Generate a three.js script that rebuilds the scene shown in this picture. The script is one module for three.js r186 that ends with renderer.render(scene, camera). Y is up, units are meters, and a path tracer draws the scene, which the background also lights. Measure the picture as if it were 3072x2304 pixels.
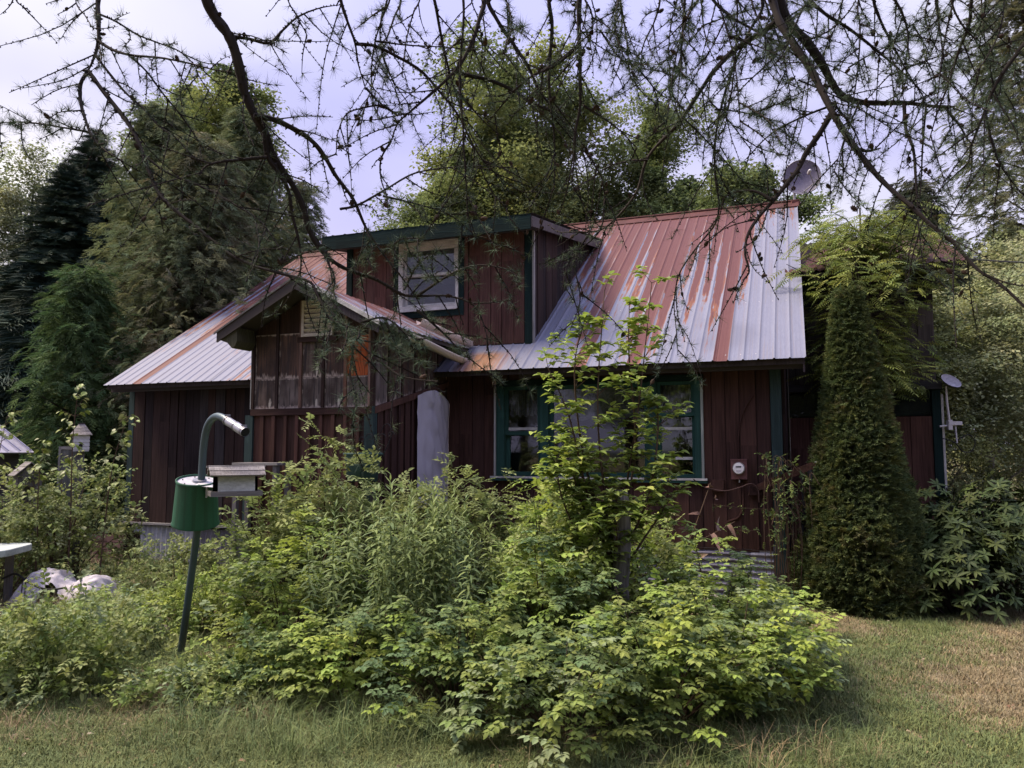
import * as THREE from 'three';
import { mergeGeometries } from 'three/addons/utils/BufferGeometryUtils.js';

const scene = new THREE.Scene();
const V = (x, y, z) => new THREE.Vector3(x, y, z);

// ---------- camera: a phone held at eye height, tipped up a little ----------
const camera = new THREE.PerspectiveCamera(53.07, 1024 / 768, 0.05, 400);
camera.position.set(0, 1.6, 0);
camera.rotation.set(5 * Math.PI / 180, 0, 0);
scene.add(camera);

const renderer = new THREE.WebGLRenderer({ antialias: true });
renderer.toneMapping = THREE.LinearToneMapping;
renderer.toneMappingExposure = 6.0;
renderer.shadowMap.enabled = true;
renderer.shadowMap.type = THREE.PCFSoftShadowMap;

// ---------- noise ----------
function rng(seed) {
  let a = seed | 0;
  return () => { a = (a + 0x6d2b79f5) | 0; let t = Math.imul(a ^ (a >>> 15), 1 | a); t = (t + Math.imul(t ^ (t >>> 7), 61 | t)) ^ t; return ((t ^ (t >>> 14)) >>> 0) / 4294967296; };
}
function h2(x, y, s) { let n = Math.imul(x, 374761393) + Math.imul(y, 668265263) + Math.imul(s, 974711); n = Math.imul(n ^ (n >>> 13), 1274126177); return ((n ^ (n >>> 16)) >>> 0) / 4294967296; }
function noise(x, y, s = 0) {
  const xi = Math.floor(x), yi = Math.floor(y); let u = x - xi, v = y - yi; u = u * u * (3 - 2 * u); v = v * v * (3 - 2 * v);
  const a = h2(xi, yi, s), b = h2(xi + 1, yi, s), c = h2(xi, yi + 1, s), d = h2(xi + 1, yi + 1, s);
  return a + (b - a) * u + (c - a) * v + (a - b - c + d) * u * v;
}
function fbm(x, y, s = 0, o = 4) { let f = 0, a = 0.5, t = 0; for (let i = 0; i < o; i++) { f += a * noise(x, y, s + i * 17); t += a; a *= 0.5; x *= 2.03; y *= 2.03; } return f / t; }
const clamp = (x, a = 0, b = 1) => Math.min(b, Math.max(a, x));
const smooth = (a, b, x) => { const t = clamp((x - a) / (b - a)); return t * t * (3 - 2 * t); };
const mix = (a, b, t) => a + (b - a) * t;
const mix3 = (a, b, t) => [mix(a[0], b[0], t), mix(a[1], b[1], t), mix(a[2], b[2], t)];

// ---------- sky: thin bright overcast, violet blue, brighter towards the sun behind cloud on the left ----------
const SUN = V(-0.52, 0.84, -0.10).normalize();
{
  const w = 1024, h = 512, d = new Float32Array(w * h * 4), k = 1.04 / 6.0;
  for (let j = 0; j < h; j++) for (let i = 0; i < w; i++) {
    const el = ((j + 0.5) / h - 0.5) * Math.PI, az = ((i + 0.5) / w - 0.5) * 2 * Math.PI;
    const x = Math.cos(el) * Math.cos(az), y = Math.sin(el), z = Math.cos(el) * Math.sin(az);
    const up = clamp(y);
    let c = mix3([0.68, 0.635, 0.96], [0.575, 0.58, 0.97], smooth(0, 0.5, up));
    const m = 1 + 1.3 * smooth(0.4, 1, up);               // an overcast sky is brighter overhead
    // cloud veils
    const px = x / (y + 0.25), pz = z / (y + 0.25);
    const cl = smooth(0.42, 0.8, fbm(px * 1.3 + 3, pz * 2.1, 5, 5));
    c = mix3(c, [0.88, 0.87, 1.0], cl * 0.85);
    const s = x * SUN.x + y * SUN.y + z * SUN.z;
    const g = Math.exp((s - 1) * 9) * (0.5 + 0.4 * cl);
    // the lit cloud bank in view on the left
    const bx = x + 0.525, by = y - 0.27, bz = z + 0.80, bank = Math.exp(-(bx * bx * 26 + by * by * 60 + bz * bz * 20)) * (0.55 + 0.7 * fbm(px * 4, y * 16, 9, 4));
    const i4 = (j * w + i) * 4;
    for (let q = 0; q < 3; q++) d[i4 + q] = k * ((c[q] * m) + g * [0.75, 0.70, 0.62][q] + bank * [0.5, 0.47, 0.12][q]);
    if (y < 0) for (let q = 0; q < 3; q++) d[i4 + q] = k * [0.10, 0.11, 0.07][q];
    d[i4 + 3] = 1;
  }
  const t = new THREE.DataTexture(d, w, h, THREE.RGBAFormat, THREE.FloatType);
  t.mapping = THREE.EquirectangularReflectionMapping; t.magFilter = t.minFilter = THREE.LinearFilter; t.wrapS = THREE.RepeatWrapping; t.needsUpdate = true;
  scene.background = t; scene.environment = t;
}
const sun = new THREE.DirectionalLight(0xffecd0, 1.5);
sun.position.copy(SUN).multiplyScalar(60).add(V(0, 0, -8)); sun.target.position.set(0, 0, -8);
sun.castShadow = true; sun.shadow.radius = 45; sun.shadow.mapSize.set(2048, 2048);
Object.assign(sun.shadow.camera, { left: -25, right: 25, top: 25, bottom: -25, near: 1, far: 140 });
scene.add(sun, sun.target);

// ---------- helpers: geometry ----------
class Shape3 {                                            // collects triangles of one piece
  constructor() { this.p = []; this.uv = []; this.ix = []; this.soft = true; }
  v(x, y, z, s = 0, t = 0) { this.p.push(x, y, z); this.uv.push(s, t); return this.p.length / 3 - 1; }
  tri(a, b, c) { this.ix.push(a, b, c); }
  quad(a, b, c, d) { this.ix.push(a, b, c, a, c, d); }
  tube(pts, rad, sides = 6, cap = true) {                 // pts: Vector3[], rad: number[]
    const n = pts.length; let N = null, first = this.p.length / 3, len = 0;
    for (let i = 0; i < n; i++) {
      const T = V(0, 0, 0).subVectors(pts[Math.min(n - 1, i + 1)], pts[Math.max(0, i - 1)]).normalize();
      if (!N) N = Math.abs(T.y) < 0.9 ? V(0, 1, 0) : V(1, 0, 0);
      N = N.clone().addScaledVector(T, -N.dot(T)).normalize(); const Bn = V(0, 0, 0).crossVectors(T, N);
      if (i) len += pts[i].distanceTo(pts[i - 1]);
      for (let k = 0; k <= sides; k++) {
        const a = (k / sides) * Math.PI * 2, c = Math.cos(a) * rad[i], s = Math.sin(a) * rad[i];
        this.v(pts[i].x + N.x * c + Bn.x * s, pts[i].y + N.y * c + Bn.y * s, pts[i].z + N.z * c + Bn.z * s, (k / sides) * rad[0] * 6.3, len);
      }
    }
    const w = sides + 1;
    for (let i = 0; i < n - 1; i++) for (let k = 0; k < sides; k++) { const a = first + i * w + k; this.quad(a, a + 1, a + w + 1, a + w); }
    if (cap) for (const [i, flip] of [[0, 1], [n - 1, 0]]) { const c = this.v(pts[i].x, pts[i].y, pts[i].z); for (let k = 0; k < sides; k++) { const a = first + i * w + k; flip ? this.tri(c, a + 1, a) : this.tri(c, a, a + 1); } }
    return this;
  }
  box(x0, x1, y0, y1, z0, z1, ou = 0, ov = 0) {           // uv in metres, grain runs along v = y (or the longest side)
    const F = [[[x0, y0, z1], [x1, y0, z1], [x1, y1, z1], [x0, y1, z1], 0], [[x1, y0, z0], [x0, y0, z0], [x0, y1, z0], [x1, y1, z0], 0],
      [[x1, y0, z1], [x1, y0, z0], [x1, y1, z0], [x1, y1, z1], 2], [[x0, y0, z0], [x0, y0, z1], [x0, y1, z1], [x0, y1, z0], 2],
      [[x0, y1, z1], [x1, y1, z1], [x1, y1, z0], [x0, y1, z0], 1], [[x0, y0, z0], [x1, y0, z0], [x1, y0, z1], [x0, y0, z1], 1]];
    const L = [x1 - x0, y1 - y0, z1 - z0], long = L.indexOf(Math.max(...L));
    for (const [a, b, c, d, ax] of F) {
      const ids = [a, b, c, d].map((q) => {
        let s, t; if (long === 1) { s = q[0] + q[2]; t = q[1]; } else if (long === 0) { s = q[1] + q[2]; t = q[0]; } else { s = q[0] + q[1]; t = q[2]; }
        return this.v(q[0], q[1], q[2], s + ou, t + ov);
      });
      this.quad(...ids);
    }
    return this;
  }
  leaf(o, d, n, len, wid, fold = 0.2, curl = 0.2, fine = 1) {   // o base, d along, n up
    const s = V(0, 0, 0).crossVectors(n, d).normalize();
    const st = fine > 1 ? [[0.25, 0.85], [0.55, 1], [0.82, 0.6]] : fine ? [[0.32, 1], [0.7, 0.78]] : [[0.45, 1]];
    const at = (t, w, up) => V(0, 0, 0).copy(o).addScaledVector(d, len * t * (1 - 0.15 * curl * t)).addScaledVector(n, -curl * len * t * t + up).addScaledVector(s, w);
    const put = (q, a, b) => this.v(q.x, q.y, q.z, a, b);
    let prev = null; const b0 = at(0, 0, 0), base = put(b0, 0.5, 0);
    for (const [t, w] of st) {
      const hw = wid * 0.5 * w, row = [put(at(t, -hw, fold * hw), 0, t), put(at(t, 0, 0), 0.5, t), put(at(t, hw, fold * hw), 1, t)];
      if (!prev) { this.tri(base, row[1], row[0]); this.tri(base, row[2], row[1]); } else { this.quad(prev[0], prev[1], row[1], row[0]); this.quad(prev[1], prev[2], row[2], row[1]); }
      prev = row;
    }
    const tip = put(at(1, 0, 0), 0.5, 1); this.tri(prev[0], prev[1], tip); this.tri(prev[1], prev[2], tip);
    return this;
  }
  blade(o, d, s, len, wid) {                              // one thin needle or grass blade: a triangle
    const a = this.v(o.x - s.x * wid / 2, o.y - s.y * wid / 2, o.z - s.z * wid / 2, 0, 0), b = this.v(o.x + s.x * wid / 2, o.y + s.y * wid / 2, o.z + s.z * wid / 2, 1, 0), c = this.v(o.x + d.x * len, o.y + d.y * len, o.z + d.z * len, 0.5, 1);
    this.tri(a, b, c); return this;
  }
  geo(flat = false) {
    let g = new THREE.BufferGeometry();
    g.setAttribute('position', new THREE.Float32BufferAttribute(this.p, 3)); g.setAttribute('uv', new THREE.Float32BufferAttribute(this.uv, 2)); g.setIndex(this.ix);
    if (flat) g = g.toNonIndexed();
    g.computeVertexNormals(); return g;
  }
}
const used = {};
function numbered(name) { if (!(name in used)) { used[name] = 0; return name; } used[name]++; return name + '_' + String(used[name]).padStart(3, '0'); }
function shade(o) { o.traverse((m) => { if (m.isMesh) { m.castShadow = true; m.receiveShadow = true; } }); return o; }
function mesh(name, g, m, parent) { const o = new THREE.Mesh(g.isBufferGeometry ? g : g.geo(true), m); o.name = name; o.castShadow = o.receiveShadow = true; if (parent) parent.add(o); return o; }
function group(name, parent) { const o = new THREE.Group(); o.name = name; if (parent) parent.add(o); return o; }
function thing(name, label, category, grp, pos = [0, 0, 0], turn = 0) {
  const o = new THREE.Group(); o.name = numbered(name); o.position.set(...pos); o.rotation.y = turn; o.userData = { label, category }; if (grp) o.userData.group = grp; scene.add(o); return o;
}
function structure(o) { o.userData.kind = 'structure'; scene.add(o); return o; }
const _m = new THREE.Matrix4(), _x = V(0, 0, 0), _y = V(0, 0, 0), _z = V(0, 0, 0);
function pose(o, d, up, s) {                              // local +z along d, +y towards up, scaled s
  _z.copy(d).normalize(); _x.crossVectors(up, _z); if (_x.lengthSq() < 1e-6) _x.set(1, 0, 0); _x.normalize(); _y.crossVectors(_z, _x);
  return new THREE.Matrix4().makeBasis(_x.clone().multiplyScalar(s), _y.clone().multiplyScalar(s), _z.clone().multiplyScalar(s)).setPosition(o);
}
const col = (c) => new THREE.Color().setRGB(c[0], c[1], c[2]);
function many(name, g, mat, list, parent) {               // [[Matrix4, [r,g,b]], ...]
  const o = new THREE.InstancedMesh(g, mat, list.length); o.name = name; o.castShadow = o.receiveShadow = true; o.userData.kind = 'stuff';
  list.forEach(([m, c], i) => { o.setMatrixAt(i, m); if (c) o.setColorAt(i, col(c)); });
  if (parent) parent.add(o); return o;
}
const dirOf = (az, el) => V(Math.cos(el) * Math.sin(az), Math.sin(el), Math.cos(el) * Math.cos(az));
const curve = (pts, n) => new THREE.CatmullRomCurve3(pts, false, 'centripetal').getPoints(n);

// ---------- helpers: materials ----------
const enc = (c) => { c = clamp(c); return 255 * (c <= 0.0031308 ? 12.92 * c : 1.055 * Math.pow(c, 1 / 2.4) - 0.055); };
function tex(w, h, f, srgb = true) {                      // f(x, y) in 0..1 -> linear [r,g,b]
  const d = new Uint8Array(w * h * 4);
  for (let j = 0; j < h; j++) for (let i = 0; i < w; i++) { const c = f((i + 0.5) / w, (j + 0.5) / h), k = (j * w + i) * 4; for (let q = 0; q < 3; q++) d[k + q] = srgb ? enc(c[q]) : 255 * clamp(c[q]); d[k + 3] = 255; }
  const t = new THREE.DataTexture(d, w, h, THREE.RGBAFormat); t.colorSpace = srgb ? THREE.SRGBColorSpace : THREE.NoColorSpace;
  t.wrapS = t.wrapT = THREE.RepeatWrapping; t.magFilter = THREE.LinearFilter; t.minFilter = THREE.LinearMipmapLinearFilter; t.generateMipmaps = true; t.needsUpdate = true; return t;
}
const grey = (a) => [a, a, a];
// wood grain along v: fine streaks, weather marks, a few knots (1 m by 2 m)
const grainF = (x, y, s) => {
  const wob = fbm(x * 3, y * 1.2, s + 40, 3) * 0.35;
  let g = 0.62 * fbm((x + wob * 0.12) * 70, y * 3.2, s, 3) + 0.38 * fbm((x + wob * 0.1) * 190, y * 9, s + 3, 2);
  return g;
};
const grain = tex(512, 1024, (x, y) => { const g = grainF(x, y * 2, 1), st = fbm(x * 6, y * 2.5, 7, 4); return grey(clamp(0.62 + 0.75 * (g - 0.5) + 0.55 * (st - 0.5), 0.08, 1)); });
grain.repeat.set(1, 0.5);
const grainBump = tex(512, 1024, (x, y) => grey(grainF(x, y * 2, 1)), false); grainBump.repeat.set(1, 0.5);
// old paint worn through to the wood in flakes
const worn = tex(512, 1024, (x, y) => {
  const g = grainF(x, y * 2, 11), f = smooth(0.60, 0.70, 0.55 * fbm(x * 26, y * 9, 21, 4) + 0.45 * g), st = fbm(x * 8, y * 3, 7, 4);
  return mix3(grey(0.72 + 0.5 * (g - 0.5) + 0.5 * (st - 0.5)), [1.0, 0.98, 0.95], f * 0.85);
}); worn.repeat.set(1, 0.5);
const plyF = (x, y, s) => { const w = fbm(x * 2.2, y * 1.1, s, 3), r = Math.abs(((w * 13 + fbm(x * 9, y * 2, s + 5, 3) * 1.3) % 1) - 0.5) * 2; return 0.6 * r + 0.4 * fbm(x * 120, y * 5, s + 9, 2); };
const ply = tex(512, 512, (x, y) => { const g = plyF(x, y, 31), st = fbm(x * 5, y * 4, 3, 4); return mix3(grey(0.42 + 0.42 * g + 0.5 * (st - 0.5)), [0.95, 0.66, 0.48], 0.5 * smooth(0.55, 0.75, fbm(x * 4 + 9, y * 3, 77, 4))); });
const plyBump = tex(512, 512, (x, y) => grey(plyF(x, y, 31)), false);
// sheet of old plywood, uv 0..1 over the sheet: stained face, bleached and splintered along the edges
const sheetTex = (seed, tone) => tex(256, 256, (x, y) => {
  const g = plyF(x * 0.14 + seed, y * 0.2, seed), big = fbm(x * 3 + seed, y * 2.2, seed + 3, 4), drip = fbm(x * 22 + seed, y * 1.6, seed + 8, 3);
  let c = mix3([0.038, 0.027, 0.024], tone.map((q) => q * 0.72), smooth(0.15, 0.95, 0.4 * g + 0.6 * big)); c = mix3(c, [0.030, 0.026, 0.028], 0.75 * smooth(0.52, 0.68, drip));
  const e = Math.min(x, 1 - x, y * 0.8, (1 - y) * 1.6), wv = fbm(x * 14, y * 9, seed + 6, 3); c = mix3(c, [0.40, 0.33, 0.29], 0.85 * smooth(0.10, 0.0, e + 0.16 * (wv - 0.42)));
  if (seed % 3 === 2) c = mix3(c, [0.42, 0.38, 0.33], 0.85 * smooth(0.12, 0.05, Math.hypot((x - 0.72 - 0.1 * (y - 0.3)) * 1.6, (y - 0.14) * 0.55) + 0.1 * (wv - 0.5)));
  return c;
});
// grime: runs, scuffs and droppings on outdoor plastic and pipe
const grime = tex(512, 512, (x, y) => { const d = fbm(x * 40, y * 2.2, 91, 3), b = fbm(x * 6, y * 6, 92, 4), f = fbm(x * 55, y * 55, 93, 2); let c = grey(0.86 + 0.35 * (b - 0.5)); c = mix3(c, [0.45, 0.43, 0.36], 0.6 * smooth(0.55, 0.72, d)); c = mix3(c, [1.0, 1.0, 0.98], 0.6 * smooth(0.74, 0.80, f)); return c; });
const speck = tex(512, 512, (x, y) => grey(clamp(0.78 + 0.6 * (fbm(x * 9, y * 9, 51, 5) - 0.5) + 0.25 * (fbm(x * 60, y * 60, 52, 3) - 0.5))));
const std = (c, o = {}) => { const m = new THREE.MeshPhysicalMaterial({ roughness: 0.85, specularIntensity: (o.roughness ?? 0.85) > 0.57 ? 0.3 : 0.8, ...o }); m.color.setRGB(...c); m.side = THREE.DoubleSide; return m; };
const wood = (c, o = {}) => std(c, { map: grain, bumpMap: grainBump, bumpScale: 0.0025, roughness: 0.86, ...o });
const leafMat = (o = {}) => { const m = new THREE.MeshPhysicalMaterial({ roughness: 1, transmission: 0.36, thickness: 0, ior: 1.4, specularIntensity: 0.3, clearcoat: 0.22, clearcoatRoughness: 0.42, ...o }); m.color.setRGB(1, 1, 1); m.side = THREE.DoubleSide; return m; };
const M = {
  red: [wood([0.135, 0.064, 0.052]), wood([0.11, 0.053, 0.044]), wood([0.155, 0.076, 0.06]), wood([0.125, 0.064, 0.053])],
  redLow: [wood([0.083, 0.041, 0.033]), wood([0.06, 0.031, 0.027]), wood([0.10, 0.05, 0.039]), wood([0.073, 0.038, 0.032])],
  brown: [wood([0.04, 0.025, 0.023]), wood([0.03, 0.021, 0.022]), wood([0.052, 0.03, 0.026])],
  grey: [wood([0.22, 0.205, 0.205]), wood([0.165, 0.155, 0.16]), wood([0.29, 0.275, 0.275])],
  green: wood([0.03, 0.082, 0.068], { map: worn }),
  greenDark: wood([0.009, 0.025, 0.024]),
  blueGreen: wood([0.036, 0.06, 0.06], { map: worn }),
  white: wood([0.55, 0.54, 0.52], { map: speck }),
  beige: std([0.55, 0.49, 0.43], { map: speck, roughness: 0.6 }),
  pink: std([0.66, 0.55, 0.50], { map: speck, roughness: 0.55 }),
  ply: [std([0.17, 0.105, 0.085], { map: ply, bumpMap: plyBump, bumpScale: 0.002 }), std([0.20, 0.135, 0.12], { map: ply, bumpMap: plyBump, bumpScale: 0.002 }), std([0.27, 0.23, 0.23], { map: ply, bumpMap: plyBump, bumpScale: 0.002 })],
  plyOrange: std([0.55, 0.17, 0.055], { map: ply, bumpMap: plyBump, bumpScale: 0.002 }),
  dark: std([0.05, 0.042, 0.04]),
  black: std([0.012, 0.012, 0.014], { roughness: 0.6 }),
  glass: (() => { const m = new THREE.MeshPhysicalMaterial({ roughness: 0.03, transmission: 1, thickness: 0, ior: 1.5 }); m.color.setRGB(0.85, 0.88, 0.88); m.side = THREE.DoubleSide; return m; })(),
};
// ================= the house =================
// house frame: u runs along the front from the near corner, v into the house, h up
const HA = 20.4 * Math.PI / 180, HO = V(2.95, 0, -8.4);
const house = thing('house', 'dark red board cabin with rusty metal roof, dormer and gabled entry', 'house', null, [HO.x, 0, HO.z], -HA);
const hw = (u, v, h) => V(HO.x - Math.cos(HA) * u + Math.sin(HA) * v, h, HO.z - Math.sin(HA) * u - Math.cos(HA) * v);   // house frame to world
const hb = (u0, u1, v0, v1, h0, h1, s = new Shape3(), a = u0 * 3.7, b = h0 * 1.3) => s.box(-u1, -u0, h0, h1, -v1, -v0, a, b);
const part = (name, parent, m, ...e) => mesh(name, hb(...e), m, parent);
const rh = rng(77), pick = (a) => a[Math.floor(rh() * a.length)];
// a prism given by (a, h) corners in a vertical plane: along = 'u' (plane v = c) or 'v' (plane u = c), with thickness
function slab(corners, along, c, th) {
  const s = new Shape3(), n = corners.length, pt = (a, h, k) => along === 'u' ? [-a, h, -(c + k)] : [-(c + k), h, -a];
  for (const k of [0, th]) { const id = corners.map(([a, h]) => s.v(...pt(a, h, k), a + c * 2.3, h)); for (let i = 1; i < n - 1; i++) s.tri(id[0], id[i], id[i + 1]); }
  for (let i = 0; i < n; i++) { const [a, h] = corners[i], [b, g] = corners[(i + 1) % n]; s.quad(s.v(...pt(a, h, 0), a, h), s.v(...pt(b, g, 0), b, g), s.v(...pt(b, g, th), b + th, g), s.v(...pt(a, h, th), a + th, h)); }
  return s;
}
const EV = -0.4, EH = 2.54, RV = 4.3, RH = 5.62, SL = (RH - EH) / (RV - EV), UR = -0.26, UL = 9.42;
const roofH = (v) => EH + (v - EV) * SL;

// ---- roof metal: galvanised sheet, rust red above, orange where it is eating down ----
const STRIP = 0.157, NS = Math.ceil((UL - UR) / STRIP);
const redLen = [0.03, 0.03, 0.05, 0.14, 0.62, 1.2, 0.80, 0.66, 0.70, 0.55, 0.92, 1.2, 0.9, 0.62, 0.56, 1.15, 0.85, 0.6, 0.52, 0.48, 0.5, 0.4, 0.4];
for (let k = redLen.length; k < NS; k++) redLen.push(k === 57 || k === 41 ? 1.2 : k > 37 && k < 48 ? 0.78 + 0.34 * h2(k, 3, 1) : 0.42 + 0.35 * h2(k, 5, 2));
function roofColour(u, t) {                               // u in metres from the right edge, t 0 ridge .. 1 eave
  const f = u / STRIP, k = Math.min(NS - 1, Math.floor(f)), w = f - k, L = t * 5.6;
  const a = noise(u * 26, L * 1.4, 3), e = fbm(u * 46, L * 3.4, 8, 3), fine = fbm(u * 160, L * 22, 4, 2), big = fbm(u * 1.1, L * 0.8, 12, 3);
  const L0 = redLen[k], L1 = redLen[clamp(w > 0.5 ? k + 1 : k - 1, 0, NS - 1)];
  const edge = mix(L0, Math.max(L0, L1), 0.35 * smooth(0.30, 0.5, Math.abs(w - 0.5))) + (e - 0.5) * 0.34 + (a - 0.5) * 0.12 - (0.16 + 0.5 * noise(k * 3.7, 1.5, 9)) * smooth(0.28, 0.03, Math.min(w, 1 - w)) * (L0 > 1 ? 0.35 : 1);
  let c = mix3([0.29, 0.295, 0.335], [0.36, 0.36, 0.39], fine); c = mix3(c, [0.23, 0.23, 0.26], 0.6 * smooth(0.5, 0.75, big));
  const streak = smooth(0.6, 0.74, fbm(u * 70, L * 0.9, 31, 3)); c = mix3(c, [0.34, 0.29, 0.26], streak * 0.45);
  const d = edge - t, org = smooth(-0.15, 0.0, d), red = smooth(0.0, 0.09, d);
  const speckle = smooth(0.42, 0.58, fbm(u * 60, L * 8, 44, 3) + (d > 0 ? 0.2 : 0.0));
  c = mix3(c, [0.33, 0.21, 0.14], org * 0.22); c = mix3(c, mix3([0.42, 0.15, 0.04], [0.30, 0.09, 0.032], fine), org * speckle * 0.9);
  c = mix3(c, mix3([0.175, 0.060, 0.047], [0.225, 0.086, 0.066], 0.6 * fine + 0.4 * e), red);
  c = mix3(c, [0.34, 0.29, 0.26], 0.5 * red * smooth(0.62, 0.75, fbm(u * 90, L * 1.1, 61, 3)) * smooth(0.25, 0.1, Math.abs(w - 0.06)));
  const pu = u - 3.72, patch = smooth(0.42, 0.1, Math.abs(pu) + 0.25 * (e - 0.5)) * smooth(0.90, 0.93, t); c = mix3(c, mix3([0.52, 0.19, 0.05], [0.42, 0.26, 0.14], fine), patch * 0.9);
  return c;
}
const roofMap = tex(2048, 1024, (x, y) => roofColour(x * (UL - UR), 1 - y));
roofMap.wrapS = roofMap.wrapT = THREE.ClampToEdgeWrapping;
const roofMetal = std([0.45, 0.475, 0.585], { map: roofMap, roughness: 0.62, metalness: 0.08 });
// rib profile across the sheet: a main rib at every strip joint, two faint stiffeners between
function ribs(u0, u1) {
  const out = [];
  for (let k = Math.floor((u0 - UR) / STRIP) - 1; k <= (u1 - UR) / STRIP + 1; k++) {
    const b = UR + k * STRIP;
    for (const [o, z] of [[-0.013, 0.002], [-0.006, 0.014], [0.006, 0.014], [0.013, 0.002], [0.055, 0.002], [0.060, 0.0045], [0.065, 0.002], [0.1, 0.002], [0.105, 0.0045], [0.11, 0.002]]) out.push([b + o, z]);
  }
  const cut = out.filter(([u]) => u > u0 + 0.001 && u < u1 - 0.001), ends = (u) => { let z = 0.002; for (let i = 1; i < out.length; i++) if (out[i - 1][0] <= u && out[i][0] >= u) z = mix(out[i - 1][1], out[i][1], (u - out[i - 1][0]) / (out[i][0] - out[i - 1][0] || 1)); return z; };
  return [[u0, ends(u0)], ...cut, [u1, ends(u1)]];
}
function sheet(u0, u1, v0, v1, lift = 0.03) {
  const s = new Shape3(), pr = ribs(u0, u1), rows = 7, n = V(0, 1, SL).normalize();
  for (let j = 0; j <= rows; j++) {
    const v = mix(v0, v1, j / rows), h = roofH(v);
    for (const [u, z] of pr) { const q = z + lift + 0.006 * (noise(u * 3, v * 2.3, 5) - 0.5); s.v(-u, h + n.y * q, -v + n.z * q, (u - UR) / (UL - UR), (v - EV) / (RV - EV)); }
  }
  const w = pr.length; for (let j = 0; j < rows; j++) for (let i = 0; i < w - 1; i++) { const a = j * w + i; s.quad(a, a + 1, a + w + 1, a + w); }
  return s.geo();
}
const DR = 2.95, DL = 5.65, DV = 0.2;                     // dormer, right and left sides and front
const roof = group('roof', house);
{
  const cuts = [UR, 0.66, 1.58, 2.5, DR, 3.87, 4.79, DL, 6.57, 7.49, 8.41, UL];
  for (let i = 0; i < cuts.length - 1; i++) {
    const inD = cuts[i] >= DR - 0.01 && cuts[i + 1] <= DL + 0.01;
    mesh('roof_sheet', sheet(cuts[i] - (i ? 0.012 : 0), cuts[i + 1], EV, inD ? DV - 0.01 : RV, 0.03 + (i % 2) * 0.004), roofMetal, roof);
  }
  const plane = (u0, u1, v0, v1, t0, t1) => slab([[v0, roofH(v0) + t0], [v1, roofH(v1) + t0], [v1, roofH(v1) + t1], [v0, roofH(v0) + t1]], 'v', u0, u1 - u0);
  const deckM = wood([0.06, 0.048, 0.044]);
  mesh('roof_deck', plane(UR + 0.03, DR, EV + 0.03, RV, -0.05, 0.018), deckM, roof);
  mesh('roof_deck', plane(DR, DL, EV + 0.03, DV - 0.02, -0.05, 0.018), deckM, roof);
  mesh('roof_deck', plane(DL, UL - 0.03, EV + 0.03, RV, -0.05, 0.018), deckM, roof);
  for (const [a, b] of [[DR, 3.87], [3.87, 4.79], [4.79, DL]]) mesh('roof_sheet', sheet(a, b, 3.45, RV, 0.032), roofMetal, roof);
  mesh('roof_deck', plane(DR, DL, 3.45, RV, -0.05, 0.018), deckM, roof);
  // rear slope, ridge cap, rake trim
  const bk = slab([[RV, RH + 0.03], [RV, RH - 0.05], [2 * RV - EV, EH - 0.05], [2 * RV - EV, EH + 0.03]], 'v', UR + 0.02, UL - UR - 0.04); mesh('rear_slope', bk, std([0.33, 0.22, 0.2], { map: speck }), roof);
  const rust = std([0.085, 0.032, 0.03], { map: speck, roughness: 0.75 });
  mesh('ridge_cap', slab([[RV - 0.17, roofH(RV - 0.17) + 0.062], [RV, RH + 0.08], [RV + 0.17, roofH(RV - 0.17) + 0.062], [RV + 0.17, roofH(RV - 0.17) + 0.052], [RV, RH + 0.066], [RV - 0.17, roofH(RV - 0.17) + 0.052]], 'v', UR - 0.02, UL - UR + 0.04), rust, roof);
  mesh('ridge_roll', new Shape3().tube([V(-UR + 0.03, RH + 0.09, -RV), V(-5, RH + 0.085, -RV), V(-UL, RH + 0.09, -RV)], [0.022, 0.022, 0.022], 8), rust, roof);
  mesh('rake_board', plane(UR + 0.012, UR + 0.032, EV + 0.05, RV, -0.15, 0.03), wood([0.09, 0.07, 0.075]), roof);
  mesh('eave_board', hb(UR + 0.03, DR, EV + 0.1, EV + 0.125, EH - 0.07, EH + 0.01), M.dark, roof);
  mesh('eave_board', hb(DL, UL - 0.03, EV + 0.1, EV + 0.125, EH - 0.07, EH + 0.01), M.dark, roof);
  const scr = new THREE.CylinderGeometry(0.007, 0.009, 0.006, 6), scrM = std([0.35, 0.33, 0.33], { roughness: 0.5 });
  for (let k = 1; k < 20; k++) for (const v of [-0.3, 0.9]) { const q = mesh('screw', scr, scrM, roof), u = UR + k * STRIP + 0.03; q.position.set(-u, roofH(v) + 0.036, -v); q.rotation.x = Math.atan(SL); }
}

// ---- front wall: upright boards, uneven in width and depth ----
const wallIn = -0.03;
function boardRun(name, parent, mats, u0, u1, v, h0, h1, { wmin = 0.12, wmax = 0.185, th = 0.022, jig = 0.02, cut = 0 } = {}) {
  let u = u0;
  while (u < u1 - 0.01) {
    let w = mix(wmin, wmax, rh()); if (u + w > u1 - wmin * 0.6) w = u1 - u;
    const d = rh() * jig, dz = (rh() - 0.5) * 0.02 * (cut || 1);
    part(name, parent, pick(mats), u + 0.0035, u + w - 0.0035, v - th - d, v - d * 0.2, h0 + (cut ? dz : 0), h1, undefined, rh() * 3, rh() * 4); u += w;
  }
}
const front = group('front_wall', house), WH = 2.74, WB = 0.52;
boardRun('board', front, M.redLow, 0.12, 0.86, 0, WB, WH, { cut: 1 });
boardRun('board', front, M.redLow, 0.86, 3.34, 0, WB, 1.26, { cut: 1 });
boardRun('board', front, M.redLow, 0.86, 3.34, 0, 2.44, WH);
boardRun('board', front, M.redLow, 3.34, 4.03, 0, WB, WH, { cut: 1 });
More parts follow.
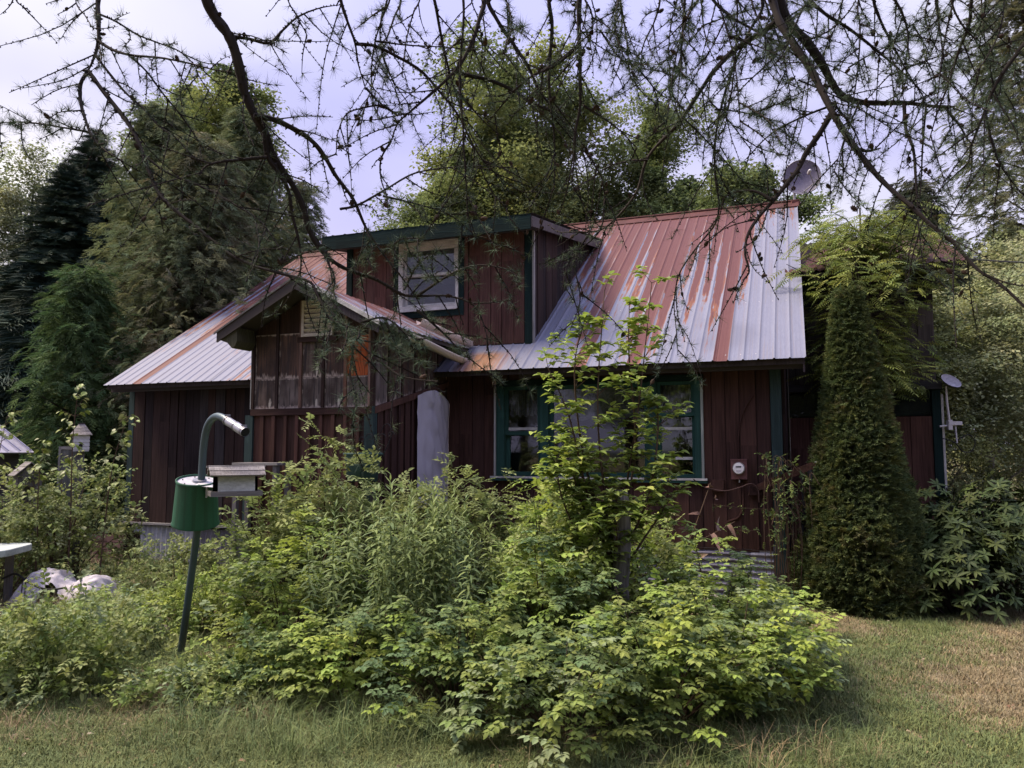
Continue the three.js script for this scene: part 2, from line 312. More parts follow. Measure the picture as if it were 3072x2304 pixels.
boardRun('board', front, M.brown, 4.03, 5.56, 0, WB, WH, { wmin: 0.5, wmax: 0.55 });
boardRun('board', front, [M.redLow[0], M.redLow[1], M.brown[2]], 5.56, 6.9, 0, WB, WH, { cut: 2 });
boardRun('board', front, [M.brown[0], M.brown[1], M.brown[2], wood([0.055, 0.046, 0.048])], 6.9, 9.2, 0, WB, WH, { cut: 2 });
part('sheathing', front, M.dark, 0.05, 0.84, 0.003, 0.06, WB, WH); part('sheathing', front, M.dark, 0.84, 3.34, 0.003, 0.06, WB, 1.25); part('sheathing', front, M.dark, 0.84, 3.34, 0.003, 0.06, 2.45, WH); part('sheathing', front, M.dark, 3.34, 9.26, 0.003, 0.06, WB, WH);
part('corner_board', front, M.blueGreen, 0.0, 0.115, -0.045, -0.005, 0.3, 2.5);
part('corner_board', front, M.blueGreen, 9.2, 9.3, -0.045, -0.005, 0.5, 2.5);
part('corner_board', front, M.blueGreen, 5.565, 5.68, -0.06, -0.01, 0.5, 2.3);
part('corner_post', front, wood([0.13, 0.12, 0.13]), 0.01, 0.13, -0.03, 0.07, 0, 0.6);
// corrugated skirting, ribs lying level: narrow sheets lapped side by side
{
  const skirt = (u0, u1, h0, h1, m, up) => {
    const s = new Shape3(), N = 40, K = 6;
    if (!up) { for (let i = 0; i <= N * 2; i++) for (let k = 0; k <= K; k++) { const h = mix(h0, h1, i / (N * 2)), u = mix(u0, u1, k / K); s.v(-u, h, 0.03 + 0.012 * Math.sin(h * 2 * Math.PI / 0.066) + 0.012 * noise(u * 4, h * 4, 3), u, h); } const w = K + 1; for (let i = 0; i < N * 2; i++) for (let k = 0; k < K; k++) { const a = i * w + k; s.quad(a, a + 1, a + w + 1, a + w); } }
    else { const n = Math.round((u1 - u0) / 0.012); for (let i = 0; i <= n; i++) for (let k = 0; k <= 2; k++) { const u = mix(u0, u1, i / n), h = mix(h0, h1, k / 2); s.v(-u, h, 0.04 + 0.014 * Math.sin(u * 2 * Math.PI / 0.09), u, h); } for (let i = 0; i < n; i++) for (let k = 0; k < 2; k++) { const a = i * 3 + k; s.quad(a, a + 3, a + 4, a + 1); } }
    return s.geo();
  };
  const galv = std([0.36, 0.35, 0.40], { map: speck, roughness: 0.5, metalness: 0.35 }), galvD = std([0.19, 0.18, 0.22], { map: speck, roughness: 0.55, metalness: 0.3 }), pale = std([0.46, 0.46, 0.50], { map: speck, roughness: 0.6, metalness: 0.1 });
  mesh('skirt_sheet', skirt(0.13, 0.36, 0.02, 0.53, galv), galv, front); mesh('skirt_sheet', skirt(0.35, 1.3, 0.02, 0.54, galvD).translate(0, 0, -0.006), galvD, front); mesh('skirt_sheet', skirt(1.29, 2.4, 0.02, 0.53, galvD), galvD, front); mesh('skirt_sheet', skirt(2.39, 4.0, 0.02, 0.53, galvD).translate(0, 0, -0.006), galvD, front);
  mesh('skirt_sheet', skirt(7.9, 8.5, 0.0, 0.54, pale, 1), pale, front); mesh('skirt_sheet', skirt(8.51, 9.1, 0.0, 0.52, pale, 1), pale, front); mesh('skirt_sheet', skirt(6.3, 7.89, 0.0, 0.5, galvD, 1), galvD, front);
  part('skirt_ledge', front, M.grey[2], 6.2, 9.28, -0.09, -0.002, 0.53, 0.56);
}
// a sash: green stiles and rails as separate bars round a pane
function sash(win, u0, u1, h0, h1, v, m, wd = 0.05, bars = []) {
  part('rail', win, m, u0, u1, v - 0.02, v + 0.02, h1 - wd, h1); part('rail', win, m, u0, u1, v - 0.02, v + 0.02, h0, h0 + wd);
  part('stile', win, m, u0, u0 + wd, v - 0.018, v + 0.018, h0 + wd, h1 - wd); part('stile', win, m, u1 - wd, u1, v - 0.018, v + 0.018, h0 + wd, h1 - wd);
  for (const b of bars) part('meeting_rail', win, M.white, u0 + wd, u1 - wd, v - 0.012, v + 0.012, b - 0.016, b + 0.016);
  part('pane', win, M.glass, u0 + wd - 0.005, u1 - wd + 0.005, v - 0.003, v + 0.001, h0 + wd - 0.005, h1 - wd + 0.005);
}
function curtain(win, u0, u1, h0, h1, v) {                // lace valance: soft folds and a scalloped hem
  const s = new Shape3(), n = 60;
  for (let i = 0; i <= n; i++) for (let k = 0; k <= 6; k++) {
    const a = i / n, u = mix(u0, u1, a), hem = h0 - 0.035 * Math.abs(Math.sin(a * Math.PI * 5)), h = mix(h1, hem, k / 6);
    s.v(-u, h, -(v + 0.012 * Math.sin(a * 40 + k * 0.3) + 0.008 * Math.sin(a * 93)), u, h);
  }
  for (let i = 0; i < n; i++) for (let k = 0; k < 6; k++) { const a = i * 7 + k; s.quad(a, a + 7, a + 8, a + 1); }
  mesh('lace_curtain', s.geo(), lace, win);
}
const lace = new THREE.MeshPhysicalMaterial({ roughness: 0.95, transmission: 0.3, thickness: 0, map: tex(256, 256, (x, y) => grey(0.55 + 0.35 * smooth(0.45, 0.6, fbm(x * 40, y * 40, 5, 2)))) }); lace.color.setRGB(0.11, 0.105, 0.11); lace.side = THREE.DoubleSide;
{
  const w = group('front_window', house); w.userData.label = 'green framed triple window with lace curtains';
  part('casing', w, M.green, 3.235, 3.335, -0.055, 0.02, 1.30, 2.40); part('casing', w, M.green, 0.865, 0.93, -0.055, 0.02, 1.30, 2.40);
  part('outer_strip', w, wood([0.45, 0.44, 0.42], { map: worn }), 3.34, 3.365, -0.06, -0.01, 1.30, 2.40); part('outer_strip', w, wood([0.36, 0.40, 0.36], { map: worn }), 0.835, 0.862, -0.06, -0.01, 1.28, 2.38);
  part('head', w, M.greenDark, 0.83, 3.37, -0.06, 0.02, 2.402, 2.47);
  part('sill', w, M.green, 0.80, 3.40, -0.09, 0.04, 1.245, 1.298); part('sill_edge', w, M.white, 0.80, 3.40, -0.098, -0.091, 1.275, 1.299);
  part('mullion', w, M.green, 2.665, 2.765, -0.055, 0.02, 1.30, 2.40); part('mullion', w, M.green, 1.36, 1.46, -0.055, 0.02, 1.30, 2.40);
  sash(w, 2.766, 3.234, 1.80, 2.398, 0.0, M.green, 0.045, [1.875]); sash(w, 2.766, 3.234, 1.302, 1.84, 0.045, M.green, 0.05);
  sash(w, 1.461, 2.664, 1.302, 2.398, 0.02, M.green, 0.05);
  sash(w, 0.931, 1.359, 2.0, 2.398, 0.0, M.green, 0.04); sash(w, 0.931, 1.359, 1.302, 2.03, 0.045, M.green, 0.04, [1.86, 1.52]);
  curtain(w, 2.80, 3.2, 2.06, 2.40, 0.10); curtain(w, 1.48, 2.64, 2.0, 2.40, 0.10); curtain(w, 0.95, 1.34, 2.04, 2.40, 0.10);
}
// ---- gable ends, back, floor: they close the rooms ----
{
  const g = group('side_wall', house);
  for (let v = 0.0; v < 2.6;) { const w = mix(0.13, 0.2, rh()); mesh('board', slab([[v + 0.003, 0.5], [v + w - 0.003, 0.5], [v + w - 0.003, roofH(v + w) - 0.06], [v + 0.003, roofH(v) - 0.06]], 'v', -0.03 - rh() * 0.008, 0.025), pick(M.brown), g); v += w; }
  const inner = std([0.035, 0.03, 0.03]);
  mesh('gable_wall', slab([[0.01, 0.1], [8.55, 0.1], [8.55, 2.7], [RV, RH - 0.08], [0.01, 2.7]], 'v', 0.0, 0.05), inner, g);
  mesh('gable_wall', slab([[0.06, 0.1], [8.55, 0.1], [8.55, 2.7], [RV, RH - 0.08], [0.06, 2.7]], 'v', 9.22, 0.05), inner, g);
  part('back_wall', g, inner, 0.06, 9.2, 8.5, 8.55, 0.1, 2.8); part('floor', g, inner, 0.06, 9.2, 0.065, 8.48, 0.45, 0.5);
  part('partition', g, std([0.05, 0.04, 0.038]), 0.06, 9.2, 3.2, 3.25, 0.5, 2.9);
}
// ---- dormer ----
{
  const d = group('dormer', house), dTop = (v) => 4.44 + (v + 0.1) * 0.17, b0 = roofH(DV) + 0.05;
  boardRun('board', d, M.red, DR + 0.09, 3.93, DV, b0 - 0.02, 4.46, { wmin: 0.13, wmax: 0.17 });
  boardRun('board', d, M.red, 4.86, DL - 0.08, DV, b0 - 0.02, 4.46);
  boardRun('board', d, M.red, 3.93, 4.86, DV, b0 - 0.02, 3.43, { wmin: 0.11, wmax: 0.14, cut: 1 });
  part('sheathing', d, M.dark, DR + 0.02, 3.94, DV + 0.003, DV + 0.05, b0 - 0.3, 4.46); part('sheathing', d, M.dark, 4.85, DL - 0.02, DV + 0.003, DV + 0.05, b0 - 0.3, 4.46); part('sheathing', d, M.dark, 3.94, 4.85, DV + 0.003, DV + 0.05, b0 - 0.3, 3.44);
  part('corner_board', d, M.greenDark, DR - 0.01, DR + 0.085, DV - 0.045, DV - 0.004, b0 - 0.04, 4.40); part('corner_board', d, M.greenDark, DL - 0.075, DL + 0.01, DV - 0.045, DV - 0.004, b0 - 0.04, 4.40);
  part('corner_strip', d, wood([0.35, 0.33, 0.32]), DR - 0.035, DR - 0.012, DV - 0.03, DV + 0.02, b0 - 0.03, 4.40);
  for (let v = DV + 0.022; v < 3.5;) { const w = Math.min(mix(0.10, 0.15, rh()), 3.55 - v + 0.05); const lo = (x) => roofH(x) - 0.02, hi = (x) => Math.max(dTop(x) - 0.03, lo(x) + 0.01); mesh('board', slab([[v + 0.004, lo(v)], [v + w - 0.004, lo(v + w)], [v + w - 0.004, hi(v + w)], [v + 0.004, hi(v)]], 'v', DR - 0.012 - rh() * 0.012, 0.02), pick([M.brown[1], M.brown[0], M.brown[2]]), d); v += w; }
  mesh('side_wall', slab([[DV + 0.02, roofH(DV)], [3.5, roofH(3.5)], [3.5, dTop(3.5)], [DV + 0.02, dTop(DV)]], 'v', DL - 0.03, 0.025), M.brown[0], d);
  mesh('side_wall', slab([[DV + 0.02, roofH(DV) - 0.3], [3.5, roofH(3.5) - 0.3], [3.5, dTop(3.5)], [DV + 0.02, dTop(DV)]], 'v', DR + 0.02, 0.02), M.dark, d);
  mesh('dormer_roof', slab([[-0.16, dTop(-0.16) + 0.02], [3.75, dTop(3.75) + 0.02], [3.75, dTop(3.75) + 0.07], [-0.16, dTop(-0.16) + 0.07]], 'v', 2.84, 3.0), std([0.03, 0.03, 0.033], { map: speck }), d);
  { const s = new Shape3(); for (let k = 0; k <= 64; k++) { const u = mix(2.82, 5.86, k / 64), z = 0.075 + (k % 4 === 0 ? 0.018 : 0); for (const v of [-0.19, 3.75]) s.v(-u, dTop(v) + z, -v, u, v); } for (let k = 0; k < 64; k++) s.quad(2 * k, 2 * k + 2, 2 * k + 3, 2 * k + 1); mesh('dormer_roof_sheet', s.geo(), std([0.05, 0.045, 0.05], { map: speck, roughness: 0.7 }), d); }
  part('fascia', d, M.greenDark, 2.84, 5.84, -0.185, -0.162, 4.32, 4.51);
  part('soffit', d, M.dark, 2.86, 5.82, -0.16, DV, 4.40, 4.42);
  for (const u of [2.815, 5.842]) mesh('rake_board', slab([[-0.17, dTop(-0.17) - 0.08], [3.4, dTop(3.4) - 0.08], [3.4, dTop(3.4) + 0.05], [-0.17, dTop(-0.17) + 0.05]], 'v', u, 0.022), wood([0.13, 0.11, 0.11], { map: worn }), d);
  const w = group('dormer_window', house); w.userData.label = 'white sash window in a dark green surround';
  part('casing', w, M.greenDark, 3.875, 3.95, DV - 0.05, DV - 0.003, 3.37, 4.40); part('casing', w, M.greenDark, 4.84, 4.915, DV - 0.05, DV - 0.003, 3.37, 4.40); part('casing', w, M.greenDark, 3.951, 4.839, DV - 0.052, DV - 0.003, 3.37, 3.452);
  part('sill', w, M.white, 3.955, 4.835, DV - 0.075, DV + 0.03, 3.455, 3.525);
  part('jamb', w, M.white, 3.955, 3.99, DV - 0.06, DV + 0.04, 3.526, 4.395); part('jamb', w, M.white, 4.77, 4.835, DV - 0.06, DV + 0.04, 3.526, 4.395); part('head', w, M.white, 3.991, 4.769, DV - 0.06, DV + 0.04, 4.32, 4.395);
  const p2 = (u0, u1, h0, h1, v) => sash(w, u0, u1, h0, h1, v, M.white, 0.035); p2(3.992, 4.768, 3.93, 4.318, DV - 0.01); p2(3.992, 4.768, 3.528, 3.97, DV + 0.03);
  part('blind', w, std([0.13, 0.12, 0.125], { map: speck }), 4.03, 4.73, DV + 0.055, DV + 0.06, 4.10, 4.31);
}
// ---- entry: gabled room in front, plywood panels over board and batten ----
const EF = -1.84, EU0 = 4.03, EU1 = 5.56;
{
  const e = group('entry', house), PK = 4.78, PH = 3.40, EE = 2.88, sl = (PH - EE) / 1.0, rf = (u) => PH - Math.abs(u - PK) * sl;
  const sheets = [[1, [0.17, 0.10, 0.075]], [2, [0.20, 0.15, 0.13]], [3, [0.15, 0.09, 0.07]], [4, [0.22, 0.18, 0.17]], [5, [0.24, 0.20, 0.185]]].map(([s, c]) => std([1, 1, 1], { map: sheetTex(s, c), bumpMap: plyBump, bumpScale: 0.002 })), orange = std([1, 1, 1], { map: tex(256, 256, (x, y) => { const g = plyF(x * 0.5 + 7, y * 0.6, 9); return mix3([0.34, 0.085, 0.03], [0.13, 0.035, 0.018], smooth(0.55, 0.8, g)); }), bumpMap: plyBump, bumpScale: 0.002 });
  const fit = (g) => { g.computeBoundingBox(); const b = g.boundingBox, p = g.attributes.position, w = [b.max.x - b.min.x, b.max.z - b.min.z], ax = w[0] > w[1] ? 0 : 1; for (let i = 0; i < p.count; i++) g.attributes.uv.setXY(i, ax ? (p.getZ(i) - b.min.z) / w[1] : (p.getX(i) - b.min.x) / w[0], (p.getY(i) - b.min.y) / (b.max.y - b.min.y)); return g; };
  // plywood panels in two rows and a gable row
  const edges = [4.03, 4.36, 4.64, 4.93, 5.24, 5.56];
  for (let i = 0; i < 5; i++) {
    const a = edges[i] + 0.006, b = edges[i + 1] - 0.006, mid = Math.min(rf(a), rf(b)) - 0.1;
    mesh('panel', fit(slab([[a, 2.07], [b, 2.07], [b, 2.40], [a, 2.40]], 'u', EF, 0.012).geo(true)), sheets[[3, 4, 4, 3, 1][i]], e);
    const om = i === 0 ? orange : sheets[[0, 2, 1, 0, 2][i]], top = i === 0 ? 2.84 : 2.9;
    mesh('panel', fit(slab([[a, 2.405], [b, 2.405], [b, top], [a, top]], 'u', EF + 0.003, 0.012).geo(true)), om, e);
    const r0 = rf(a) - 0.05, r1 = rf(b) - 0.05, c = a < PK && b > PK ? [[PK, PH - 0.05]] : [];
    mesh('panel', slab([[a, top + 0.005], [b, top + 0.005], [b, r1], ...c, [a, r0]], 'u', EF + 0.001, 0.012), M.brown[2], e);
  }
  for (let i = 0; i < 6; i++) { const u = edges[i], b = [M.brown[2], M.ply[0], M.brown[2], M.ply[0], M.brown[0], M.brown[2]][i]; part('batten', e, b, u - 0.017, u + 0.017, EF - 0.022, EF - 0.0005, 2.072, rf(u) - 0.06); }
  part('batten', e, wood([0.22, 0.14, 0.12], { map: worn }), 4.05, 4.075, EF - 0.026, EF - 0.003, 2.075, 2.9);
  part('trim_rail', e, M.redLow[1], EU0 - 0.01, EU1 + 0.01, EF - 0.035, EF - 0.001, 1.995, 2.068);
  // boards and battens below
  for (let u = EU0 + 0.01; u < EU1 - 0.05; u += 0.153) { mesh('board', slab([[u, 0.5], [u + 0.15, 0.5], [u + 0.15, 1.993], [u, 1.993]], 'u', EF, 0.014), pick(M.redLow), e); part('batten', e, pick([M.red[1], M.redLow[0], M.redLow[2]]), u - 0.02, u + 0.022, EF - 0.022 - rh() * 0.008, EF - 0.001, 0.5, 1.99); }
  part('corner_post', e, M.blueGreen, EU0 - 0.03, EU0 + 0.08, EF - 0.03, EF + 0.05, 0.0, 2.07); part('corner_post', e, M.blueGreen, EU1 - 0.02, EU1 + 0.08, EF - 0.03, EF + 0.06, 0.0, 2.0);
  part('corner_strip', e, wood([0.35, 0.36, 0.37]), EU1 + 0.005, EU1 + 0.03, EF - 0.02, EF + 0.03, 2.07, 2.86);
  // side towards the drive: slanted rail, panels above, boards below
  const rail = (v) => 2.03 + (v - EF) * (2.45 - 2.03) / -EF;
  for (let k = 0; k < 6; k++) { const a = EF + 0.012 + k * 0.304, b = a + 0.298; mesh('panel', fit(slab([[a, rail(a) + 0.035], [b, rail(b) + 0.035], [b, 2.9], [a, 2.9]], 'v', EU0, 0.012).geo(true)), sheets[[3, 2, 0, 2, 0, 2][k]], e); mesh('batten', slab([[a - 0.014, rail(a) + 0.036], [a + 0.014, rail(a) + 0.038], [a + 0.014, 2.88], [a - 0.014, 2.88]], 'v', EU0 - 0.022, 0.02), M.brown[2], e); }
  mesh('trim_rail', slab([[EF, rail(EF) - 0.035], [-0.03, rail(0) - 0.035], [-0.03, rail(0) + 0.034], [EF, rail(EF) + 0.034]], 'v', EU0 - 0.036, 0.034), M.redLow[2], e);
  for (let v = EF + 0.1; v < -0.1; v += 0.153) { mesh('board', slab([[v, 0.5], [v + 0.15, 0.5], [v + 0.15, rail(v + 0.15) - 0.037], [v, rail(v) - 0.037]], 'v', EU0 + 0.001, 0.014), pick(M.redLow), e); mesh('batten', slab([[v - 0.02, 0.5], [v + 0.022, 0.5], [v + 0.022, rail(v) - 0.038], [v - 0.02, rail(v) - 0.038]], 'v', EU0 - 0.022, 0.022), pick(M.redLow), e); }
  // other side, back lining
  mesh('far_side_wall', slab([[EF + 0.02, 0.4], [-0.03, 0.4], [-0.03, 2.85], [EF + 0.02, 2.85]], 'v', EU1 - 0.02, 0.018), M.brown[0], e);
  mesh('lining', slab([[EU0 + 0.02, 0.4], [EU1 - 0.03, 0.4], [EU1 - 0.03, rf(EU1) - 0.08], [PK, PH - 0.08], [EU0 + 0.02, rf(EU0) - 0.08]], 'u', EF + 0.02, 0.02), M.dark, e); mesh('lining', slab([[EF + 0.04, 0.4], [-0.03, 0.4], [-0.03, 2.85], [EF + 0.04, 2.85]], 'v', EU0 + 0.017, 0.02), M.dark, e);
  // louvre vent
  const vt = group('vent', house); vt.userData.label = 'cream slatted gable vent';
  part('backing', vt, M.black, 4.55, 4.89, EF - 0.004, EF - 0.001, 2.88, 3.22);
  part('frame', vt, M.beige, 4.52, 4.552, EF - 0.035, EF - 0.005, 2.85, 3.25); part('frame', vt, M.beige, 4.888, 4.92, EF - 0.035, EF - 0.005, 2.85, 3.25); part('frame', vt, M.beige, 4.553, 4.887, EF - 0.035, EF - 0.005, 2.85, 2.885); part('frame', vt, M.beige, 4.553, 4.887, EF - 0.035, EF - 0.005, 3.215, 3.25);
  for (let k = 0; k < 6; k++) { const h = 2.895 + k * 0.054, q = mesh('slat', new THREE.BoxGeometry(0.33, 0.05, 0.006), M.beige, vt); q.position.set(-4.72, h + 0.02, -(EF - 0.022)); q.rotation.x = 0.75; }
  part('sill_board', vt, M.brown[2], 4.47, 4.97, EF - 0.03, EF - 0.003, 2.79, 2.848);
  // roof of the entry
  const rm = std([0.36, 0.30, 0.29], { map: speck, roughness: 0.6 });
  for (const sd of [-1, 1]) {
    const s = new Shape3(), n = 40, v0 = -2.2, v1 = 0.19, edge = PK + sd * 1.02;
    for (let i = 0; i <= n; i++) for (let k = 0; k <= 1; k++) { const v = mix(v0, v1, i / n), u = k ? edge : PK, z = 0.035 + 0.008 * Math.sin(v * 2 * Math.PI / 0.12); s.v(-u, rf(u) + z, -v, (k ? 8 : 1) + 0.6, 0.3 + 0.03 * i); }
    for (let i = 0; i < n; i++) s.quad(2 * i, 2 * i + 1, 2 * i + 3, 2 * i + 2);
    const u0 = s.uv; for (let i = 0; i < u0.length; i += 2) { const i2 = i / 2; u0[i] = (sd > 0 ? 0.62 : 0.30) + (i2 >> 1) / n * 0.22; u0[i + 1] = i2 % 2 ? 0.2 : 0.85; }
    mesh('entry_roof_sheet', s.geo(), roofMetal, e);
    mesh('roof_deck', slab([[PK, PH - 0.02], [PK + sd * 1.0, EE - 0.02], [PK + sd * 1.0, EE + 0.022], [PK, PH + 0.022]], 'u', -2.17, 2.35), M.dark, e);
    mesh('rake_board', slab([[PK, PH - 0.09], [PK + sd * 1.01, EE - 0.09], [PK + sd * 1.01, EE + 0.02], [PK, PH + 0.02]], 'u', -2.195, 0.02), sd > 0 ? M.dark : wood([0.06, 0.05, 0.055]), e);
  }
  mesh('drip_edge', slab([[PK - 0.02, PH + 0.012], [PK - 1.04, EE - 0.02], [PK - 1.04, EE + 0.028], [PK - 0.02, PH + 0.058]], 'u', -2.215, 0.014), M.white, e);
  mesh('drip_edge', slab([[PK + 0.02, PH + 0.022], [PK + 1.04, EE - 0.005], [PK + 1.04, EE + 0.018], [PK + 0.02, PH + 0.045]], 'u', -2.21, 0.01), M.grey[1], e);
  mesh('bargeboard_end', slab([[5.55, 2.95], [5.80, 2.83], [5.66, 2.78], [5.60, 2.72], [5.56, 2.74], [5.53, 2.8]], 'u', -2.17, 0.3), wood([0.10, 0.095, 0.06]), e);
}
// gutters: one still hung along the entry eave, one loose on its roof
function gutter(len, wd = 0.085, dp = 0.06) {              // K-shaped trough along +x, open at the top
  const pr = [[0, dp], [0.002, 0], [wd * 0.6, 0], [wd * 0.78, dp * 0.45], [wd, dp * 0.7], [wd, dp], [wd - 0.012, dp]], s = new Shape3(), n = pr.length;
  for (const off of [0, 0.003]) for (let k = 0; k <= 8; k++) for (const [y, z] of pr) s.v(len * k / 8, z - off + 0.004 * Math.sin(k), y + off);
  for (let o = 0; o < 2; o++) for (let k = 0; k < 8; k++) for (let i = 0; i < n - 1; i++) { const a = o * 9 * n + k * n + i; s.quad(a, a + 1, a + n + 1, a + n); }
  return s.geo();
}
function placeGutter(name, label, a, b, roll, m) {
  const t = thing(name, label, 'gutter', null, [a.x, a.y, a.z]), d = V(0, 0, 0).subVectors(b, a);
  const z = V(0, 0, 0).crossVectors(d, V(0, 1, 0)).normalize(), y = V(0, 0, 0).crossVectors(z, d).normalize();
  t.quaternion.setFromRotationMatrix(new THREE.Matrix4().makeBasis(d.clone().normalize(), y, z)); t.rotateX(roll); mesh('trough', gutter(d.length()), m, t); mesh('end_cap', new THREE.BoxGeometry(0.004, 0.055, 0.08).translate(d.length(), 0.03, 0.043), m, t); return t;
}
placeGutter('roof_gutter', 'beige gutter hanging askew along the eave of the gabled entry', hw(3.765, -1.62, 2.80), hw(3.74, 0.02, 2.66), 0, M.beige);
placeGutter('roof_gutter', 'loose pinkish gutter length lying on the entry roof below the dormer', hw(3.93, -1.05, 3.05), hw(3.80, 0.12, 2.93), -0.25, M.pink);
// ================= ground =================
const groundH = (x, z) => 0.05 * (fbm(x * 0.35 + 7, z * 0.35, 3, 3) - 0.5) * smooth(2, 4, Math.hypot(x, z)) + 0.6 * smooth(16, 60, Math.hypot(x, z + 8)) * (fbm(x * 0.05, z * 0.05, 8, 3));
const dryness = (x, z) => clamp(0.56 + 3.2 * (fbm(x * 0.55 + 31, z * 0.55 + 4, 61, 4) - 0.5));
{
  const s = new Shape3(), N = 150, ex = (k) => { const t = k / N * 2 - 1; return Math.sign(t) * (10 * Math.abs(t) + 120 * Math.abs(t) ** 5); };
  for (let j = 0; j <= N; j++) for (let i = 0; i <= N; i++) { const x = ex(i), z = ex(j) - 6; s.v(x, groundH(x, z), z, x / 12, z / 12); }
  for (let j = 0; j < N; j++) for (let i = 0; i < N; i++) { const a = j * (N + 1) + i; s.quad(a, a + N + 1, a + N + 2, a + 1); }
  const map = tex(1024, 1024, (x, y) => {
    // thatch, bare soil and moss; wraps by blending two offset fields
    const X = x * 12, Y = y * 12, a = fbm(X * 1.1, Y * 1.1, 5, 5), b = fbm(X * 9, Y * 9, 15, 4), c = fbm(X * 45, Y * 45, 25, 2);
    let q = mix3([0.085, 0.09, 0.04], [0.15, 0.125, 0.07], smooth(0.36, 0.62, a)); q = mix3(q, [0.14, 0.095, 0.072], 0.75 * smooth(0.55, 0.7, b)); return q.map((k) => k * (0.65 + 0.75 * c));
  });
  map.wrapS = map.wrapT = THREE.MirroredRepeatWrapping;
  const g = mesh('lawn', s.geo(), std([1, 1, 1], { map, bumpMap: speck, bumpScale: 0.015, roughness: 0.97 })); structure(g);
}

// ================= annex at the back right =================
{
  const t = thing('annex', 'tall narrow side annex with red panelling behind the columnar conifer', 'annex', null, [HO.x, 0, HO.z], -HA), v = 1.8, U1 = -0.06, U0 = -1.78;
  boardRun('board', t, [M.red[1], M.red[1], M.redLow[2]], U0 + 0.07, U1, v, 0.1, 2.03, { wmin: 0.2, wmax: 0.26 });
  part('corner_board', t, M.greenDark, U0 - 0.03, U0 + 0.065, v - 0.05, v + 0.02, 0.1, 2.36); part('corner_strip', t, M.white, U0 - 0.06, U0 - 0.035, v - 0.03, v + 0.03, 0.9, 2.3);
  part('beam', t, wood([0.05, 0.05, 0.06]), U0 - 0.05, U1, v - 0.07, v + 0.03, 2.362, 2.46);
  part('window_band', t, M.black, U0 + 0.07, U1, v + 0.03, v + 0.05, 2.04, 2.36); for (const u of [-1.3, -0.9, -0.5]) part('mullion', t, M.brown[1], u, u + 0.05, v - 0.02, v + 0.025, 2.04, 2.36); part('pane', t, M.glass, U0 + 0.07, U1, v + 0.012, v + 0.016, 2.04, 2.36);
  boardRun('board', t, [wood([0.10, 0.085, 0.08]), wood([0.075, 0.065, 0.065])], U0, U1, v + 0.02, 2.465, 3.45, { wmin: 0.14, wmax: 0.2 });
  part('lintel', t, wood([0.08, 0.07, 0.07]), U0 - 0.02, U1, v - 0.03, v + 0.02, 2.78, 2.83);
  part('upper_opening', t, M.black, U0, U1, v + 0.06, v + 0.08, 3.455, 3.95); for (const u of [-1.78, -1.2, -0.62]) part('post', t, M.brown[1], u, u + 0.07, v - 0.02, v + 0.05, 3.452, 3.92);
  part('eave_beam', t, M.dark, U0 - 0.3, U1, v - 0.2, v - 0.14, 3.83, 3.9);
  const s = new Shape3(), n = 50; for (let i = 0; i <= n; i++) for (let k = 0; k < 2; k++) { const u = mix(U0 - 0.38, U1, i / n), vv = k ? v + 2.4 : v - 0.28; s.v(-u, (k ? 4.95 : 3.90) + 0.014 * Math.sin(u * 2 * Math.PI / 0.076), -vv, u, vv); } for (let i = 0; i < n; i++) s.quad(2 * i, 2 * i + 2, 2 * i + 3, 2 * i + 1);
  mesh('roof_sheet', s.geo(), std([0.06, 0.024, 0.022], { map: speck, roughness: 0.8 }), t);
  mesh('roof_deck', slab([[v - 0.25, 3.84], [v + 2.4, 4.88], [v + 2.4, 4.92], [v - 0.25, 3.88]], 'v', U0 - 0.34, 2.06), M.dark, t);
  mesh('rear_roof', slab([[v + 2.4, 4.88], [v + 4.8, 3.9], [v + 4.8, 3.95], [v + 2.4, 4.93]], 'v', U0 - 0.34, 2.06), M.dark, t);
  mesh('end_wall', slab([[v + 0.1, 0.1], [v + 4.6, 0.1], [v + 4.6, 3.95], [v + 2.4, 4.86], [v + 0.1, 3.95]], 'v', U0 + 0.0, 0.04), M.brown[0], t);
  part('back_wall', t, M.brown[0], U0 + 0.05, U1, v + 4.55, v + 4.6, 0.1, 3.9);
}

// ================= satellite dishes =================
const dishText = (() => {
  const c = document.createElement('canvas'); c.width = c.height = 256; const x = c.getContext('2d'); x.fillStyle = '#6b6576'; x.fillRect(0, 0, 256, 256);
  const r = rng(5); for (let i = 0; i < 1400; i++) { x.fillStyle = `rgba(${r() < 0.5 ? '60,60,70' : '200,200,205'},${0.03 + 0.05 * r()})`; x.beginPath(); x.arc(r() * 256, r() * 256, 1 + 7 * r() * r(), 0, 7); x.fill(); }
  // the worn mark: a ring with letters climbing to the right
  x.save(); x.translate(118, 118); x.rotate(-0.72); x.strokeStyle = 'rgba(84,76,102,0.85)'; x.lineWidth = 4; x.beginPath(); x.ellipse(-44, 4, 26, 20, 0, 0, 7); x.stroke(); x.beginPath(); x.ellipse(-44, 4, 12, 9, 0, 0.6, 5.4); x.stroke();
  x.fillStyle = 'rgba(84,76,102,0.85)'; x.font = 'italic bold 46px serif'; x.fillText('SR', -14, 20); x.restore();
  const t = new THREE.CanvasTexture(c); t.colorSpace = THREE.SRGBColorSpace; return t;
})();
